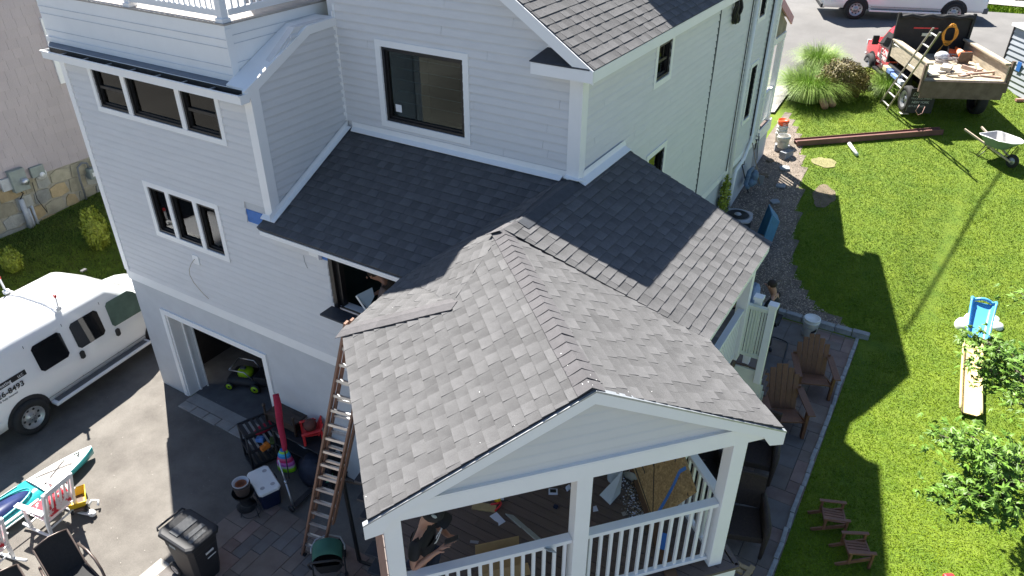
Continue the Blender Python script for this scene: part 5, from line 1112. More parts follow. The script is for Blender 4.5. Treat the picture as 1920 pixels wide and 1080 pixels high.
# chairs face away from the picture's right (seats towards the viewer)
def look(deg): return R(deg)
adirondack('brown slatted adirondack chair standing nearest the white bucket', (-.98, 13.15, 1.02), R(-68), 'adirondack chairs on the side patio', 1.0)
adirondack('brown slatted adirondack chair close to the porch roof, in front of the other', (-1.22, 11.75, 1.02), R(-62), 'adirondack chairs on the side patio', 1.06)
def low_chair(label, loc, rz):
    c = thing('low_garden_chair', label, 'chair', loc, rz, 'backless low chairs on the lawn'); m = m_redw
    for k in range(5): part(c, 'seat_slat', m, ((-.19, (k - 2) * .066, .27), (.19, (k - 2) * .066, .25), .052, .02))
    for y in (-.23, .23):
        part(c, 'arm', m, ((-.26, y, .40), (.24, y, .42), .07, .022), bevel=.006); part(c, 'leg', m, ((.19, y, 0), (.19, y, .41), .05, .04)); part(c, 'leg', m, ((.2, y * .92, .26), (-.42, y * .92, .02), .03, .07)); part(c, 'leg', m, ((-.2, y, .1), (-.2, y, .39), .05, .04))
    part(c, 'seat_rail', m, ((.2, -.21, .24), (.2, .21, .24), .03, .05)); part(c, 'seat_rail', m, ((-.2, -.21, .26), (-.2, .21, .26), .03, .05)); c.scale = (.82, .82, .82); return c
k1, k2 = G(1562, 972, 1.15), G(1606, 1033, 1.15)
low_chair('red brown low garden chair on the shaded lawn, upper of the two', (k1.x, k1.y, gz(k1.x, k1.y)), R(20)); low_chair('red brown low garden chair on the shaded lawn, lower of the two', (k2.x, k2.y, gz(k2.x, k2.y)), R(26))
def wicker(label, loc, rz, kind=0):
    c = thing('wicker_armchair', label, 'chair', loc, rz, 'dark wicker chairs on the side patio')
    mb = MB(); mb.prism([(-.3, -.32, .28), (.34, -.32, .30), (.34, .32, .30), (-.3, .32, .28)], (0, 0, .12)); obj('seat', mb, m_wick, parent=c, bevel=.02)
    mb = MB(); mb.sheet(lambda u, v: (-.30 - .14 * v - .05 * math.cos((u - .5) * PI), (u - .5) * .74, .38 + .55 * v), 10, 6); mb.sheet(lambda u, v: (-.34 - .14 * v - .05 * math.cos((u - .5) * PI), (u - .5) * .74, .38 + .55 * v), 10, 6); mb.tube([(-.46 - .05 * math.cos((u - .5) * PI), (u - .5) * .76, .93) for u in np.linspace(0, 1, 9)], .035, 8); obj('back', mb, m_wick, parent=c)
    for s in (-1, 1):
        mb = MB(); mb.tube([(-.40, s * .36, .62), (-.1, s * .37, .64), (.26, s * .37, .62), (.36, s * .36, .54), (.37, s * .35, .3), (.36, s * .34, 0)], [.045, .05, .055, .05, .04, .03], 8); mb.b2((-.32, s * .34 - .015, .28), (.32, s * .34 + .015, .60)); obj('arm', mb, m_wick, parent=c)
        mb = MB(); mb.tube([(-.36, s * .32, .3), (-.4, s * .33, 0)], .03, 6); obj('leg', mb, m_wick, parent=c)
    return c
wicker('dark wicker armchair under the porch roof corner beside the paver edge', (-1.38, 10.35, 1.02), R(-78)); wicker('dark wicker armchair beside the right porch post, with its arm end showing', (-1.12, 8.72, 1.02), R(-70)); wicker('dark wicker chair half hidden behind the porch side railing', (-1.95, 9.35, 1.02), R(-50))
# black tube frames
def tube_frame(label, pts, group):
    mb = MB(); P = []
    n = len(pts)
    for i in range(n):
        a, b, c = Vector(pts[i - 1]), Vector(pts[i]), Vector(pts[(i + 1) % n]); r = .09
        p0 = b + (a - b).normalized() * r; p1 = b + (c - b).normalized() * r
        for t in (0, .33, .66, 1): P.append(p0.lerp(b, t).lerp(b.lerp(p1, t), t))
    mb.tube(P, .016, 8, closed=True); o = obj('metal_frame', mb, m_iron); return tag(o, label, 'metal frame', group)
f = [G(1447, 630, 1.10), G(1478, 642, 1.10), G(1455, 728, 1.06), G(1424, 716, 1.06)]; tube_frame('long black tubular frame lying on the pavers beside the white stair panel', f, 'black tubular frames on the side patio')
f = [G(1411, 711, 1.35), G(1446, 722, 1.35), G(1437, 775, 1.08), G(1402, 765, 1.08)]; tube_frame('black tubular frame lying lower, cut by the porch roof edge', f, 'black tubular frames on the side patio')
# buckets
def bucket(name, label, loc, m, h=.37, r=.15, lid=True, group=None, fill=None, rot=None):
    b = thing(name, label, 'bucket', loc, group=group, rot=rot); mb = MB()
    mb.lathe([(0, 0), (r * .86, 0), (r, h * .82), (r * 1.07, h * .84), (r * 1.07, h * .87), (r, h * .89), (r * 1.02, h), (r * .97, h), (r * .96, h * .9)] + ([(0, h * .9)] if fill else [(r * .84, .02), (0, .02)]), n=24); obj('pail', mb, m, parent=b)
    mb = MB(); mb.tube([(r * 1.05 * math.cos(t), r * 1.05 * math.sin(t), h * .85 - .12 * math.sin(t) ** 2 * 1) if 0 else (r * 1.07 * math.cos(t), -.02 - r * .9 * math.sin(t), h * .86 - r * .75 * math.sin(t)) for t in np.linspace(0, PI, 12)], .005, 5); obj('handle', mb, m_galv, parent=b)
    if lid: mb = MB(); mb.lathe([(0, h + .008), (r * .9, h + .008), (r * .92, h + .018), (r * 1.06, h + .016), (r * 1.08, h - .02), (r * 1.04, h - .02)], n=24); obj('lid', mb, m, parent=b)
    return b
m_wpl = M('white_plastic', (.78, .79, .78), .35, .03, 5)
bk = G(1513, 634, 1.02); bw = bucket('bucket', 'white lidded bucket with a dark mark standing on the pavers by the stone curb', (bk.x, bk.y + .13, 1.03), m_wpl, h=.44, r=.165)
mb = MB(); mb.sheet(lambda u, v: (.168 * math.cos(-1.25 + u * .75), .168 * math.sin(-1.25 + u * .75), .12 + .07 * v + .07 * u), 8, 2); obj('bucket_print', mb, m_iron, parent=bw, fix=False)
# stack of buckets with an orange one at the front porch
ob = G(1462, 262, 2.72)
for i in range(3):
    bucket('bucket', ['lowest dirty white bucket of the stack under the orange one', 'middle dirty white bucket of the stack under the orange one', 'upper dirty white bucket of the stack just below the orange one'][i], (ob.x, ob.y + .05, gz(ob.x, ob.y) + .10 * i), M('dirty_white_plastic', (.55, .54, .50), .5, .15, 8), lid=False, group='stacked buckets at the front porch')
bo = bucket('bucket', 'bright orange bucket with white lettering on top of the bucket stack', (ob.x, ob.y + .05, gz(ob.x, ob.y) + .36), M('orange_bucket', (.70, .085, .015), .4, .04, 6), h=.37, lid=False, fill=1)
mb = MB()
for k, (a, b) in enumerate(((.0, .16), (.05, .22), (-.02, .27))): mb.sheet(lambda u, v: (.152 * math.cos(-1.4 + a + u * .8), .152 * math.sin(-1.4 + a + u * .8), b + .015 * v + .05 * u), 6, 1)
obj('bucket_print', mb, MATS['white_ink'], parent=bo, fix=False)
g2 = G(1463, 288, 2.55); bucket('bucket', 'open grey white bucket standing on concrete blocks in front of the bucket stack', (g2.x, g2.y + .1, gz(g2.x, g2.y) + .2), MATS['dirty_white_plastic'], h=.36, r=.17, lid=False)
for i, (px, py, lb) in enumerate(((1462, 290, 'grey concrete block under the open bucket'), (1471, 300, 'pale grey concrete block with a white spot at the end of the bucket row'))):
    p = G(px, py, 2.45); mb = MB(); mb.box((0, 0, .1), (.4, .2, .2)); o = obj('concrete_block', mb, M('block_grey', (.25, .26, .28), .9, .12, 8, bump=.3), bevel=.008); o.location = (p.x, p.y + .1, gz(p.x, p.y)); o.rotation_euler = (0, 0, .3 + i * .9); tag(o, lb, 'block', 'concrete blocks by the front porch')
for i, (px, py, a) in enumerate(((1468, 330, .5), (1463, 354, .2), (1453, 375, .9), (1432, 338, .4), (1440, 318, 1.2))):
    p = G(px, py, 2.2); mb = MB(); w = .28 - .02 * i; mb.prism([(-w / 2, -w * .3, 0), (w * .4, -w * .45, 0), (w / 2, w * .2, 0), (0, w * .45, 0), (-w * .45, w * .3, 0)], (0, 0, .05)); o = obj('flat_stone', mb, M('blue_flagstone', (.26, .29, .32), .85, .12, 6) if i < 3 else m_earth, bevel=.008); o.location = (p.x, p.y, gz(p.x, p.y) + .02); o.rotation_euler = (.08, -.1, a)
    tag(o, ['blue grey flagstone nearest the striped sunlight at the bed edge', 'blue grey flagstone in the middle of the gravel bed edge', 'pale flagstone next to the blue tub', 'dark brown flat stone under the shovels', 'brown flat stone near the house wall'][i], 'stone', 'flagstones lying in the gravel bed')
# air conditioner
ac = thing('air_conditioner', 'black round sided outdoor air conditioner with a grey top beside the house wall', 'air conditioner', (-3.88, 17.15, gz(-3.9, 17.15) + .02), R(8))
mb = MB(); n = 28; sq = lambda r, z: [(r * math.copysign(abs(math.cos(t)) ** .45, math.cos(t)), r * math.copysign(abs(math.sin(t)) ** .45, math.sin(t)), z) for t in np.linspace(0, 2 * PI, n, endpoint=False)]
mb.loft([sq(.33, 0), sq(.34, .03), sq(.34, .74)]); cs = obj('casing', mb, m_iron, parent=ac)
for k in range(20): mb = MB(); mb.loft([sq(.346, .06 + k * .034), sq(.346, .066 + k * .034)]); obj('louvre', mb, m_dark, parent=cs)
m_acg = M('ac_grey', (.36, .37, .40), .45, .08, 10)
mb = MB(); mb.lathe([(.27, .745), (.27, .79), (.36, .79), (.37, .74)], n=28); mb.loft([sq(.35, .741), sq(.355, .775)]); obj('top_cover', mb, m_acg, parent=ac)
mb = MB(); mb.lathe([(0, .80), (.27, .80)], n=24); obj('fan_well', mb, m_dark, parent=ac)
for r in (.12, .15, .18, .21, .24): mb = MB(); mb.tube([(r * math.cos(t), r * math.sin(t), .812) for t in np.linspace(0, 2 * PI, 28, endpoint=False)], .004, 5, closed=True); obj('grille_ring', mb, m_iron, parent=ac)
mb = MB(); mb.lathe([(0, .835), (.07, .83), (.09, .81)], n=16); obj('fan_cap', mb, m_acg, parent=ac)
mb = MB(); mb.tube([(-3.95, 16.8, 2.4), (-4.15, 16.8, 2.5), (-4.3, 17.3, 2.7), (-4.32, 17.4, 3.1)], .02, 6); tag(obj('refrigerant_line', mb, m_galv), 'thin insulated pipe from the air conditioner to the wall', 'pipe')
# blue tub leaning beside it
m_blue = M('faded_blue_plastic', (.07, .22, .38), .5, .12, 5)
tb = thing('blue_wheelbarrow_tray', 'faded blue barrow tray standing on its edge beside the air conditioner', 'tray', (-3.28, 17.35, gz(-3.3, 17.3) + .02), rot=(0, R(9), R(20)))
mb = MB(); o_ = [(-.03, -.42, .02), (-.03, .42, .02), (-.03, .34, .95), (-.03, -.30, .98)]; i_ = [(.22, -.26, .16), (.22, .26, .16), (.22, .2, .78), (.22, -.2, .80)]
mb.add(o_ + i_, [(0, 1, 5, 4), (1, 2, 6, 5), (2, 3, 7, 6), (3, 0, 4, 7), (4, 5, 6, 7)]); obj('tray', mb, m_blue, parent=tb); mb = MB(); mb.tube(o_, .018, 6, closed=True); obj('rim', mb, m_blue, parent=tb)
# long-handled tools
def tool(name, label, p, q, head, m, hm):
    t = thing(name, label, 'tool', p, group='garden tools leaning on the house'); p = Vector(p); q = Vector(q); mb = MB(); mb.tube([(0, 0, 0), q - p], .016, 8); obj('handle', mb, m, parent=t)
    mb = MB()
    if head == 'shovel': mb.prism([(-.1, 0, .05), (.1, 0, .05), (.08, 0, -.2), (0, 0, -.26), (-.08, 0, -.2)], (0, .012, 0))
    elif head == 'rake': mb.bar((-.2, 0, 0), (.2, 0, 0), .03, .03); [mb.bar((-.19 + k * .042, 0, 0), (-.19 + k * .042, .0, -.08), .008, .008, up=(1, 0, 0)) for k in range(10)]
    else: mb.tube([(-.06, 0, 0), (-.05, .0, .1), (.05, 0, .1), (.06, 0, 0), (-.06, 0, 0)], .013, 6)
    o = obj('tool_head', mb, hm, parent=t); o.location = (q - p) if head != 'shovel' else (0, 0, .2); return t
m_hand = M('ash_handle', (.35, .28, .2), .6, .2, 8)
tool('shovel', 'shovel with a pale blade and long handle leaning on the house wall', tuple(G(1424, 345, 2.35)), tuple(GX(1411, 268, -4.33)), 'shovel', m_hand, m_galv)
tool('rake', 'black fork with a loop grip leaning on the wall above the air conditioner', tuple(G(1403, 362, 2.25)), tuple(GX(1391, 308, -4.33)), 'grip', m_iron, m_iron)
tool('long_broom', 'dark long tool leaning across the shovel by the house wall', tuple(G(1413, 290, 2.6)), tuple(GX(1419, 262, -4.33)), 'grip', m_iron, m_iron)
mb = MB(); mb.tube([GX(1412, 315, -4.2), GX(1405, 322, -4.15), GX(1398, 345, -4.2), GX(1402, 352, -4.1)], .06, 8); mb.ell(GX(1408, 340, -4.15), (.16, .22, .14), 10, 6); mb.ell(GX(1414, 330, -4.1), (.12, .15, .18), 10, 6); tag(obj('blue_grey_tarp', mb, M('blue_grey_fabric', (.12, .19, .27), .6, .35, 6, bump=1, bscale=10)), 'bundled blue grey tarp and pipe at the foundation behind the shovel', 'tarp')
mb = MB(); p = G(1427, 333, 2.4); mb.tube([GX(1423, 250, -4.3), GX(1419, 300, -4.28)], .018, 6); tag(obj('cleanout_pipe', mb, m_galv), 'thin grey pipe against the band board near the front corner', 'pipe')
# steel channel, tube, paper, wheelbarrow
bl_, br_ = G(1495, 268, 2.72), G(1770, 246, 3.0); bl_.z = gz(bl_.x, bl_.y) + .02; br_.z = gz(br_.x, br_.y) + .02
d = (br_ - bl_); L = d.length; d.normalize(); n_ = d.cross(VZ).normalized(); n_ = -n_ if n_.dot(bl_ - CAM) < 0 else n_
mb = MB()
up_ = n_.cross(d); up_ = up_ if up_.z > 0 else -up_
for (a0, a1, b0, b1) in ((0, .24, .10, .112), (0, .012, .0, .16), (.228, .24, .0, .16)): mb.prism([bl_ + n_ * a0 + up_ * b0, bl_ + n_ * a1 + up_ * b0, bl_ + n_ * a1 + up_ * b1, bl_ + n_ * a0 + up_ * b1], d * L)
tag(obj('steel_beam', mb, M('red_oxide_primer', (.17, .075, .062), .6, .15, 6)), 'long red brown steel beam lying on the lawn', 'beam')
p, q = G(1592, 270, 2.72), G(1607, 289, 2.68); p.z = gz(p.x, p.y) + .06; q.z = gz(q.x, q.y) + .06; mb = MB(); mb.tube([p, q], .05, 12); tag(obj('white_tube', mb, m_wpl), 'short white tube lying beside the steel beam', 'tube')
p = G(1693, 218, 2.95); mb = MB(); mb.box((p.x, p.y, gz(p.x, p.y) + .07), (.24, .18, .012), rz=.5); tag(obj('paper_sheet', mb, M('cream_paper', (.7, .66, .52), .7)), 'cream sheet of board lying on the grass by the truck shade', 'paper')
wb_ = G(1868, 297, 2.85); wz = gz(wb_.x, wb_.y)
wd = math.atan2(.1, -1.0)   # handles point left-up in the picture
wbT = thing('wheelbarrow', 'green grey metal wheelbarrow with pale wooden handles on the lawn', 'wheelbarrow', (wb_.x, wb_.y + .15, wz), R(-42))
m_wbt = M('green_grey_tray', (.16, .24, .25), .5, .15, 6); m_wbi = M('cement_stained_tray', (.46, .45, .44), .8, .15, 5)
mb = MB(); top = [(.50, -.22), (.56, 0), (.50, .22), (.2, .36), (-.42, .36), (-.50, .30), (-.50, -.30), (-.42, -.36), (.2, -.36)]; bot = [(.18, -.12), (.2, 0), (.18, .12), (.05, .2), (-.28, .2), (-.33, .16), (-.33, -.16), (-.28, -.2), (.05, -.2)]
zt_ = lambda x: .66 + .04 * (x + .5)
n = 9; vs = [(x, y, zt_(x)) for x, y in top] + [(x, y, .40) for x, y in bot]; fs = [(i, (i + 1) % n, n + (i + 1) % n, n + i) for i in range(n)] + [tuple(range(n, 2 * n))]
mb.add(vs, fs); obj('tray', mb, m_wbt, parent=wbT); mb = MB(); mb.add([(x * .985, y * .985, z + .006) for x, y, z in vs], [f[::-1] for f in fs]); o = obj('tray_inside', mb, m_wbi, parent=wbT, fix=False)
mb = MB(); mb.tube([(x, y, zt_(x)) for x, y in top], .012, 6, closed=True); obj('tray_rim', mb, m_wpl, parent=wbT)
for s in (-1, 1):
    mb = MB(); mb.bar((.50, s * .05, .17), (-1.02, s * .30, .60), .04, .045); obj('handle', mb, M('pale_handle', (.52, .42, .33), .6), parent=wbT); mb = MB(); mb.tube([(-.15, s * .2, .36), (-.34, s * .26, .03), (-.42, s * .26, .02), (-.26, s * .22, .40)], .013, 6); obj('leg', mb, m_iron, parent=wbT); mb = MB(); mb.bar((.3, s * .09, .25), (.42, s * .1, .58), .015, .015); obj('brace', mb, m_iron, parent=wbT)
mb = MB(); Ry = Matrix.Rotation(R(90), 3, 'X'); mb.lathe([(.10, -.03), (.17, -.045), (.19, 0), (.17, .045), (.10, .03)], (.50, 0, .19), 22, M=Ry); w_ = obj('tyre', mb, m_tyre, parent=wbT); mb = MB(); mb.lathe([(0, -.04), (.1, -.03), (.1, .03), (0, .04)], (.50, 0, .19), 16, M=Ry); obj('rim', mb, m_galv, parent=w_)
# toy slide: blue upper part, yellow run, white base blobs
def slide(name, label, a, b, w0, w1, za, zb, m, cat, h=.10):
    t = thing(name, label, cat, tuple(a), world=True); A = Vector((a.x, a.y, za)); B = Vector((b.x, b.y, zb)); d = (B - A); dn = d.normalized(); s = dn.cross(VZ).normalized(); up = s.cross(dn)
    def f(u, v):
        y = (u - .5) * 2; rise = h * max(0, (abs(y) - .75) / .25); return A + d * v + s * y * lerp(w0, w1, v) / 2 + up * (rise + .06 * (1 - math.sin(PI * min(1, v * 1.0))) * .6)
    mb = MB(); mb.sheet(f, 12, 12); mb.sheet(lambda u, v: f(u, v) - up * .03, 12, 12); obj('slide_bed', mb, m, parent=t, fix=False)
    for u in (0, 1): mb = MB(); mb.tube([f(u, v) for v in np.linspace(0, 1, 12)], .025, 8); obj('slide_side', mb, m, parent=t)
    return t, f, s
gg = lambda px, py, dz=0: (lambda p: Vector((p.x, p.y, gz(p.x, p.y) + dz)))(G(px, py, 1.05 + dz))
m_sb = M('bright_blue_plastic', (.09, .36, .66), .35, .04, 4); m_sy = M('pale_yellow_plastic', (.74, .58, .26), .4, .04, 4)
sa, sb_ = G(1842, 570, 1.9), G(1828, 640, 1.45); tS, fS, sS = slide('toy_slide', 'blue plastic toy slide with a rounded top and white feet', sa, sb_, .46, .40, 1.9, 1.5, m_sb, 'slide', .12)
mb = MB(); mb.tube([fS(u, 0) + VZ * (.10 * math.sin(PI * u)) for u in np.linspace(0, 1, 9)], .035, 8); obj('slide_hood', mb, m_sb, parent=tS)
for i, (px, py, r) in enumerate(((1811, 603, .20), (1826, 594, .19), (1860, 595, .18), (1871, 608, .13))):
    p = G(px, py, 1.45); mb = MB(); mb.lathe([(0, .0), (r, .0), (r * 1.0, .28), (r * .8, .36), (0, .38)], (p.x, p.y, 1.1), 16); obj('slide_foot', mb, m_wpl, parent=tS)
sa, sb_ = G(1822, 648, 1.45), G(1816, 780, 1.1); slide('yellow_slide_run', 'pale yellow toy slide run lying on the lawn below the blue slide', sa, sb_, .34, .36, 1.42, 1.12, m_sy, 'slide', .09)
p = G(1781, 1078, 1.1); mb = MB(); mb.box((p.x, p.y, gz(p.x, p.y) + .05), (.16, .1, .08), rz=.6); o = tag(obj('toy_box', mb, m_redp, bevel=.03), 'red and white toy at the bottom edge of the lawn', 'toy')
p = G(1905, 205, 3.0)
for i in range(2): mb = MB(); mb.box((p.x + .25 * i, p.y - .1 * i, gz(p.x, p.y) + .05), (.22, .1, .08), rz=.5 + i); tag(obj('brick', mb, M('pink_brick', (.42, .22, .18), .9, .15, 6)), ['pinkish brick on the grass under the shed, the left one', 'pinkish brick at the right picture edge near the shed'][i], 'brick', 'bricks by the shed')
# wooden crate frame at the bottom, beside the porch
wf = thing('wooden_frame', 'pale pine slatted frame leaning at the foot of the porch corner', 'wood frame', tuple(G(1392, 1062, 1.3)), world=True); P0 = G(1368, 1058, 1.35)
m_pine = M('pine', (.42, .29, .15), .6, .12, 5, stretch=(1, 6, 6))
for i, (a, b) in enumerate((((1362, 1048), (1412, 1072)), ((1366, 1085), (1386, 1055)), ((1388, 1095), (1412, 1062)), ((1372, 1062), (1392, 1074)))): mb = MB(); mb.bar(G(*a, 1.45), G(*b, 1.40), .07, .035); obj('slat', mb, m_pine, parent=wf)
# overhead cable, out of the picture: its shadow crosses the lawn
g0, g1 = G(1694, 622, 1.25), G(1880, 345, 2.4); kS = SUN / SUN.z
A_ = g0 + kS * 9.2; B_ = g1 + kS * 10.5; dd = (B_ - A_); mb = MB(); mb.tube([A_, B_ + dd * .25], .032, 8); tag(obj('overhead_cable', mb, m_iron), 'thick overhead service cable whose shadow crosses the lawn', 'cable')
# ------------------------------------------------------------------ planting
m_lf = M('maple_leaf', (.075, .165, .018), .5, .2, 1.5, rv=.35, spec=.35, col2=(.15, .27, .03)); m_bark = M('bark', (.10, .08, .06), .9, .3, 8, bump=.5)
def leaf_mesh(s, curl, seed):
    r_ = random.Random(seed); lob = [(0, .15), (18, .42), (35, .30), (52, .85), (68, .50), (90, 1.0), (112, .50), (128, .85), (145, .30), (162, .42), (180, .15), (270, .18)]
    mb = MB(); vs = [(0, .15 * s, 0)] + [(math.cos(R(a)) * q * s * .62, math.sin(R(a)) * q * s * .75, -curl * q * q * s + r_.uniform(-.02, .02) * s) for a, q in lob]; n = len(lob)
    mb.add(vs, [(0, 1 + i, 1 + (i + 1) % n) for i in range(n)]); return mb.mesh('leaf')
def maple(label, base, clusters, seed):
    t = thing('maple_tree', label, 'tree', tuple(base), world=True); r_ = random.Random(seed); tip = base + Vector((.0, 0, 2.0)); mb = MB(); mb.tube([base, base + VZ * 1.2, tip], [.10, .08, .06], 10); obj('trunk', mb, m_bark, parent=t)
    lm = [leaf_mesh(.155, .35, k) for k in range(4)] + [leaf_mesh(.14, .2, 9)]
    for m_ in lm: m_.materials.append(m_lf)
    L = []
    for c, rad, n in clusters:
        mb = MB(); c = Vector(c); mid = tip.lerp(c, .5) + Vector((r_.uniform(-.2, .2), 0, .15)); mb.tube([tip, mid, c], [.05, .03, .012], 6); obj('limb', mb, m_bark, parent=t)
        sub = [c + Vector((r_.gauss(0, rad.x * .55), r_.gauss(0, rad.y * .55), r_.gauss(0, rad.z * .5))) for _ in range(max(4, n // 26))]
        tw = MB()
        for s_ in sub: tw.tube([c.lerp(mid, .2), c.lerp(s_, .5) + VZ * .04, s_], .008, 4)
        tag(obj('twigs', tw, m_bark, parent=t), kind='stuff')
        for _ in range(n):
            s_ = r_.choice(sub); p = s_ + Vector((r_.gauss(0, .15), r_.gauss(0, .15), r_.gauss(0, .085)))
            L.append((p, (r_.gauss(.15, .42), r_.gauss(-.1, .42), r_.uniform(0, 2 * PI)), r_.uniform(.7, 1.15), r_.choice(lm)))
    L.sort(key=lambda a: (a[0] - CAM).length); mm = MB()
    inf = [l for l in L if -10 < PR(l[0])[0] < 1930 and -10 < PR(l[0])[1] < 1090]; outf = [l for l in L if l not in inf]
    for i, (p, rot, s, me) in enumerate(inf + outf):
        if i < 295: o = put('leaf', me, None, t, Vector(p) - Vector(t['_w']), rot); o.scale = (s, s, s)
        else:
            Mx = Matrix.Translation(p) @ (Matrix.Rotation(rot[2], 4, 'Z') @ Matrix.Rotation(rot[1], 4, 'Y') @ Matrix.Rotation(rot[0], 4, 'X')) @ Matrix.Scale(s, 4); mm.add([Mx @ v.co for v in me.vertices], [tuple(f.vertices) for f in me.polygons])
    tag(obj('crown', mm, m_lf, parent=t, fix=False), kind='stuff'); return t
P_ = lambda px, py, z: G(px, py, z)
maple('young green maple with drooping pointed leaves at the right edge of the lawn', Vector((3.6, 9.6, 1.05)),
      [(P_(1870, 655, 3.9), Vector((.42, .35, .22)), 336), (P_(1905, 700, 3.6), Vector((.35, .3, .22)), 208), (P_(1865, 700, 3.5), Vector((.3, .3, .2)), 160), (P_(1850, 850, 3.9), Vector((.42, .3, .2)), 336), (P_(1900, 860, 3.9), Vector((.35, .35, .22)), 288), (P_(1830, 935, 3.6), Vector((.36, .28, .18)), 256), (P_(1895, 945, 3.7), Vector((.36, .3, .2)), 288), (P_(1880, 900, 3.9), Vector((.3, .3, .2)), 208), (P_(1925, 760, 3.6), Vector((.2, .3, .2)), 96), (P_(1930, 560, 4.2), Vector((.16, .2, .14)), 56)], 3)
def shrub(name, label, c, rad, n, m, ls, seed, cat='shrub', up=0., group=None):
    r_ = np.random.default_rng(seed); t = thing(name, label, cat, tuple(c), world=True, group=group); c = Vector(c); mb = MB(); mb.tube([c - VZ * .05, c + VZ * rad[2] * 1.0], [.05, .02], 6)
    for k in range(7): a = k * .9; mb.tube([c + VZ * .05, c + Vector((rad[0] * .6 * math.cos(a), rad[1] * .6 * math.sin(a), rad[2] * (1.0 + .4 * (k % 2))))], .015, 5)
    obj('stem', mb, m_bark, parent=t)
    d = r_.normal(size=(n, 3)); d /= np.linalg.norm(d, axis=1)[:, None]; rr_ = r_.random(n) ** .28; lump = 1 + .13 * np.sin(d[:, 0] * 7 + seed) * np.cos(d[:, 1] * 6) + .08 * np.sin(d[:, 2] * 11 + d[:, 0] * 5)
    P = d * np.array(rad) * (rr_ * lump)[:, None] + np.array([c.x, c.y, c.z + rad[2] * .98]); P[:, 2] = np.maximum(P[:, 2], c.z + .02)
    a = r_.normal(size=(n, 3)); a[:, 2] += up; a /= np.linalg.norm(a, axis=1)[:, None]; b = np.cross(a, d + .01); b /= np.linalg.norm(b, axis=1)[:, None]; s = ls * r_.uniform(.6, 1.3, n)[:, None]
    V = np.empty((n * 4, 3), np.float32); V[0::4] = P - a * s; V[1::4] = P + b * s * .45; V[2::4] = P + a * s; V[3::4] = P - b * s * .45
    me = bpy.data.meshes.new('foliage'); me.vertices.add(n * 4); me.vertices.foreach_set('co', V.ravel()); me.loops.add(n * 4); me.loops.foreach_set('vertex_index', np.arange(n * 4)); me.polygons.add(n); me.polygons.foreach_set('loop_start', np.arange(0, n * 4, 4)); me.polygons.foreach_set('loop_total', np.full(n, 4)); me.update(); me.validate()
    o = put('foliage', me, m, t); o.location = -Vector(t['_w']); tag(o, kind='stuff'); return t
m_bush = M('bronze_green_leaf', (.095, .055, .012), .6, .3, 2.2, rv=.35, col2=(.14, .13, .02)); m_arb = M('arborvitae_leaf', (.20, .26, .02), .6, .3, 3, rv=.35, col2=(.34, .38, .04))
sc_ = G(1583, 192, 3.05); shrub('round_shrub', 'rounded bronze green shrub between the tall grasses and the truck', (sc_.x - .25, sc_.y + .5, gz(sc_.x, sc_.y + .5)), (.80, .76, .60), 17000, m_bush, .035, 5)
sc_ = G(1618, 165, 3.1); shrub('small_shrub', 'small light green plant at the right foot of the bronze shrub', (sc_.x, sc_.y, gz(sc_.x, sc_.y)), (.35, .3, .3), 1500, m_arb, .04, 15)
a1, a2 = G(193, 478, .5), G(40, 536, .4)
shrub('arborvitae', 'small yellow green pointed arborvitae nearer the house corner', (a1.x, a1.y, gz(a1.x, a1.y)), (.32, .32, .62), 7000, m_arb, .045, 6, up=1.5, group='young arborvitae in the side lawn'); shrub('arborvitae', 'smaller yellow green arborvitae beside the van roof rack', (a2.x, a2.y, gz(a2.x, a2.y)), (.24, .24, .36), 3000, m_arb, .045, 7, up=1.5, group='young arborvitae in the side lawn')
c_ = GX(1360, 358, -4.1); shrub('foundation_vine', 'thin green vine climbing at the foundation above the side roof edge', (-4.25, 17.05, 2.0), (.12, .22, .75), 900, m_arb, .05, 8)
shrub('far_hedge', 'dark hedge across the street at the top right corner', (1.6, 42.0, 4.1), (5.2, .9, 1.1), 16000, M('dark_hedge_leaf', (.03, .055, .012), .7, .3, 2, rv=.3), .09, 9)
def tuft(label, c, n, L, spread, seed, m):
    r_ = np.random.default_rng(seed); t = thing('ornamental_grass', label, 'grass clump', tuple(c), world=True, group='tall arching ornamental grasses by the porch'); K = 7; V = []; F = []
    for i in range(n):
        a = r_.uniform(0, 2 * PI); b0 = r_.random() ** .5 * spread * .35; ln = L * r_.uniform(.55, 1.1); lean = r_.uniform(.35, 1.5); w = .007 * r_.uniform(.6, 1.4); p = Vector((c[0] + b0 * math.cos(a), c[1] + b0 * math.sin(a), c[2])); d = Vector((math.cos(a), math.sin(a), 0)); s = Vector((-d.y, d.x, 0)) * w; base = len(V)
        for k in range(K):
            f = k / (K - 1); q = p + d * (ln * lean * .62 * f ** 1.6) + VZ * ln * (f - .52 * lean * f * f * f); ww = 1 - f * .9; V += [q - s * ww, q + s * ww]
        for k in range(K - 1): F.append((base + 2 * k, base + 2 * k + 1, base + 2 * k + 3, base + 2 * k + 2))
    me = bpy.data.meshes.new('blades'); me.from_pydata([tuple(v) for v in V], [], F); me.update(); o = put('blades', me, m, t); o.location = -Vector(t['_w']); tag(o, kind='stuff')
m_tuft = M('arching_blade', (.14, .26, .03), .5, .3, 3, rv=.35, col2=(.32, .44, .10), spec=.4)
g1_ = G(1502, 196, 3.0); tuft('large arching green grass clump nearest the front porch and buckets', (g1_.x, g1_.y + .75, gz(g1_.x, g1_.y + .75)), 3600, 1.35, 1.7, 1, m_tuft)
g1_ = G(1520, 150, 3.1); tuft('arching grass clump behind the large one at the street', (g1_.x, g1_.y + .9, gz(g1_.x, g1_.y + .9)), 2100, 1.05, 1.4, 2, m_tuft)
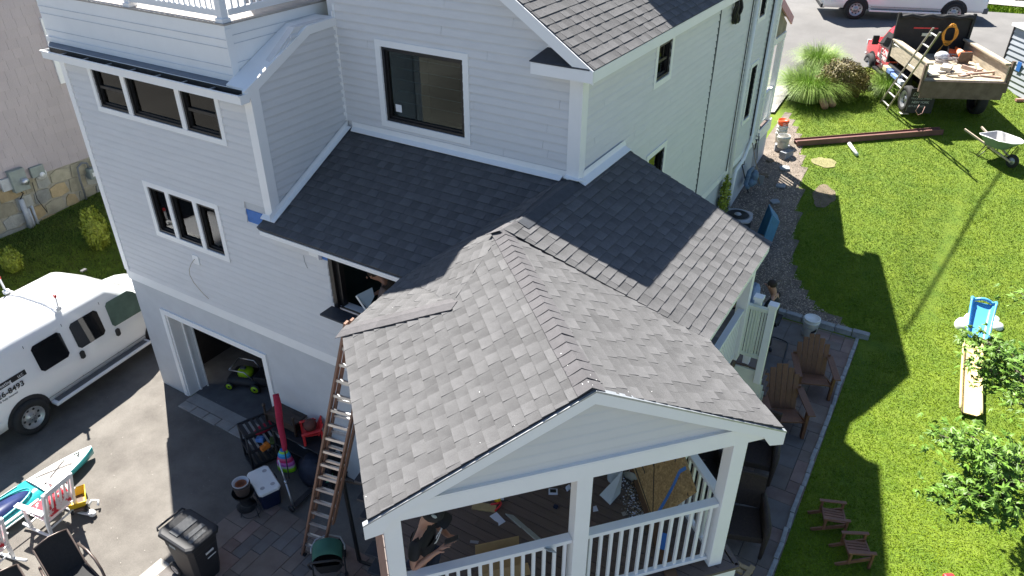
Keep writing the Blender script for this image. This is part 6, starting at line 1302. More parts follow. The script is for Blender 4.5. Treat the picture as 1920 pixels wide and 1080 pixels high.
g1_ = G(1652, 186, 3.1); tuft('pale arching grass clump under the ladder and truck', (g1_.x + .05, g1_.y + .35, gz(g1_.x, g1_.y + .3)), 1100, 1.1, 1.0, 3, m_tuft)
for i, (a, b) in enumerate((((1533, 176), (1548, 196)), ((1541, 172), (1562, 194)))):
    p, q = G(*a, 3.1), G(*b, 3.1); mb = MB(); mb.tube([(p.x, p.y, gz(p.x, p.y) + .14), (q.x, q.y, gz(q.x, q.y) + .12)], .11, 10); tag(obj('split_log', mb, M('split_wood', (.40, .24, .14), .8, .25, 6, stretch=(3, 3, 3))), ['pinkish split log on the grass, the one against the tall grass', 'pinkish split log on the grass, the one beside the bronze shrub'][i], 'log', 'split logs by the grasses')
# ------------------------------------------------------------------ left yard things
def R3(p, q): return (Vector(q) - Vector(p))
# kayak
ky = thing('kayak', 'teal and white kayak with a navy cockpit lying on the driveway', 'kayak', (-12.62, 2.9, .02), R(93))
m_teal = M('teal_hull', (.03, .40, .42), .3, .06, 2, coat=.4); m_kw = M('kayak_white', (.70, .78, .76), .35, .04, 3); m_kg = M('kayak_grey_pad', (.40, .37, .35), .7, .1, 8)
def kw(x): return .37 * max(0.02, 1 - abs((x + .0) / 2.08) ** 2.4) ** .75
def ksec(x, lo=0, hi=1):
    w = kw(x); sh = .05 * (abs(x) / 2.0) ** 3; return [Vector((x, w * a, sh + b)) for a, b in ((-1, .20), (-.93, .10), (-.6, .02), (0, .0), (.6, .02), (.93, .10), (1, .20))]
xs_ = np.linspace(-2.06, 2.06, 26); mb = MB(); mb.loft([ksec(x) for x in xs_], cap=False); obj('hull', mb, m_teal, parent=ky)
def kdeck(x):
    w = kw(x); sh = .05 * (abs(x) / 2.0) ** 3; pk = .07 * (1 - (abs(x) / 2.2) ** 2); return [Vector((x, w * a, sh + .20 + b * pk + .001)) for a, b in ((-1, 0), (-.9, .35), (-.62, .75), (0, 1), (.62, .75), (.9, .35), (1, 0))]
fr_ = [x for x in xs_ if x >= .78]; mb = MB(); mb.loft([kdeck(x) for x in fr_], cap=False); mb.loft([kdeck(x) for x in xs_ if x <= -.72], cap=False)
for s in (0, 1):
    mb.loft([[kdeck(x)[i] for i in ((0, 1) if s == 0 else (5, 6))] + [kdeck(x)[i] - VZ * .012 for i in ((1, 0) if s == 0 else (6, 5))] for x in xs_ if -.8 <= x <= .9], cap=False)
obj('deck', mb, m_kw, parent=ky)
mb = MB(); mb.tube([(.78 * math.cos(t) + .02, .25 * math.sin(t) * 1.0, .255) for t in np.linspace(0, 2 * PI, 30, endpoint=False)], .022, 8, closed=True); obj('cockpit_rim', mb, m_teal, parent=ky)
mb = MB(); mb.loft([[Vector((.74 * s_ * math.cos(t) + .02, .24 * s_ * math.sin(t), z)) for t in np.linspace(0, 2 * PI, 24, endpoint=False)] for s_, z in ((1, .24), (.97, .10), (.7, .035))]); obj('cockpit', mb, M('navy_inside', (.008, .02, .10), .45, .2, 4), parent=ky)
mb = MB(); mb.box((-.28, 0, .15), (.42, .34, .10)); mb.box((-.50, 0, .27), (.10, .34, .26)); obj('seat', mb, M('kayak_seat', (.12, .105, .10), .8, .2, 8), parent=ky, bevel=.03)
mb = MB(); mb.prism([(x, kw(x) * a, kdeck(x)[3].z - abs(a) * .022 + .006) for x, a in ((.92, 0), (1.0, .45), (1.25, .62), (1.6, .45), (1.78, 0), (1.6, -.45), (1.25, -.62), (1.0, -.45))], (0, 0, .006)); obj('deck_pad', mb, m_kg, parent=ky)
mb = MB(); mb.tube([(.95, -.18, .275), (1.6, .12, .275)], .006, 5); mb.tube([(.95, .18, .275), (1.6, -.12, .275)], .006, 5); mb.tube([(.92, -.2, .27), (1.2, -.24, .265), (1.55, -.16, .265)], .006, 5); mb.tube([(1.74, -.05, .28), (1.82, 0, .30), (1.74, .05, .28)], .014, 6); obj('bungee_cord', mb, m_iron, parent=ky)
pd_ = thing('paddle', 'white shafted double paddle lying across the kayak cockpit', 'paddle', tuple(G(30, 975, .34)), world=True); a, b = G(0, 1000, .34), G(84, 938, .34); mb = MB(); mb.tube([a - (b - a) * .4, b], .015, 8); obj('shaft', mb, m_kw, parent=pd_)
a = a; mb = MB(); mb.prism([b, b + R3(a, b) * .10 + Vector((.05, .0, .01)), b + R3(a, b) * .30 + Vector((.06, 0, .01)), b + R3(a, b) * .36, b + R3(a, b) * .28 - Vector((.04, 0, 0)), b + R3(a, b) * .08 - Vector((.03, 0, 0))], (0, 0, .01)); obj('blade', mb, m_iron, parent=pd_)
# white rocking chairs
m_wch = M('white_painted_wood', (.80, .80, .80), .4, .04, 8)
def rocker(label, loc, rz, red=True):
    c = thing('rocking_chair', label, 'rocking chair', loc, rz, 'white rocking chairs on the driveway')
    for s in (-1, 1):
        y = s * .29
        mb = MB(); mb.tube([(x, y, .03 + .09 * (x / .5) ** 2) for x in np.linspace(-.52, .46, 9)], .028, 6); obj('rocker', mb, m_wch, parent=c)
        part(c, 'leg', m_wch, ((.27, y, .06), (.27, y, .62), .045, .045)); part(c, 'back_post', m_wch, ((-.20, y, .05), (-.24, y * .97, .45), .05, .05), ((-.24, y * .97, .45), (-.46, y * .93, 1.15), .05, .05))
        part(c, 'arm', m_wch, ((.36, y * 1.08, .64), (-.30, y * 1.04, .65), .10, .025), bevel=.008)
    for k in range(5): part(c, 'seat_slat', m_wch, ((.24 - .105 * k, -.27, .42 - .012 * k), (.24 - .105 * k, .27, .42 - .012 * k), .085, .02))
    for k in range(6): y = (k - 2.5) * .088; part(c, 'back_slat', m_wch, ((-.245, y, .48), (-.44, y * .96, 1.08), .035, .018, (1, 0, .3)))
    part(c, 'top_rail', m_wch, ((-.455, -.29, 1.11), (-.455, .29, 1.11), .04, .10), bevel=.01); part(c, 'lower_rail', m_wch, ((-.25, -.28, .48), (-.25, .28, .48), .04, .06)); part(c, 'stretcher', m_wch, ((.25, -.28, .2), (.25, .28, .2), .025, .025)); part(c, 'stretcher', m_wch, ((-.2, -.28, .2), (-.2, .28, .2), .025, .025))
    m_cu = M('red_white_cushion', (.62, .03, .05), .8, .1, 3.0, col2=(.8, .72, .7), thr=(.50, .53)); mb = MB(); mb.box((.02, 0, .46), (.44, .46, .06)); obj('cushion', mb, m_cu, parent=c, bevel=.03)
    mb = MB(); mb.box((-.27, 0, .66), (.07, .44, .34)); obj('back_cushion', mb, m_cu, parent=c, bevel=.03); return c
rocker('white slatted rocking chair with a red and white cushion, standing in front of the kayak', (-11.75, 3.6, .01), R(190)); rocker('white slatted rocking chair cut by the left picture edge', (-11.75, 2.42, .01), R(192))
# black sling patio chairs
m_sling = M('black_sling_mesh', (.016, .016, .018), .8, .2, 30); m_brz = M('bronze_frame', (.11, .085, .075), .4, .1, 8, metal=.4)
def sling(label, loc, rz):
    c = thing('sling_chair', label, 'chair', loc, rz, 'black sling chairs at the bottom left')
    mb = MB(); mb.sheet(lambda u, v: (-.22 - .26 * v, (u - .5) * .50, .42 + .58 * v - .03 * math.sin(u * PI) * 0 + .05 * math.sin(u * PI) * (v > .9)), 6, 8); mb.sheet(lambda u, v: (-.225 - .26 * v, (u - .5) * .50, .415 + .58 * v), 6, 8); obj('back', mb, m_sling, parent=c, fix=False)
    mb = MB(); mb.sheet(lambda u, v: (.28 - .5 * v, (u - .5) * .50, .43 - .03 * math.sin(v * PI)), 6, 6); mb.sheet(lambda u, v: (.28 - .5 * v, (u - .5) * .50, .42 - .03 * math.sin(v * PI)), 6, 6); obj('seat', mb, m_sling, parent=c, fix=False)
    mb = MB(); mb.tube([(-.485 - .0, -.26, 1.0), (-.49, -.13, 1.035), (-.495, 0, 1.05), (-.49, .13, 1.035), (-.485, .26, 1.0)], .014, 8); obj('top_tube', mb, m_brz, parent=c)
    for s in (-1, 1):
        mb = MB(); mb.tube([(-.485, s * .26, 1.0), (-.22, s * .26, .42), (.28, s * .26, .44), (.32, s * .27, .0)], .016, 8); obj('side_tube', mb, m_brz, parent=c)
        mb = MB(); mb.tube([(-.38, s * .30, .70), (-.12, s * .33, .71), (.12, s * .335, .68), (.28, s * .33, .56), (.34, s * .32, .36), (.30, s * .30, .0)], .022, 8); obj('arm', mb, m_brz, parent=c); mb = MB(); mb.tube([(-.22, s * .27, .42), (-.34, s * .28, 0)], .016, 8); obj('leg', mb, m_brz, parent=c)
    part(c, 'crossbar', m_iron, ((.02, -.28, .33), (.02, .28, .33), .03, .03)); return c
sling('black sling chair with a curved bronze arm at the bottom left', (-9.96, 2.93, .01), R(-8)); sling('black sling chair with only its top corner showing at the bottom edge', (-9.98, 2.12, .01), R(-10))
# toy wagon
tw = thing('toy_truck', 'yellow toy tipper with a white toy beside the rocking chair', 'toy', tuple(G(150, 948, .1)), R(-30)); m_yel = M('yellow_plastic', (.72, .48, .02), .4, .05, 5)
mb = MB(); mb.add([(-.17, -.12, .10), (.17, -.12, .10), (.17, .12, .10), (-.17, .12, .10), (-.21, -.15, .27), (.19, -.15, .23), (.19, .15, .23), (-.21, .15, .27)], [(0, 1, 2, 3), (0, 4, 5, 1), (1, 5, 6, 2), (2, 6, 7, 3), (3, 7, 4, 0)]); mb.tube([(-.21, -.15, .27), (.19, -.15, .23), (.19, .15, .23), (-.21, .15, .27)], .012, 6, closed=True); obj('tipper', mb, m_yel, parent=tw, fix=False)
mb = MB(); mb.box((.02, 0, .08), (.4, .16, .06)); obj('toy_chassis', mb, MATS['rusty_brown_steel'], parent=tw)
for x in (-.13, .17):
    for s in (-1, 1): mb = MB(); mb.lathe([(0, -.02), (.06, -.02), (.06, .02), (0, .02)], (x, s * .12, .06), 12, M=Matrix.Rotation(R(90), 3, 'X')); obj('toy_wheel', mb, m_dark, parent=tw)
mb = MB(); mb.tube([G(165, 950, .1), G(172, 938, .16), G(184, 938, .14), G(184, 948, .1)], .022, 8); mb.ell(G(172, 962, .07), (.1, .07, .06), 10, 6); tag(obj('white_toy', mb, m_wpl), 'small white toy handle beside the yellow tipper', 'toy')
# rubbish bin
bn = thing('rubbish_bin', 'black wheeled rubbish bin with white print on its side', 'bin', (-8.67, 4.24, .03), R(0))
def rr4(x, y, z, c=.07): return [Vector((sx * (x - (c if k in (0, 3) else 0)), sy * (y - (c if k in (1, 2) else 0)), z)) for sx, sy in ((1, 1), (-1, 1), (-1, -1), (1, -1)) for k in ((0, 1) if sx * sy > 0 else (2, 3))][:0] or [Vector(p) for p in ((x, -y + c, z), (x, y - c, z), (x - c, y, z), (-x + c, y, z), (-x, y - c, z), (-x, -y + c, z), (-x + c, -y, z), (x - c, -y, z))]
mb = MB(); mb.loft([rr4(.25, .22, .0), rr4(.27, .235, .12), rr4(.335, .27, .78), rr4(.345, .275, .80), rr4(.35, .28, .98)], sm=False); obj('bin_body', mb, m_dark, parent=bn, bevel=.008)
mb = MB(); mb.loft([rr4(.40, .315, .975), rr4(.405, .32, 1.0), rr4(.395, .31, 1.04), rr4(.36, .28, 1.055)], sm=False); ld = obj('bin_lid', mb, m_dark, parent=bn, bevel=.006)
mb = MB()
mb.box((-.10, 0.0, 1.062), (.20, .40, .02)); mb.box((.14, .03, 1.060), (.09, .34, .014)); mb.box((.255, -.02, 1.058), (.08, .30, .01)); tag(obj('lid_ribs', mb, m_grey, parent=ld, bevel=.004), kind='stuff')
mb = MB(); mb.tube([(-.40, -.26, 1.02), (-.44, -.24, 1.05), (-.44, .24, 1.05), (-.40, .26, 1.02)], .018, 8); obj('bin_handle', mb, m_dark, parent=bn)
mb = MB()
for k in range(4): mb.b2((-.385, -.2 + k * .11, 1.058), (-.37, -.14 + k * .11, 1.06))
text('lettering', 'CAUTION', .055, frame((.235, -.155, 1.064), (0, 1, 0), (-1, 0, 0)), MATS['grey_plastic'], bn)
for s in (-1, 1): wheel(bn, (-.30, s * .24, .14), .14, .06, s)
text('lettering', 'NO. 40 PREMIUM' if 0 else 'NO PARKING' if 0 else 'WILBERT', .0001, frame((.3, 0, 0), (0, 1, 0), (0, 0, 1)), m_dark, bn) if 0 else None
mb = MB()
for k in range(7): mb.b2((.3365 + .0, -.02 + k * .022, .66), (.345, -.004 + k * .022, .70))
mb.b2((.318, -.0, .54), (.326, .16, .555)); o = obj('bin_print', mb, MATS['white_ink'], parent=bn); tag(o, kind='stuff')
mb = MB(); [mb.b2((-.16 + k * .05, -.275, .83), (-.12 + k * .05, -.2795, .88)) for k in range(3)]; tag(obj('bin_print', mb, m_chalk, parent=bn), kind='stuff')
# dark plastic shelf unit along the wall, items on it
sh = thing('plastic_shelf', 'black plastic slatted shelf unit standing end-on beside the garage opening', 'shelf', (-9.72, 6.82, .01), R(90 - 22))
for z in (.10, .48, .90):
    for k in range(9): part(sh, 'shelf_slat', m_dark, ((-.42 + k * .105, -.2, z), (-.42 + k * .105, .2, z), .06, .02))
    part(sh, 'shelf_edge', m_dark, ((-.47, -.21, z), (.47, -.21, z), .03, .05)); part(sh, 'shelf_edge', m_dark, ((-.47, .21, z), (.47, .21, z), .03, .05)); part(sh, 'shelf_edge', m_dark, ((-.47, -.21, z), (-.47, .21, z), .03, .05)); part(sh, 'shelf_edge', m_dark, ((.47, -.21, z), (.47, .21, z), .03, .05))
for x in (-.46, .46):
    for y in (-.2, .2): mb = MB(); mb.tube([(x, y, 0), (x, y, .93)], .022, 8); obj('leg', mb, m_dark, parent=sh)
sh2 = thing('low_bench_shelf', 'second black plastic shelf unit lying along the wall under the red toy chair', 'shelf', (-8.75, 6.93, .01), R(0))
for z in (.12, .52, .86):
    mb = MB(); mb.b2((-.72, -.22, z), (.72, .22, z + .03)); obj('shelf_board', mb, m_dark, parent=sh2, bevel=.008)
for x in (-.68, .68):
    for y in (-.19, .19): part(sh2, 'leg', m_dark, ((x, y, 0), (x, y, .86), .04, .04))
bt = thing('brown_side_table', 'dark brown plastic table with knobbed legs standing on the black shelves', 'table', (-9.30, 7.02, .0), R(0))
m_brn = M('dark_brown_plastic', (.045, .032, .026), .5, .2, 8)
for k in range(5): part(bt, 'tabletop_board', m_brn, ((-.34, -.18 + k * .092, 1.16), (.40, -.18 + k * .092, 1.16), .086, .025))
for x in (-.36, .40):
    for y in (-.2, .22): mb = MB(); mb.lathe([(0, .885), (.022, .89), (.024, 1.2), (.016, 1.28), (.032, 1.32), (.03, 1.37), (0, 1.39)], (x, y, 0), 10); obj('leg', mb, m_brn, parent=bt)
mb = MB(); mb.b2((-.34, -.19, .97), (.38, -.17, 1.12)); mb.b2((-.34, -.169, .97), (.38, .2, .985)); obj('lower_shelf', mb, m_brn, parent=bt)
rc = thing('toy_chair', 'small red plastic adirondack toy chair on the shelf, holding a basketball', 'chair', (-8.62, 6.98, .892), R(-128))
for k in range(5): part(rc, 'back_slat', m_redp, ((-.10, (k - 2) * .066, .14), (-.20, (k - 2) * .074, .46 - .03 * abs(k - 2)), .06, .02, (1, 0, .3)), bevel=.006)
mb = MB(); mb.prism([(-.12, -.15, .15), (.16, -.15, .18), (.16, .15, .18), (-.12, .15, .15)], (0, 0, .02)); obj('seat', mb, m_redp, parent=rc)
mb = MB(); mb.b2((.14, -.15, .0), (.17, -.09, .18)); mb.b2((.14, .09, .0), (.17, .15, .18)); mb.b2((.14, -.089, .10), (.17, .089, .18)); obj('front_apron', mb, m_redp, parent=rc)
for s in (-1, 1): part(rc, 'arm', m_redp, ((.2, s * .19, .27), (-.16, s * .18, .28), .06, .02), bevel=.006); part(rc, 'leg', m_redp, ((.17, s * .18, 0), (.17, s * .18, .26), .04, .04)); part(rc, 'leg', m_redp, ((-.16, s * .17, 0), (-.16, s * .17, .26), .04, .04))
mb = MB(); mb.ell((-8.62, 6.96, 1.215), (.122, .122, .122), 20, 12); bb = obj('basketball', mb, M('basketball_leather', (.12, .035, .025), .6, .1, 30, bump=.3, bscale=150)); tag(bb, 'dark orange brown basketball sitting on the red toy chair', 'ball')
mb = MB()
for ax in range(3): mb.tube([(-8.62 + .1225 * (math.cos(t) if ax != 0 else .25 * 0), 6.96 + .1225 * (math.sin(t) if ax == 1 else (math.cos(t) if ax == 0 else 0)), 1.215 + .1225 * (math.sin(t) if ax != 1 else 0)) for t in np.linspace(0, 2 * PI, 24, endpoint=False)], .003, 4, closed=True)
tag(obj('ball_seam', mb, m_iron, parent=bb), kind='stuff')
# red rolled umbrella standing, another red roll on the shelf
m_crim = M('crimson_cloth', (.42, .018, .05), .85, .15, 6, bump=.6, bscale=14)
um = thing('folded_umbrella', 'crimson rolled fabric tube leaning in front of the shelves', 'umbrella', (-9.0, 6.1, .0)); mb = MB(); a = GX(518, 742, -9.45); 
tp0, tp1 = G(517, 740, 1.72), G(534, 846, .95); mb.tube([tp0.lerp(tp1, t) + Vector((.012 * math.sin(t * 9), 0, .012 * math.cos(t * 7))) for t in np.linspace(0, 1, 12)], [.055, .062, .066, .064, .066, .062, .06, .058, .055, .052, .05, .035], 12); o = obj('rolled_cloth', mb, m_crim, parent=um, loc=-Vector(um.location))
mb = MB(); mb.tube([tp1, tp1 + (tp1 - tp0).normalized() * .5], .012, 8); obj('pole', mb, m_iron, parent=um, loc=-Vector(um.location))
mb = MB(); a, b = G(478, 812, .62), G(532, 782, .64); mb.tube([a.lerp(b, t) for t in np.linspace(0, 1, 7)], [.04, .085, .09, .088, .085, .08, .075], 12); rl2 = tag(obj('rolled_mat', mb, m_crim), 'crimson rolled mat lying on the middle of the black shelf unit', 'rolled mat')
mb = MB(); mb.b2((-.03, -.02, .0), (.03, .02, .004)); 
# toys on the shelf
for i, (px, py, z, s, c, lb) in enumerate(((488, 824, .56, (.16, .10, .08), (.10, .25, .6), 'blue toy on the end of the black shelf'), (497, 838, .52, (.18, .10, .09), (.75, .22, .03), 'orange toy truck below the blue toy on the black shelf'), (512, 826, .55, (.16, .12, .06), (.08, .12, .03), 'dark green toy behind the crimson umbrella'), (622, 828, .55, (.14, .08, .05), (.08, .35, .6), 'light blue toy seen between the ladder rungs'), (600, 822, .3, (.2, .1, .1), (.45, .03, .06), 'dark red thing beneath the blue bin'), (618, 896, .15, (.24, .12, .03), (.10, .5, .25), 'green and blue toy glider low behind the ladder'), (541, 822, .45, (.1, .1, .12), (.2, .5, .05), 'lime green and blue toy below the blue bin'))):
    mb = MB(); mb.box((0, 0, 0), s); mb.box((s[0] * .2, 0, s[2] * .6), (s[0] * .45, s[1] * .8, s[2] * .6)); o = obj('toy', mb, M('toy_tone_%s' % 'pqrstuv'[i], c, .45), bevel=.012); o.location = G(px, py, z); o.rotation_euler = (0, 0, .4 + i); tag(o, lb, 'toy')
# blue bin in a grey basket
bb_ = thing('blue_tub', 'royal blue tub nested in a pale grey handled basket', 'tub', tuple(G(572, 818, .62)), R(-8)); m_rblue = M('royal_blue_plastic', (.01, .035, .30), .3, .1, 5); m_pg = M('pale_grey_plastic', (.42, .46, .50), .45, .05, 6)
mb = MB(); mb.loft([rr4(.22, .15, -.30), rr4(.29, .20, .0)], cap=False); mb.loft([rr4(.29, .20, .0), rr4(.27, .185, -.005)], cap=False); obj('basket', mb, m_pg, parent=bb_, fix=False)
mb = MB(); mb.loft([rr4(.26, .175, .02), rr4(.21, .13, -.14)], cap=False); mb.loft([rr4(.21, .13, -.14), rr4(.05, .03, -.13)]); mb.ell((0.04, .02, -.10), (.12, .08, .05), 10, 6); obj('tub', mb, m_rblue, parent=bb_, fix=False)
mb = MB(); mb.tube(rr4(.268, .182, .02), .013, 6, closed=True); obj('tub_rim', mb, m_pg, parent=bb_)
for s in (-1, 1): mb = MB(); mb.tube([(s * .27, -.1, .0), (s * .36, -.09, -.03), (s * .36, .09, -.03), (s * .27, .1, .0)], .018, 6); obj('handle', mb, m_pg, parent=bb_)
# striped bag
m_str = bpy.data.materials.new('rainbow_stripes'); m_str.use_nodes = True; nt = m_str.node_tree; tc = nt.nodes.new('ShaderNodeTexCoord'); sx_ = nt.nodes.new('ShaderNodeSeparateXYZ'); nt.links.new(tc.outputs['Object'], sx_.inputs[0]); mt = nt.nodes.new('ShaderNodeMath'); mt.operation = 'MULTIPLY'; mt.inputs[1].default_value = 1.75; nt.links.new(sx_.outputs['Z'], mt.inputs[0]); cr = nt.nodes.new('ShaderNodeValToRGB'); cr.color_ramp.interpolation = 'CONSTANT'; nt.links.new(mt.outputs[0], cr.inputs[0]); nt.links.new(cr.outputs[0], nt.nodes['Principled BSDF'].inputs['Base Color'])
cols = [(.02, .02, .05), (.20, .55, .01), (.30, .70, .02), (.55, .55, .5), (.45, .08, .42), (.60, .18, .5), (.55, .02, .12), (.6, .1, .2), (.02, .2, .5), (.03, .4, .65), (.3, .6, .05), (.02, .12, .4)]
while len(cr.color_ramp.elements) < len(cols): cr.color_ramp.elements.new(.5)
for i, c in enumerate(cols): e = cr.color_ramp.elements[i]; e.position = i / len(cols); e.color = list(c) + [1]
p = G(541, 895, .05); mb = MB(); mb.loft([[Vector((a * math.cos(t), b * math.sin(t), z)) for t in np.linspace(0, 2 * PI, 14, endpoint=False)] for a, b, z in ((.16, .08, .0), (.19, .11, .05), (.17, .11, .25), (.12, .09, .42), (.06, .05, .54))]); o = obj('striped_bag', mb, m_str); o.location = (p.x + .02, p.y, .25); o.rotation_euler = (0, 0, R(20)); tag(o, 'bag with rainbow stripes hanging below the crimson umbrella', 'bag')
mb = MB(); mb.loft([[Vector((p.x + .45 + a * math.cos(t), p.y + .28 + a * .8 * math.sin(t), z)) for t in np.linspace(0, 2 * PI, 12, endpoint=False)] for a, z in ((.30, .0), (.36, .2), (.30, .45), (.15, .58))]); tag(obj('dark_bag', mb, M('dark_navy_bag', (.018, .022, .04), .7, .3, 5, bump=.8, bscale=9)), 'dark navy bag slumped under the shelves behind the ladder', 'bag')
# cooler
cl = thing('cooler', 'navy cool box with a white lid and cup holders', 'cool box', (-8.98, 5.98, .03), R(-22)); m_nav = M('navy_plastic', (.008, .016, .05), .4, .1, 5)
mb = MB(); mb.loft([rr4(.30, .17, 0, .04), rr4(.33, .19, .38, .04)], sm=False); obj('cooler_body', mb, m_nav, parent=cl, bevel=.01); mb = MB(); mb.loft([rr4(.345, .205, .381, .05), rr4(.345, .205, .43, .05), rr4(.33, .19, .445, .05)], sm=False); l_ = obj('cooler_lid', mb, m_wpl, parent=cl, bevel=.006)
for x, y in ((-.2, .1), (.2, -.09), (.2, .1)): mb = MB(); mb.lathe([(0, .4465), (.036, .4465), (.04, .449), (.042, .4465)], (x, y, 0), 14); obj('cup_holder', mb, M('lid_shadow_grey', (.4, .4, .42), .5), parent=l_)
for s in (-1, 1): mb = MB(); mb.tube([(-.05, s * .205, .38), (-.05, s * .225, .42), (.06, s * .225, .42), (.06, s * .205, .38)], .012, 6); obj('latch', mb, m_dark, parent=cl)
# planter stack with inner pots
pl_ = thing('planter_stack', 'stack of brown planters with a white rimmed pot, left of the cool box', 'planter', tuple(G(463, 950, .03)[:2]) + (.03,)); m_pot = M('brown_planter', (.10, .075, .065), .6, .15, 8)
mb = MB(); mb.lathe([(0, 0), (.17, 0), (.18, .04), (.10, .12), (.09, .22), (.18, .34), (.2, .40)], n=20); obj('urn', mb, m_dark, parent=pl_); mb = MB(); mb.lathe([(.12, .36), (.155, .58), (.165, .6), (.15, .6), (.14, .5)], n=20); obj('pot', mb, m_pot, parent=pl_); mb = MB(); mb.lathe([(.12, .45), (.135, .635), (.15, .64), (.148, .62), (.118, .615), (.11, .50), (0, .50)], n=20); obj('inner_pot', mb, M('white_rim_pot', (.55, .54, .56), .5), parent=pl_); mb = MB(); mb.lathe([(.09, .505), (.10, .60), (.085, .60), (.08, .515), (0, .515)], n=16); obj('terracotta_pot', mb, M('terracotta', (.30, .11, .05), .8), parent=pl_)
mb = MB(); p = Vector(pl_.location); 
ws_ = thing('wire_plant_stand', 'black wire plant stand in front of the planters', 'plant stand', (p.x + .2, p.y - .06, .03)); mb = MB()
mb.tube([(.15 * math.cos(t), .15 * math.sin(t), .32) for t in np.linspace(0, 2 * PI, 18, endpoint=False)], .006, 5, closed=True); mb.tube([(.17 * math.cos(t), .17 * math.sin(t), .06) for t in np.linspace(0, 2 * PI, 18, endpoint=False)], .006, 5, closed=True); obj('ring', mb, m_iron, parent=ws_); ws_.children[0]['kind'] = 'stuff'
for k in range(3): a = k * 2.1; mb = MB(); mb.tube([(.15 * math.cos(a), .15 * math.sin(a), .32), (.19 * math.cos(a), .19 * math.sin(a), 0)], .007, 5); obj('leg', mb, m_iron, parent=ws_)
# kick scooter
sc0, sc1 = G(550, 950, .10), G(522, 862, .85); kx = thing('kick_scooter', 'black kick scooter with a silver stem beside the striped bag', 'scooter', (sc0.x, sc0.y, 0), world=True)
mb = MB(); mb.tube([sc0, sc0.lerp(sc1, .55)], .018, 8); mb.tube([sc0.lerp(sc1, .5), sc1], .014, 8); mb.tube([sc0.lerp(sc1, .5), sc0.lerp(sc1, .56)], .026, 8); obj('stem', mb, m_alu, parent=kx)
e_ = G(577, 925, .10); dd_ = (e_ - sc0).normalized(); mb = MB(); mb.bar(sc0 + dd_ * .02, sc0 + dd_ * .52, .11, .035); obj('deck', mb, m_dark, parent=kx, bevel=.01)
for q in (sc0 - dd_ * .05, sc0 + dd_ * .56): mb = MB(); mb.lathe([(0, -.015), (.07, -.015), (.07, .015), (0, .015)], (q.x, q.y, .095), 16, M=Matrix.Rotation(R(90), 3, 'X')); obj('wheel', mb, m_dark, parent=kx)
# extension ladder against the porch roof
m_fib = M('orange_brown_fibreglass', (.24, .135, .095), .5, .12, 12, grain=.1)
lA, lB = G(568, 1038, .04), G(603, 1050, .04); hz = 5.16; hA_ = G(649, 604, hz)
t_, up_l = ladder('extension_ladder', 'long orange brown extension ladder with metal rungs leaning on the porch roof', lA, lB, hA_, hA_ + (lB - lA), 17, m_fib, rw=.085, rd=.03, rungm=m_alu, k0=.055, k1=.97, double=True)
off = up_l * (.09 if (up_l.dot(CAM - lA) < 0) else -.09)
for a, b in ((lA, hA_), (lB, hA_ + (lB - lA))):
    mb = MB(); d = b - a; mb.bar(a + d * .18 + off + (lB - lA).normalized() * (.035 if a == lA else .035), b + off + (lB - lA).normalized() * .035, .028, .075, up=up_l); obj('fly_rail', mb, m_fib, parent=t_)
for k in range(13):
    f = lerp(.2, .97, k / 12); mb = MB(); a = lA.lerp(hA_, f) + off + (lB - lA).normalized() * .035; mb.bar(a, a + (lB - lA), .045, .028, up=up_l); obj('rung', mb, m_alu, parent=t_)
for a in (lA, lB): mb = MB(); mb.box(a + VZ * .0 + Vector((.02, .0, .0)), (.10, .06, .05)); obj('ladder_foot', mb, m_dark, parent=t_)
# stroller
st_ = thing('stroller', 'dark green pushchair with a black handle at the bottom edge', 'pushchair', tuple(G(622, 1070, .1)[:2]) + (.03,), R(-50)); m_grn = M('dark_green_fabric', (.035, .13, .09), .7, .15, 6, bump=.2)
mb = MB(); mb.sheet(lambda u, v: (-.05 + .26 * math.cos(PI * (.08 + .42 * v)) * 1.0, .24 * math.cos(PI * u), .50 + .20 * math.sin(PI * u) * 1.0 + .13 * math.sin(PI * (.08 + .42 * v))), 14, 6); obj('canopy', mb, m_grn, parent=st_, fix=False)
mb = MB(); mb.loft([rr4(.22, .2, .30), rr4(.26, .24, .52)], cap=False); mb.loft([rr4(.22, .2, .30), rr4(.05, .05, .28)]); obj('seat', mb, m_sling, parent=st_, fix=False)
mb = MB(); mb.tube([(.28, -.25, .52), (.44, -.25, .82), (.50, -.2, .93), (.52, 0, .96), (.50, .2, .93), (.44, .25, .82), (.28, .25, .52)], .018, 8); obj('push_handle', mb, m_dark, parent=st_)
mb = MB(); mb.tube([(.0, -.27, .55), (-.06, -.27, .60), (-.18, -.2, .66), (-.24, 0, .68), (-.18, .2, .66), (-.06, .27, .60), (0, .27, .55)], .014, 8); obj('canopy_frame', mb, m_galv, parent=st_)
for x, y in ((.2, -.26), (.2, .26), (-.35, -.2), (-.35, .2)):
    mb = MB(); mb.tube([(x * .6, y, .5), (x, y, .12)], .014, 6); obj('leg', mb, m_dark, parent=st_); mb = MB(); mb.lathe([(0, -.02), (.1, -.02), (.1, .02), (0, .02)], (x, y, .1), 16, M=Matrix.Rotation(R(90), 3, 'X')); obj('wheel', mb, m_dark, parent=st_)
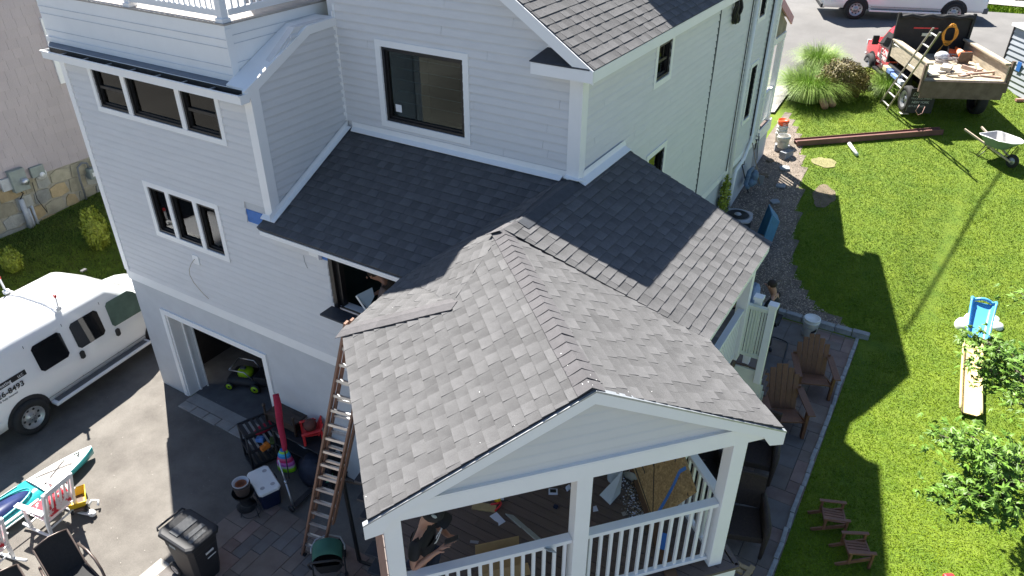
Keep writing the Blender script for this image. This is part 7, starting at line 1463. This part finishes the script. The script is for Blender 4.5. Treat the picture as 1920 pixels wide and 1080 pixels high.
# black steps up to the deck at the left of the porch
for k in range(6):
    z = 2.3 - .38 * k; q = G(664 + 5 * k, 905 + 34 * k, z); e = Vector((.72, .14, 0)); f_ = Vector((-.06, .30, 0)); mb = MB(); mb.prism([q, q + e * 1.3, q + e * 1.3 + f_, q + f_], (0, 0, .05)); obj('side_step', mb, m_felt, parent=house, loc=-Vector(HB), bevel=.006)
mb = MB(); mb.bar(G(674, 1052, .02), G(643, 900, 1.9), .045, .05); mb.bar(G(643, 900, 1.9), G(705, 912, 1.95), .04, .04); mb.bar(G(674, 1052, .05), G(720, 1068, .05), .04, .04); obj('side_step_rail', mb, m_iron, parent=house, loc=-Vector(HB))
# mower in the garage
mw = thing('lawn_mower', 'lime green and black lawn mower inside the garage', 'lawn mower', (-11.85, 8.12, .022), R(200)); m_lime = M('lime_plastic', (.32, .52, .01), .4, .05, 6)
mb = MB(); mb.loft([rr4(.36, .25, .12), rr4(.38, .27, .22), rr4(.33, .23, .30)]); obj('mower_deck', mb, m_dark, parent=mw); mb = MB(); mb.loft([rr4(.17, .15, .301), rr4(.16, .13, .40), rr4(.08, .07, .43)]); obj('motor_cover', mb, m_lime, parent=mw); mb = MB(); mb.box((.05, 0, .44), (.12, .08, .05)); obj('motor_cap', mb, m_grey, parent=mw, bevel=.01)
for x, y, r in ((.3, .27, .10), (.3, -.27, .10), (-.32, .28, .12), (-.32, -.28, .12)): mb = MB(); Rm = Matrix.Rotation(R(90), 3, 'X'); mb.lathe([(r * .6, -.03), (r, -.03), (r, .03), (r * .6, .03)], (x, y, r), 20, M=Rm); w_ = obj('wheel', mb, m_dark, parent=mw); mb = MB(); mb.lathe([(0, -.032), (r * .72, -.034), (r * .72, .034), (0, .032)], (x, y, r), 20, M=Rm); obj('hub', mb, m_lime, parent=w_); mb = MB(); mb.lathe([(0, -.036), (r * .25, -.036), (r * .25, .036), (0, .036)], (x, y, r), 12, M=Rm); obj('hub_cap', mb, m_dark, parent=w_)
mb = MB(); mb.tube([(-.25, -.2, .3), (-.1, -.22, .50), (.25, -.22, .52)], .014, 6); mb.tube([(-.25, .2, .3), (-.1, .22, .50), (.25, .22, .52)], .014, 6); mb.tube([(.25, -.22, .52), (.25, .22, .52)], .014, 6); obj('folded_handle', mb, m_alu, parent=mw); mb = MB(); mb.box((-.42, 0, .28), (.3, .4, .2)); obj('grass_box', mb, m_dark, parent=mw, bevel=.03)
# ------------------------------------------------------------------ things lying on the porch deck
ZD = DZ + .001
def flat(name, label, pts, th, m, cat, group=None, z=ZD):
    mb = MB(); mb.prism([G(px, py, z) for px, py in pts], (0, 0, th)); return tag(obj(name, mb, m), label, cat, group)
m_pap = M('white_paper', (.62, .66, .78), .7, .04, 5)
flat('paper_sheet', 'white paper under the red and yellow tool on the deck', [(914, 926), (944, 924), (945, 938), (913, 938)], .003, m_pap, 'paper'); flat('paper_sheet', 'notched white paper beside the wood offcut on the deck', [(918, 968), (931, 960), (948, 978), (935, 986), (934, 980), (927, 976)], .003, m_pap, 'paper')
flat('wood_offcut', 'pale wood offcut lying on the deck', [(888, 942), (931, 949), (928, 962), (884, 955)], .02, M('pale_pine', (.40, .30, .15), .7, .1, 6), 'wood')
flat('paper_sheet', 'small white card at the foot of the middle porch post', [(1112, 950), (1118, 948), (1122, 958), (1112, 960)], .003, m_pap, 'paper'); flat('paper_sheet', 'small grey square by the debris pile', [(1165, 961), (1174, 958), (1178, 965), (1168, 968)], .003, m_conc, 'paper')
flat('plastic_wrapper', 'clear crumpled wrapper lying on the deck in front of the man', [(882, 1013), (898, 1015), (896, 1020), (881, 1018)], .006, M('clear_wrap', (.25, .25, .27), .3), 'wrapper')
mb = MB(); mb.box(G(1037, 922, ZD + .01), (.12, .09, .03), rz=.5); fq = tag(obj('small_box', mb, m_pap, bevel=.006), 'small white box with a dark centre on the deck', 'box'); mb = MB(); mb.box(G(1037, 922, ZD + .01) + VZ * .017, (.08, .055, .004), rz=.5); obj('box_window', mb, m_iron, parent=fq)
mb = MB(); mb.prism([G(1060, 915, ZD), G(1066, 911, ZD), G(1069, 918, ZD), G(1063, 922, ZD)], (.01, 0, .04)); tag(obj('paper_scrap', mb, m_pap), 'white folded paper scrap near the middle post', 'paper')
tl = thing('hand_tool', 'red handled tool with a yellow body on the paper', 'tool', tuple(G(930, 945, ZD)), world=True); mb = MB(); mb.tube([G(920, 946, ZD + .02), G(932, 944, ZD + .03), G(940, 942, ZD + .03)], .014, 6); mb.tube([G(928, 958, ZD + .02), G(936, 950, ZD + .03), G(940, 944, ZD + .03)], .014, 6); obj('tool_handle', mb, m_redp, parent=tl); mb = MB(); mb.box(G(933, 937, ZD + .03), (.07, .06, .05)); obj('tape_body', mb, m_yel, parent=tl, bevel=.01); mb = MB(); mb.tube([G(938, 941, ZD + .03), G(952, 938, ZD + .03)], .008, 6); obj('tool_head', mb, m_iron, parent=tl)
mb = MB(); mb.box(G(1042, 950, ZD + .015), (.06, .05, .03)); tag(obj('tape_roll', mb, m_nav, bevel=.008), 'small navy object on the deck between the posts', 'tape')
a, b = G(955, 965, DZ + .25), G(1035, 1036, DZ + 1.06); mb = MB(); mb.bar(a, a.lerp(b, .4), .11, .01, up=(.3, .3, 1)); tm_ = tag(obj('trim_board', mb, M('grey_flashing', (.30, .33, .34), .5, .08, 6)), 'long grey folded trim strip leaning on the porch railing', 'trim strip'); mb = MB(); mb.bar(a.lerp(b, .405) + VZ * .012, b + VZ * .012, .10, .01, up=(.3, .3, 1)); obj('trim_strip', mb, MATS['grey_flashing'], parent=tm_)
# OSB sheet leaning, brown board, blue strap, paper roll, debris
m_osb = M('oriented_strand_board', (.30, .19, .08), .8, .25, 14, col2=(.46, .31, .14), grain=.3, gscale=40, bump=.2, detail=8)
o1, o2, o3, o4 = G(1185, 872, DZ + .30), G(1283, 856, DZ + 1.12), G(1305, 922, DZ + .85), G(1224, 978, DZ + .25)
nn_ = (o2 - o1).cross(o4 - o1).normalized(); nn_ = nn_ if nn_.dot(CAM - o1) > 0 else -nn_
osb = thing('osb_sheet', 'strand board sheet with black chalk grid lines leaning in the porch corner', 'board', tuple(o4), world=True); mb = MB(); mb.prism([o1, o2, o3, o4], -nn_ * .015); obj('sheet', mb, m_osb, parent=osb)
P4 = lambda u, v: (o1.lerp(o2, u)).lerp(o4.lerp(o3, u), v) + nn_ * .005
mb = MB()
for u in (.2, .42, .63, .84): mb.bar(P4(u, 0.02), P4(u, .98), .016, .003, up=nn_)
for u in (-.15, .25, .65, 1.05):
    a_ = (max(.01, u), .02 if u > 0 else .15); b_ = (max(0, u - .35), .95)
    if u <= 1: mb.bar(P4(min(.99, u + .2), .02), P4(max(.02, u - .3), .97), .014, .003, up=nn_)
tag(obj('chalk_line', mb, m_iron, parent=osb), kind='stuff')
a, b = G(1191, 882, ZD + .03), G(1226, 984, ZD + .03); mb = MB(); mb.bar(a + (a - b) * .15, b + (b - a) * .9, .14, .04); tag(obj('brown_plank', mb, M('brown_stained_plank', (.13, .065, .03), .6, .15, 5, stretch=(6, 6, 1))), 'brown stained plank lying along the foot of the strand board', 'plank')
bs_ = [G(1290, 878, DZ + 1.08), G(1278, 885, DZ + 1.0), G(1266, 912, DZ + .85), G(1252, 938, DZ + .6), G(1240, 958, DZ + .42), G(1236, 966, DZ + .36)]; mb = MB()
for p, q in zip(bs_, bs_[1:]): mb.bar(p + nn_ * .03, q + nn_ * .03, .045, .006, up=nn_)
sm_ = tag(obj('blue_strap', mb, m_wrap), 'bright blue strip of wrap draped over the strand board', 'strap'); sm_['kind'] = 'stuff'
mb = MB(); mb.bar(G(1247, 1000, DZ + .15), G(1240, 1030, DZ + .05), .12, .02); tag(obj('blue_wrap_piece', mb, m_wrap), 'blue piece of wrap seen between the balusters', 'wrap')
mb = MB(); Mx = Matrix.Rotation(R(35), 3, 'Z') @ Matrix.Rotation(R(75), 3, 'X'); mb.lathe([(.005, -.02), (.10, .40), (.101, .41), (.098, .41), (.004, -.02)], G(1168, 884, DZ + .4), 16); 
mb = MB(); cA, cB, cC, cD = G(1168, 882, DZ + .42), G(1124, 928, DZ + .04), G(1144, 947, DZ + .03), G(1163, 925, DZ + .10); mb.add([cA, cB, cC, cD, G(1150, 915, DZ + .16)], [(0, 1, 4), (4, 1, 2), (4, 2, 3), (0, 4, 3), (0, 3, 2, 1)]); tag(obj('paper_cone', mb, M('pale_blue_sheet', (.50, .56, .60), .6, .05, 5), fix=False), 'curled pale blue sheet of trim paper standing on the deck', 'paper')
mb = MB(); p = G(1151, 898, ZD); mb.lathe([(.09, 0), (.09, .42), (.085, .42), (.08, .02)], (p.x, p.y, DZ), 18); tag(obj('paper_roll', mb, MATS['pale_blue_sheet'], fix=False), 'pale blue roll standing behind the curled sheet', 'roll')
p = G(1352, 862, 1.05); mb = MB(); mb.lathe([(.0, 0), (.06, 0), (.06, .6), (0, .6)], (p.x, p.y, 1.03), 14); tag(obj('white_post_stub', mb, MATS['pale_blue_sheet']), 'pale pipe standing on the pavers behind the side railing', 'pipe')
r_ = random.Random(31); mb = MB()
for k in range(900):
    u, v = r_.random(), r_.random() ** .8; p = G(lerp(lerp(1152, 1196, u), lerp(1185, 1216, u), v) + r_.gauss(0, 7), lerp(872, 975, v) + r_.gauss(0, 6), ZD); s = r_.uniform(.004, .017); a = r_.uniform(0, 6); c, d = math.cos(a) * s, math.sin(a) * s
    if p.z < DZ - .1: continue
    mb.add([(p.x + c, p.y + d, ZD + s * .3), (p.x - d, p.y + c, ZD + .002), (p.x - c, p.y - d, ZD + s * .3), (p.x + d, p.y - c, ZD + s * .8)], [(0, 1, 2, 3)], r_.choice([0, 0, 1, 1, 1, 2]))
tag(obj('demolition_debris', mb, [m_pap, M('grey_rubble', (.10, .09, .085), .9, .4, 20), M('tan_rubble', (.30, .24, .16), .9)], fix=False), 'grey and white demolition crumbs swept beside the brown plank', 'debris', kind='stuff')
mb = MB(); mb.ell(G(1183, 893, DZ + .04), (.12, .06, .05), 9, 5); tag(obj('white_rag', mb, M('dirty_rag', (.40, .39, .34), .9, .2, 10)), 'crumpled pale rag at the top of the debris', 'rag')
bx_ = thing('cardboard_box', 'open cardboard box seen through the front railing', 'box', tuple(G(965, 1062, DZ)), world=True); pA, pB = G(905, 1075, DZ + .22), G(990, 1056, DZ + .22); dx_ = (pB - pA).normalized(); nx_ = Vector((-dx_.y, dx_.x, 0)); m_cb = M('cardboard', (.42, .28, .13), .85, .08, 6); mb = MB(); W_ = (pB - pA).length
mb.prism([pA, pA + dx_ * W_, pA + dx_ * W_ - VZ * .2, pA - VZ * .2], nx_ * .01); mb.prism([pA + nx_ * .4, pA + nx_ * .4 + dx_ * W_, pA + nx_ * .4 + dx_ * W_ - VZ * .2, pA + nx_ * .4 - VZ * .2], nx_ * .01); mb.prism([pA - VZ * .2, pA + dx_ * W_ - VZ * .2, pA + dx_ * W_ + nx_ * .4 - VZ * .2, pA + nx_ * .4 - VZ * .2], VZ * .01); obj('box_side', mb, m_cb, parent=bx_); tag(bx_.children[0], kind='stuff'); mb = MB(); mb.prism([pA, pA + dx_ * W_, pA + dx_ * W_ - nx_ * .12 - VZ * .05, pA - nx_ * .12 - VZ * .05], VZ * .006); obj('flap', mb, m_cb, parent=bx_)
# loose bits on the roofs and the yard
mb = MB(); r_ = random.Random(77)
for px, py in ((1052, 663), (1064, 685), (1107, 703), (1103, 716), (1118, 712), (1092, 720), (1111, 722), (736, 577), (899, 735), (965, 798), (900, 830), (686, 931), (1178, 735), (1222, 734)):
    n_, P0_ = (Vector((-.334, -.352, .874)), A3) if px < 1065 else (Vector((.334, .352, .874)), A4); r0 = ray(px, py); t = (P0_ + n_ * .03 - CAM).dot(n_) / r0.dot(n_); p = CAM + r0 * t; s = r_.uniform(.005, .011); a = r_.uniform(0, 3); mb.add([p + Vector((s * math.cos(a), s * math.sin(a), 0)), p + Vector((-s * math.sin(a), s * math.cos(a), .004)) * .6, p - Vector((s * math.cos(a), s * math.sin(a), 0)), p + Vector((s * math.sin(a), -s * math.cos(a), .004)) * .6], [(0, 1, 2, 3)])
tag(obj('paint_chips', mb, m_wpl, fix=False), 'scattered white trim chips on the porch shingles', 'chips', kind='stuff')
mb = MB()
for k in range(60):
    px, py = r_.uniform(200, 420), r_.uniform(735, 1060); p = G(px, py, .02); s = r_.uniform(.004, .013); mb.add([p + Vector((s, 0, 0)), p + Vector((0, s, .003)), p - Vector((s, 0, 0)), p + Vector((0, -s * .7, .004))], [(0, 1, 2, 3)])
tag(obj('driveway_litter', mb, M('pale_litter', (.35, .33, .29), .8), fix=False), 'small pale crumbs scattered over the driveway', 'litter', kind='stuff')
# ------------------------------------------------------------------ people
m_skin = M('skin', (.42, .22, .15), .5, .08, 8); m_tee = M('black_tee', (.012, .012, .014), .8, .2, 6, bump=.3, bscale=12); m_pants = M('dark_trousers', (.020, .022, .028), .8, .2, 6, bump=.3, bscale=12); m_hair = M('dark_brown_hair', (.030, .018, .012), .7, .3, 30)
def skin(name, nodes, edges, root, m, parent, lv=2):
    ks = list(nodes); me = bpy.data.meshes.new(name); me.from_pydata([nodes[k][0] for k in ks], [(ks.index(a), ks.index(b)) for a, b in edges], []); o = bpy.data.objects.new(name, me); COL.objects.link(o)
    sk = o.modifiers.new('s', 'SKIN'); sv = me.skin_vertices[0].data
    for i, k in enumerate(ks):
        r = nodes[k][1]; sv[i].radius = r if isinstance(r, tuple) else (r, r); sv[i].use_root = (k == root)
    sk.branch_smoothing = .6; su = o.modifiers.new('u', 'SUBSURF'); su.levels = su.render_levels = lv
    dg = bpy.context.evaluated_depsgraph_get(); nm = bpy.data.meshes.new_from_object(o.evaluated_get(dg)); bpy.data.objects.remove(o)
    nm.polygons.foreach_set('use_smooth', [True] * len(nm.polygons)); nm.materials.clear(); return put(name, nm, m, parent)
def person(label, loc, rz, lean=.15, headp=.5, ra=None, la=None, shirt=m_tee, legs=m_pants, cap=None, hair=m_hair, skinm=m_skin, H=1.0, open_knee=0):
    """local: faces +x. ra / la: (elbow, wrist) points; fingers curl at the end"""
    t = thing('person', label, 'person', loc, rz); V = Vector; sl = math.sin(lean); cl = math.cos(lean)
    B = lambda h, o=0: V((sl * h + o * cl, 0, .95 + cl * h - o * sl))
    N = {'pel': (V((0, 0, .95)), (.15, .12)), 'wst': (B(.16), (.135, .11)), 'chs': (B(.38), (.165, .125)), 'nkb': (B(.52), (.075, .07)), 'nk': (B(.58, .02), .056)}
    hc = B(.70, .05 + .08 * headp); N['hd0'] = (B(.62, .04), .07); N['hd'] = (hc, (.078, .094)); N['hd1'] = (hc + V((-.01 + .0 * headp, 0, .085)), (.064, .078))
    E = [('pel', 'wst'), ('wst', 'chs'), ('chs', 'nkb'), ('nkb', 'nk'), ('nk', 'hd0'), ('hd0', 'hd'), ('hd', 'hd1')]
    arms = {}
    for s, A in ((-1, ra), (1, la)):
        n = 'r' if s < 0 else 'l'; sh = B(.46) + V((0, s * .185, 0)); el, wr = [V(p) for p in (A or ((.02, s * .26, 1.12), (.12, s * .25, .88)))]
        N[n + 's'] = (sh, .062); N[n + 'e'] = (el, .042); N[n + 'w'] = (wr, .027); hd = (wr - el).normalized(); N[n + 'p'] = (wr + hd * .07, (.036, .018)); E += [('chs', n + 's'), (n + 's', n + 'e'), (n + 'e', n + 'w'), (n + 'w', n + 'p')]; arms[n] = (sh, el, wr, hd)
        hp_ = V((0, s * .09, .90)); kn = V((.05 + .04 * open_knee, s * .11, .49)); an = V((-.02, s * .12, .09)); N[n + 'h'] = (hp_, .092); N[n + 'k'] = (kn, .060); N[n + 'a'] = (an, .042); N[n + 't'] = (V((.13, s * .13, .04)), .035); E += [('pel', n + 'h'), (n + 'h', n + 'k'), (n + 'k', n + 'a'), (n + 'a', n + 't')]
        side = hd.cross(V((0, 0, 1))); side = side.normalized() if side.length > .1 else V((0, 1, 0)); dn = side.cross(hd).normalized()
        for f in range(4):
            b0 = wr + hd * .085 + side * (f - 1.5) * .019; L_ = (.07, .08, .075, .06)[f]; b1 = b0 + hd * L_ * .55 - dn * .008; b2_ = b1 + (hd * .6 - dn * .75).normalized() * L_ * .5; 
            for q, (p_, r_) in enumerate(((b0, .0095), (b1, .0085), (b2_, .007))): N['%sf%d%d' % (n, f, q)] = (p_, r_)
            E += [(n + 'p', '%sf%d0' % (n, f)), ('%sf%d0' % (n, f), '%sf%d1' % (n, f)), ('%sf%d1' % (n, f), '%sf%d2' % (n, f))]
        th = wr + hd * .03 + side * (.036 if s < 0 else -.036); N[n + 'u0'] = (th, .012); N[n + 'u1'] = (th + hd * .04 + side * (.018 if s < 0 else -.018) - dn * .015, .009); E += [(n + 'w', n + 'u0'), (n + 'u0', n + 'u1')]
    body = skin('body', N, E, 'pel', skinm, t, 1)
    up = V((sl, 0, cl)); fw = V((cl, 0, -sl)) * 1.0; fc = hc + fw * .088
    mb = MB(); mb.ell(fc + V((.004, 0, -.012)), (.016, .013, .022), 8, 6); [mb.ell(hc + V((0, s * .082, -.005)), (.02, .010, .03), 8, 6) for s in (-1, 1)]; f_ = obj('face_features', mb, skinm, parent=t); f_['kind'] = 'stuff'
    mb = MB(); [mb.ell(fc + V((-.006, s * .03, .016)), (.008, .012, .007), 8, 5) for s in (-1, 1)]; mb.ell(fc + V((-.006, 0, -.046)), (.006, .022, .006), 8, 4); f_ = obj('eyes_and_mouth', mb, m_hair, parent=t); f_['kind'] = 'stuff'
    mb = MB(); mb.ell(hc + V((-.022, 0, .045)), (.098, .088, .088), 16, 10); obj('hair', mb, hair, parent=t)
    T = {'a': (V((sl * -.05, 0, .90)), (.165, .135)), 'b': (B(.16), (.158, .13)), 'c': (B(.38), (.182, .142)), 'd': (B(.50), (.10, .09))}; ET = [('a', 'b'), ('b', 'c'), ('c', 'd')]
    for n, (sh, el, wr, hd) in arms.items(): T[n + '1'] = (sh, .078); T[n + '2'] = (sh.lerp(el, .72), .062); ET += [('c', n + '1'), (n + '1', n + '2')]
    skin('shirt', T, ET, 'b', shirt, t, 2)
    Q = {'a': (V((0, 0, .93)), (.155, .125))}; EQ = []
    for n, s in (('r', -1), ('l', 1)): Q[n + 'h'] = (V((0, s * .092, .86)), .105); Q[n + 'k'] = (N[n + 'k'][0], .078); Q[n + 'a'] = (N[n + 'a'][0] + V((0, 0, .02)), .062); EQ += [('a', n + 'h'), (n + 'h', n + 'k'), (n + 'k', n + 'a')]
    skin('trousers', Q, EQ, 'a', legs, t, 2)
    for s in (-1, 1): mb = MB(); mb.loft([[V((x, s * .125 + w * math.cos(a), max(0, h * (.5 + .5 * math.sin(a))))) for a in np.linspace(0, 2 * PI, 10, endpoint=False)] for x, w, h in ((-.10, .03, .06), (-.06, .045, .10), (.05, .05, .09), (.14, .05, .06), (.19, .03, .04))]); obj('shoe', mb, m_dark, parent=t)
    if cap:
        mb = MB(); cc = hc + V((-.012, 0, .055)); mb.ell(cc, (.118, .104, .092), 18, 10); cp = obj('cap', mb, cap, parent=t); mb = MB(); mb.sheet(lambda u, v: cc + V((.085 + .105 * v * math.cos((u - .5) * 1.5), .10 * math.sin((u - .5) * 2.2) * (1 + .05 * v), -.020 - .045 * v - .02 * abs(u - .5))), 10, 4); mb.sheet(lambda u, v: cc + V((.085 + .105 * v * math.cos((u - .5) * 1.5), .10 * math.sin((u - .5) * 2.2) * (1 + .05 * v), -.026 - .045 * v - .02 * abs(u - .5))), 10, 4); obj('brim', mb, cap, parent=cp, fix=False)
        mb = MB(); mb.ell(cc + V((.05, -.075, .045)), (.035, .012, .025), 8, 5); mb.ell(cc + V((-.02, -.02, .088)), (.03, .03, .008), 8, 5); tag(obj('cap_patch', mb, m_chalk, parent=cp), kind='stuff')
    t.scale = (H, H, H); return t, N, B
h_ = G(788, 968, 4.76)
pa, N_, B_ = person('man in a black cap and tee shirt holding a phone behind the left porch post', (h_.x - .05, h_.y + .02, DZ), R(10), lean=.10, headp=.9, ra=((.06, -.28, 1.10), (.29, -.15, 1.34)), la=((.12, .26, 1.12), (.32, .05, 1.34)), cap=m_tee, legs=M('navy_trousers', (.02, .028, .05), .8), H=1.0)
mb = MB(); mb.box((0, 0, 0), (.155, .075, .012)); o = obj('phone', mb, m_iron, bevel=.006); o.matrix_world = pa.matrix_basis @ Matrix.Translation((.40, -.06, 1.45)) @ Matrix.Rotation(R(-25), 4, 'Y') @ Matrix.Rotation(R(25), 4, 'Z'); tag(o, 'black phone held in both hands by the man on the porch', 'phone')
# print on the chest: white swoosh mark and slanted bars
mb = MB(); ch = B_(.40, .165); uu, vv = Vector((0, 1, 0)), Vector((-math.cos(.24) * .0 + math.sin(.10), 0, math.cos(.10))); pr_ = lambda a, b: ch + uu * a + vv * b + Vector((.012, 0, 0))
mb.prism([pr_(-.10, .02), pr_(-.05, -.03), pr_(.0, -.02), pr_(.11, .06), pr_(.0, .01), pr_(-.05, .005)], (.004, 0, 0))
for k in range(4): mb.prism([pr_(-.06 + k * .034, .05), pr_(-.042 + k * .034, .05), pr_(-.034 + k * .034, .085), pr_(-.052 + k * .034, .085)], (.004, 0, 0))
tag(obj('shirt_print', mb, MATS['white_ink'], parent=pa), kind='stuff')
h_ = G(1453, 545, 2.63); person('man in black behind the white stair railing with a hand at his face', (h_.x + .05, h_.y + .08, 1.03), R(170), lean=.10, headp=.6, ra=((.10, -.26, 1.18), (.24, -.10, 1.50)), la=((.12, .26, 1.12), (.34, .16, 1.10)))
h_ = G(1402, 500, 2.4); pc, _, _ = person('person in black half hidden under the side roof edge by a blue tarp', (h_.x - .1, h_.y + .12, 1.25), R(200), lean=.10, la=((.0, .28, 1.12), (.02, .27, .84)))
mb = MB(); p = G(1413, 552, 1.55); r_ = random.Random(6); mb.ell((p.x, p.y, 1.5), (.15, .28, .35), 14, 9); mb.ell((p.x - .1, p.y - .5, 1.35), (.10, .12, .28), 10, 7)
for i, v in enumerate(mb.v): mb.v[i] = tuple(Vector(v) + Vector((r_.uniform(-.03, .03), r_.uniform(-.03, .03), r_.uniform(-.03, .03))))
tag(obj('pale_blue_tarp', mb, M('pale_blue_tarp_cloth', (.34, .44, .60), .6, .3, 4, bump=1, bscale=8)), 'crumpled pale blue tarp on the gravel below the side roof edge', 'tarp')
pd2, _, _ = person('worker in a faded brown tee shirt bending inside the open kitchen window', (-6.85, 7.78, 3.10), R(215), lean=.5, ra=((.30, -.28, 1.05), (.50, -.22, .98)), la=((.34, .22, 1.02), (.5, .1, .95)), shirt=M('faded_brown_tee', (.16, .12, .11), .85, .3, 4), legs=m_pants)
a, b, c, d = G(668, 555, 4.42), G(698, 540, 4.5), G(702, 556, 4.35), G(690, 580, 4.15); mb = MB(); mb.prism([a, b, c, d], (0, 0, .012)); sd2 = tag(obj('siding_offcut', mb, M('pale_blue_siding', (.32, .42, .52), .5, .05, 5)), 'pale blue siding offcut held in the kitchen window', 'siding piece')
mb = MB(); mb.bar(a, d + Vector((.05, -.05, -.05)), .012, .03); obj('siding_lip', mb, m_trim, parent=sd2)
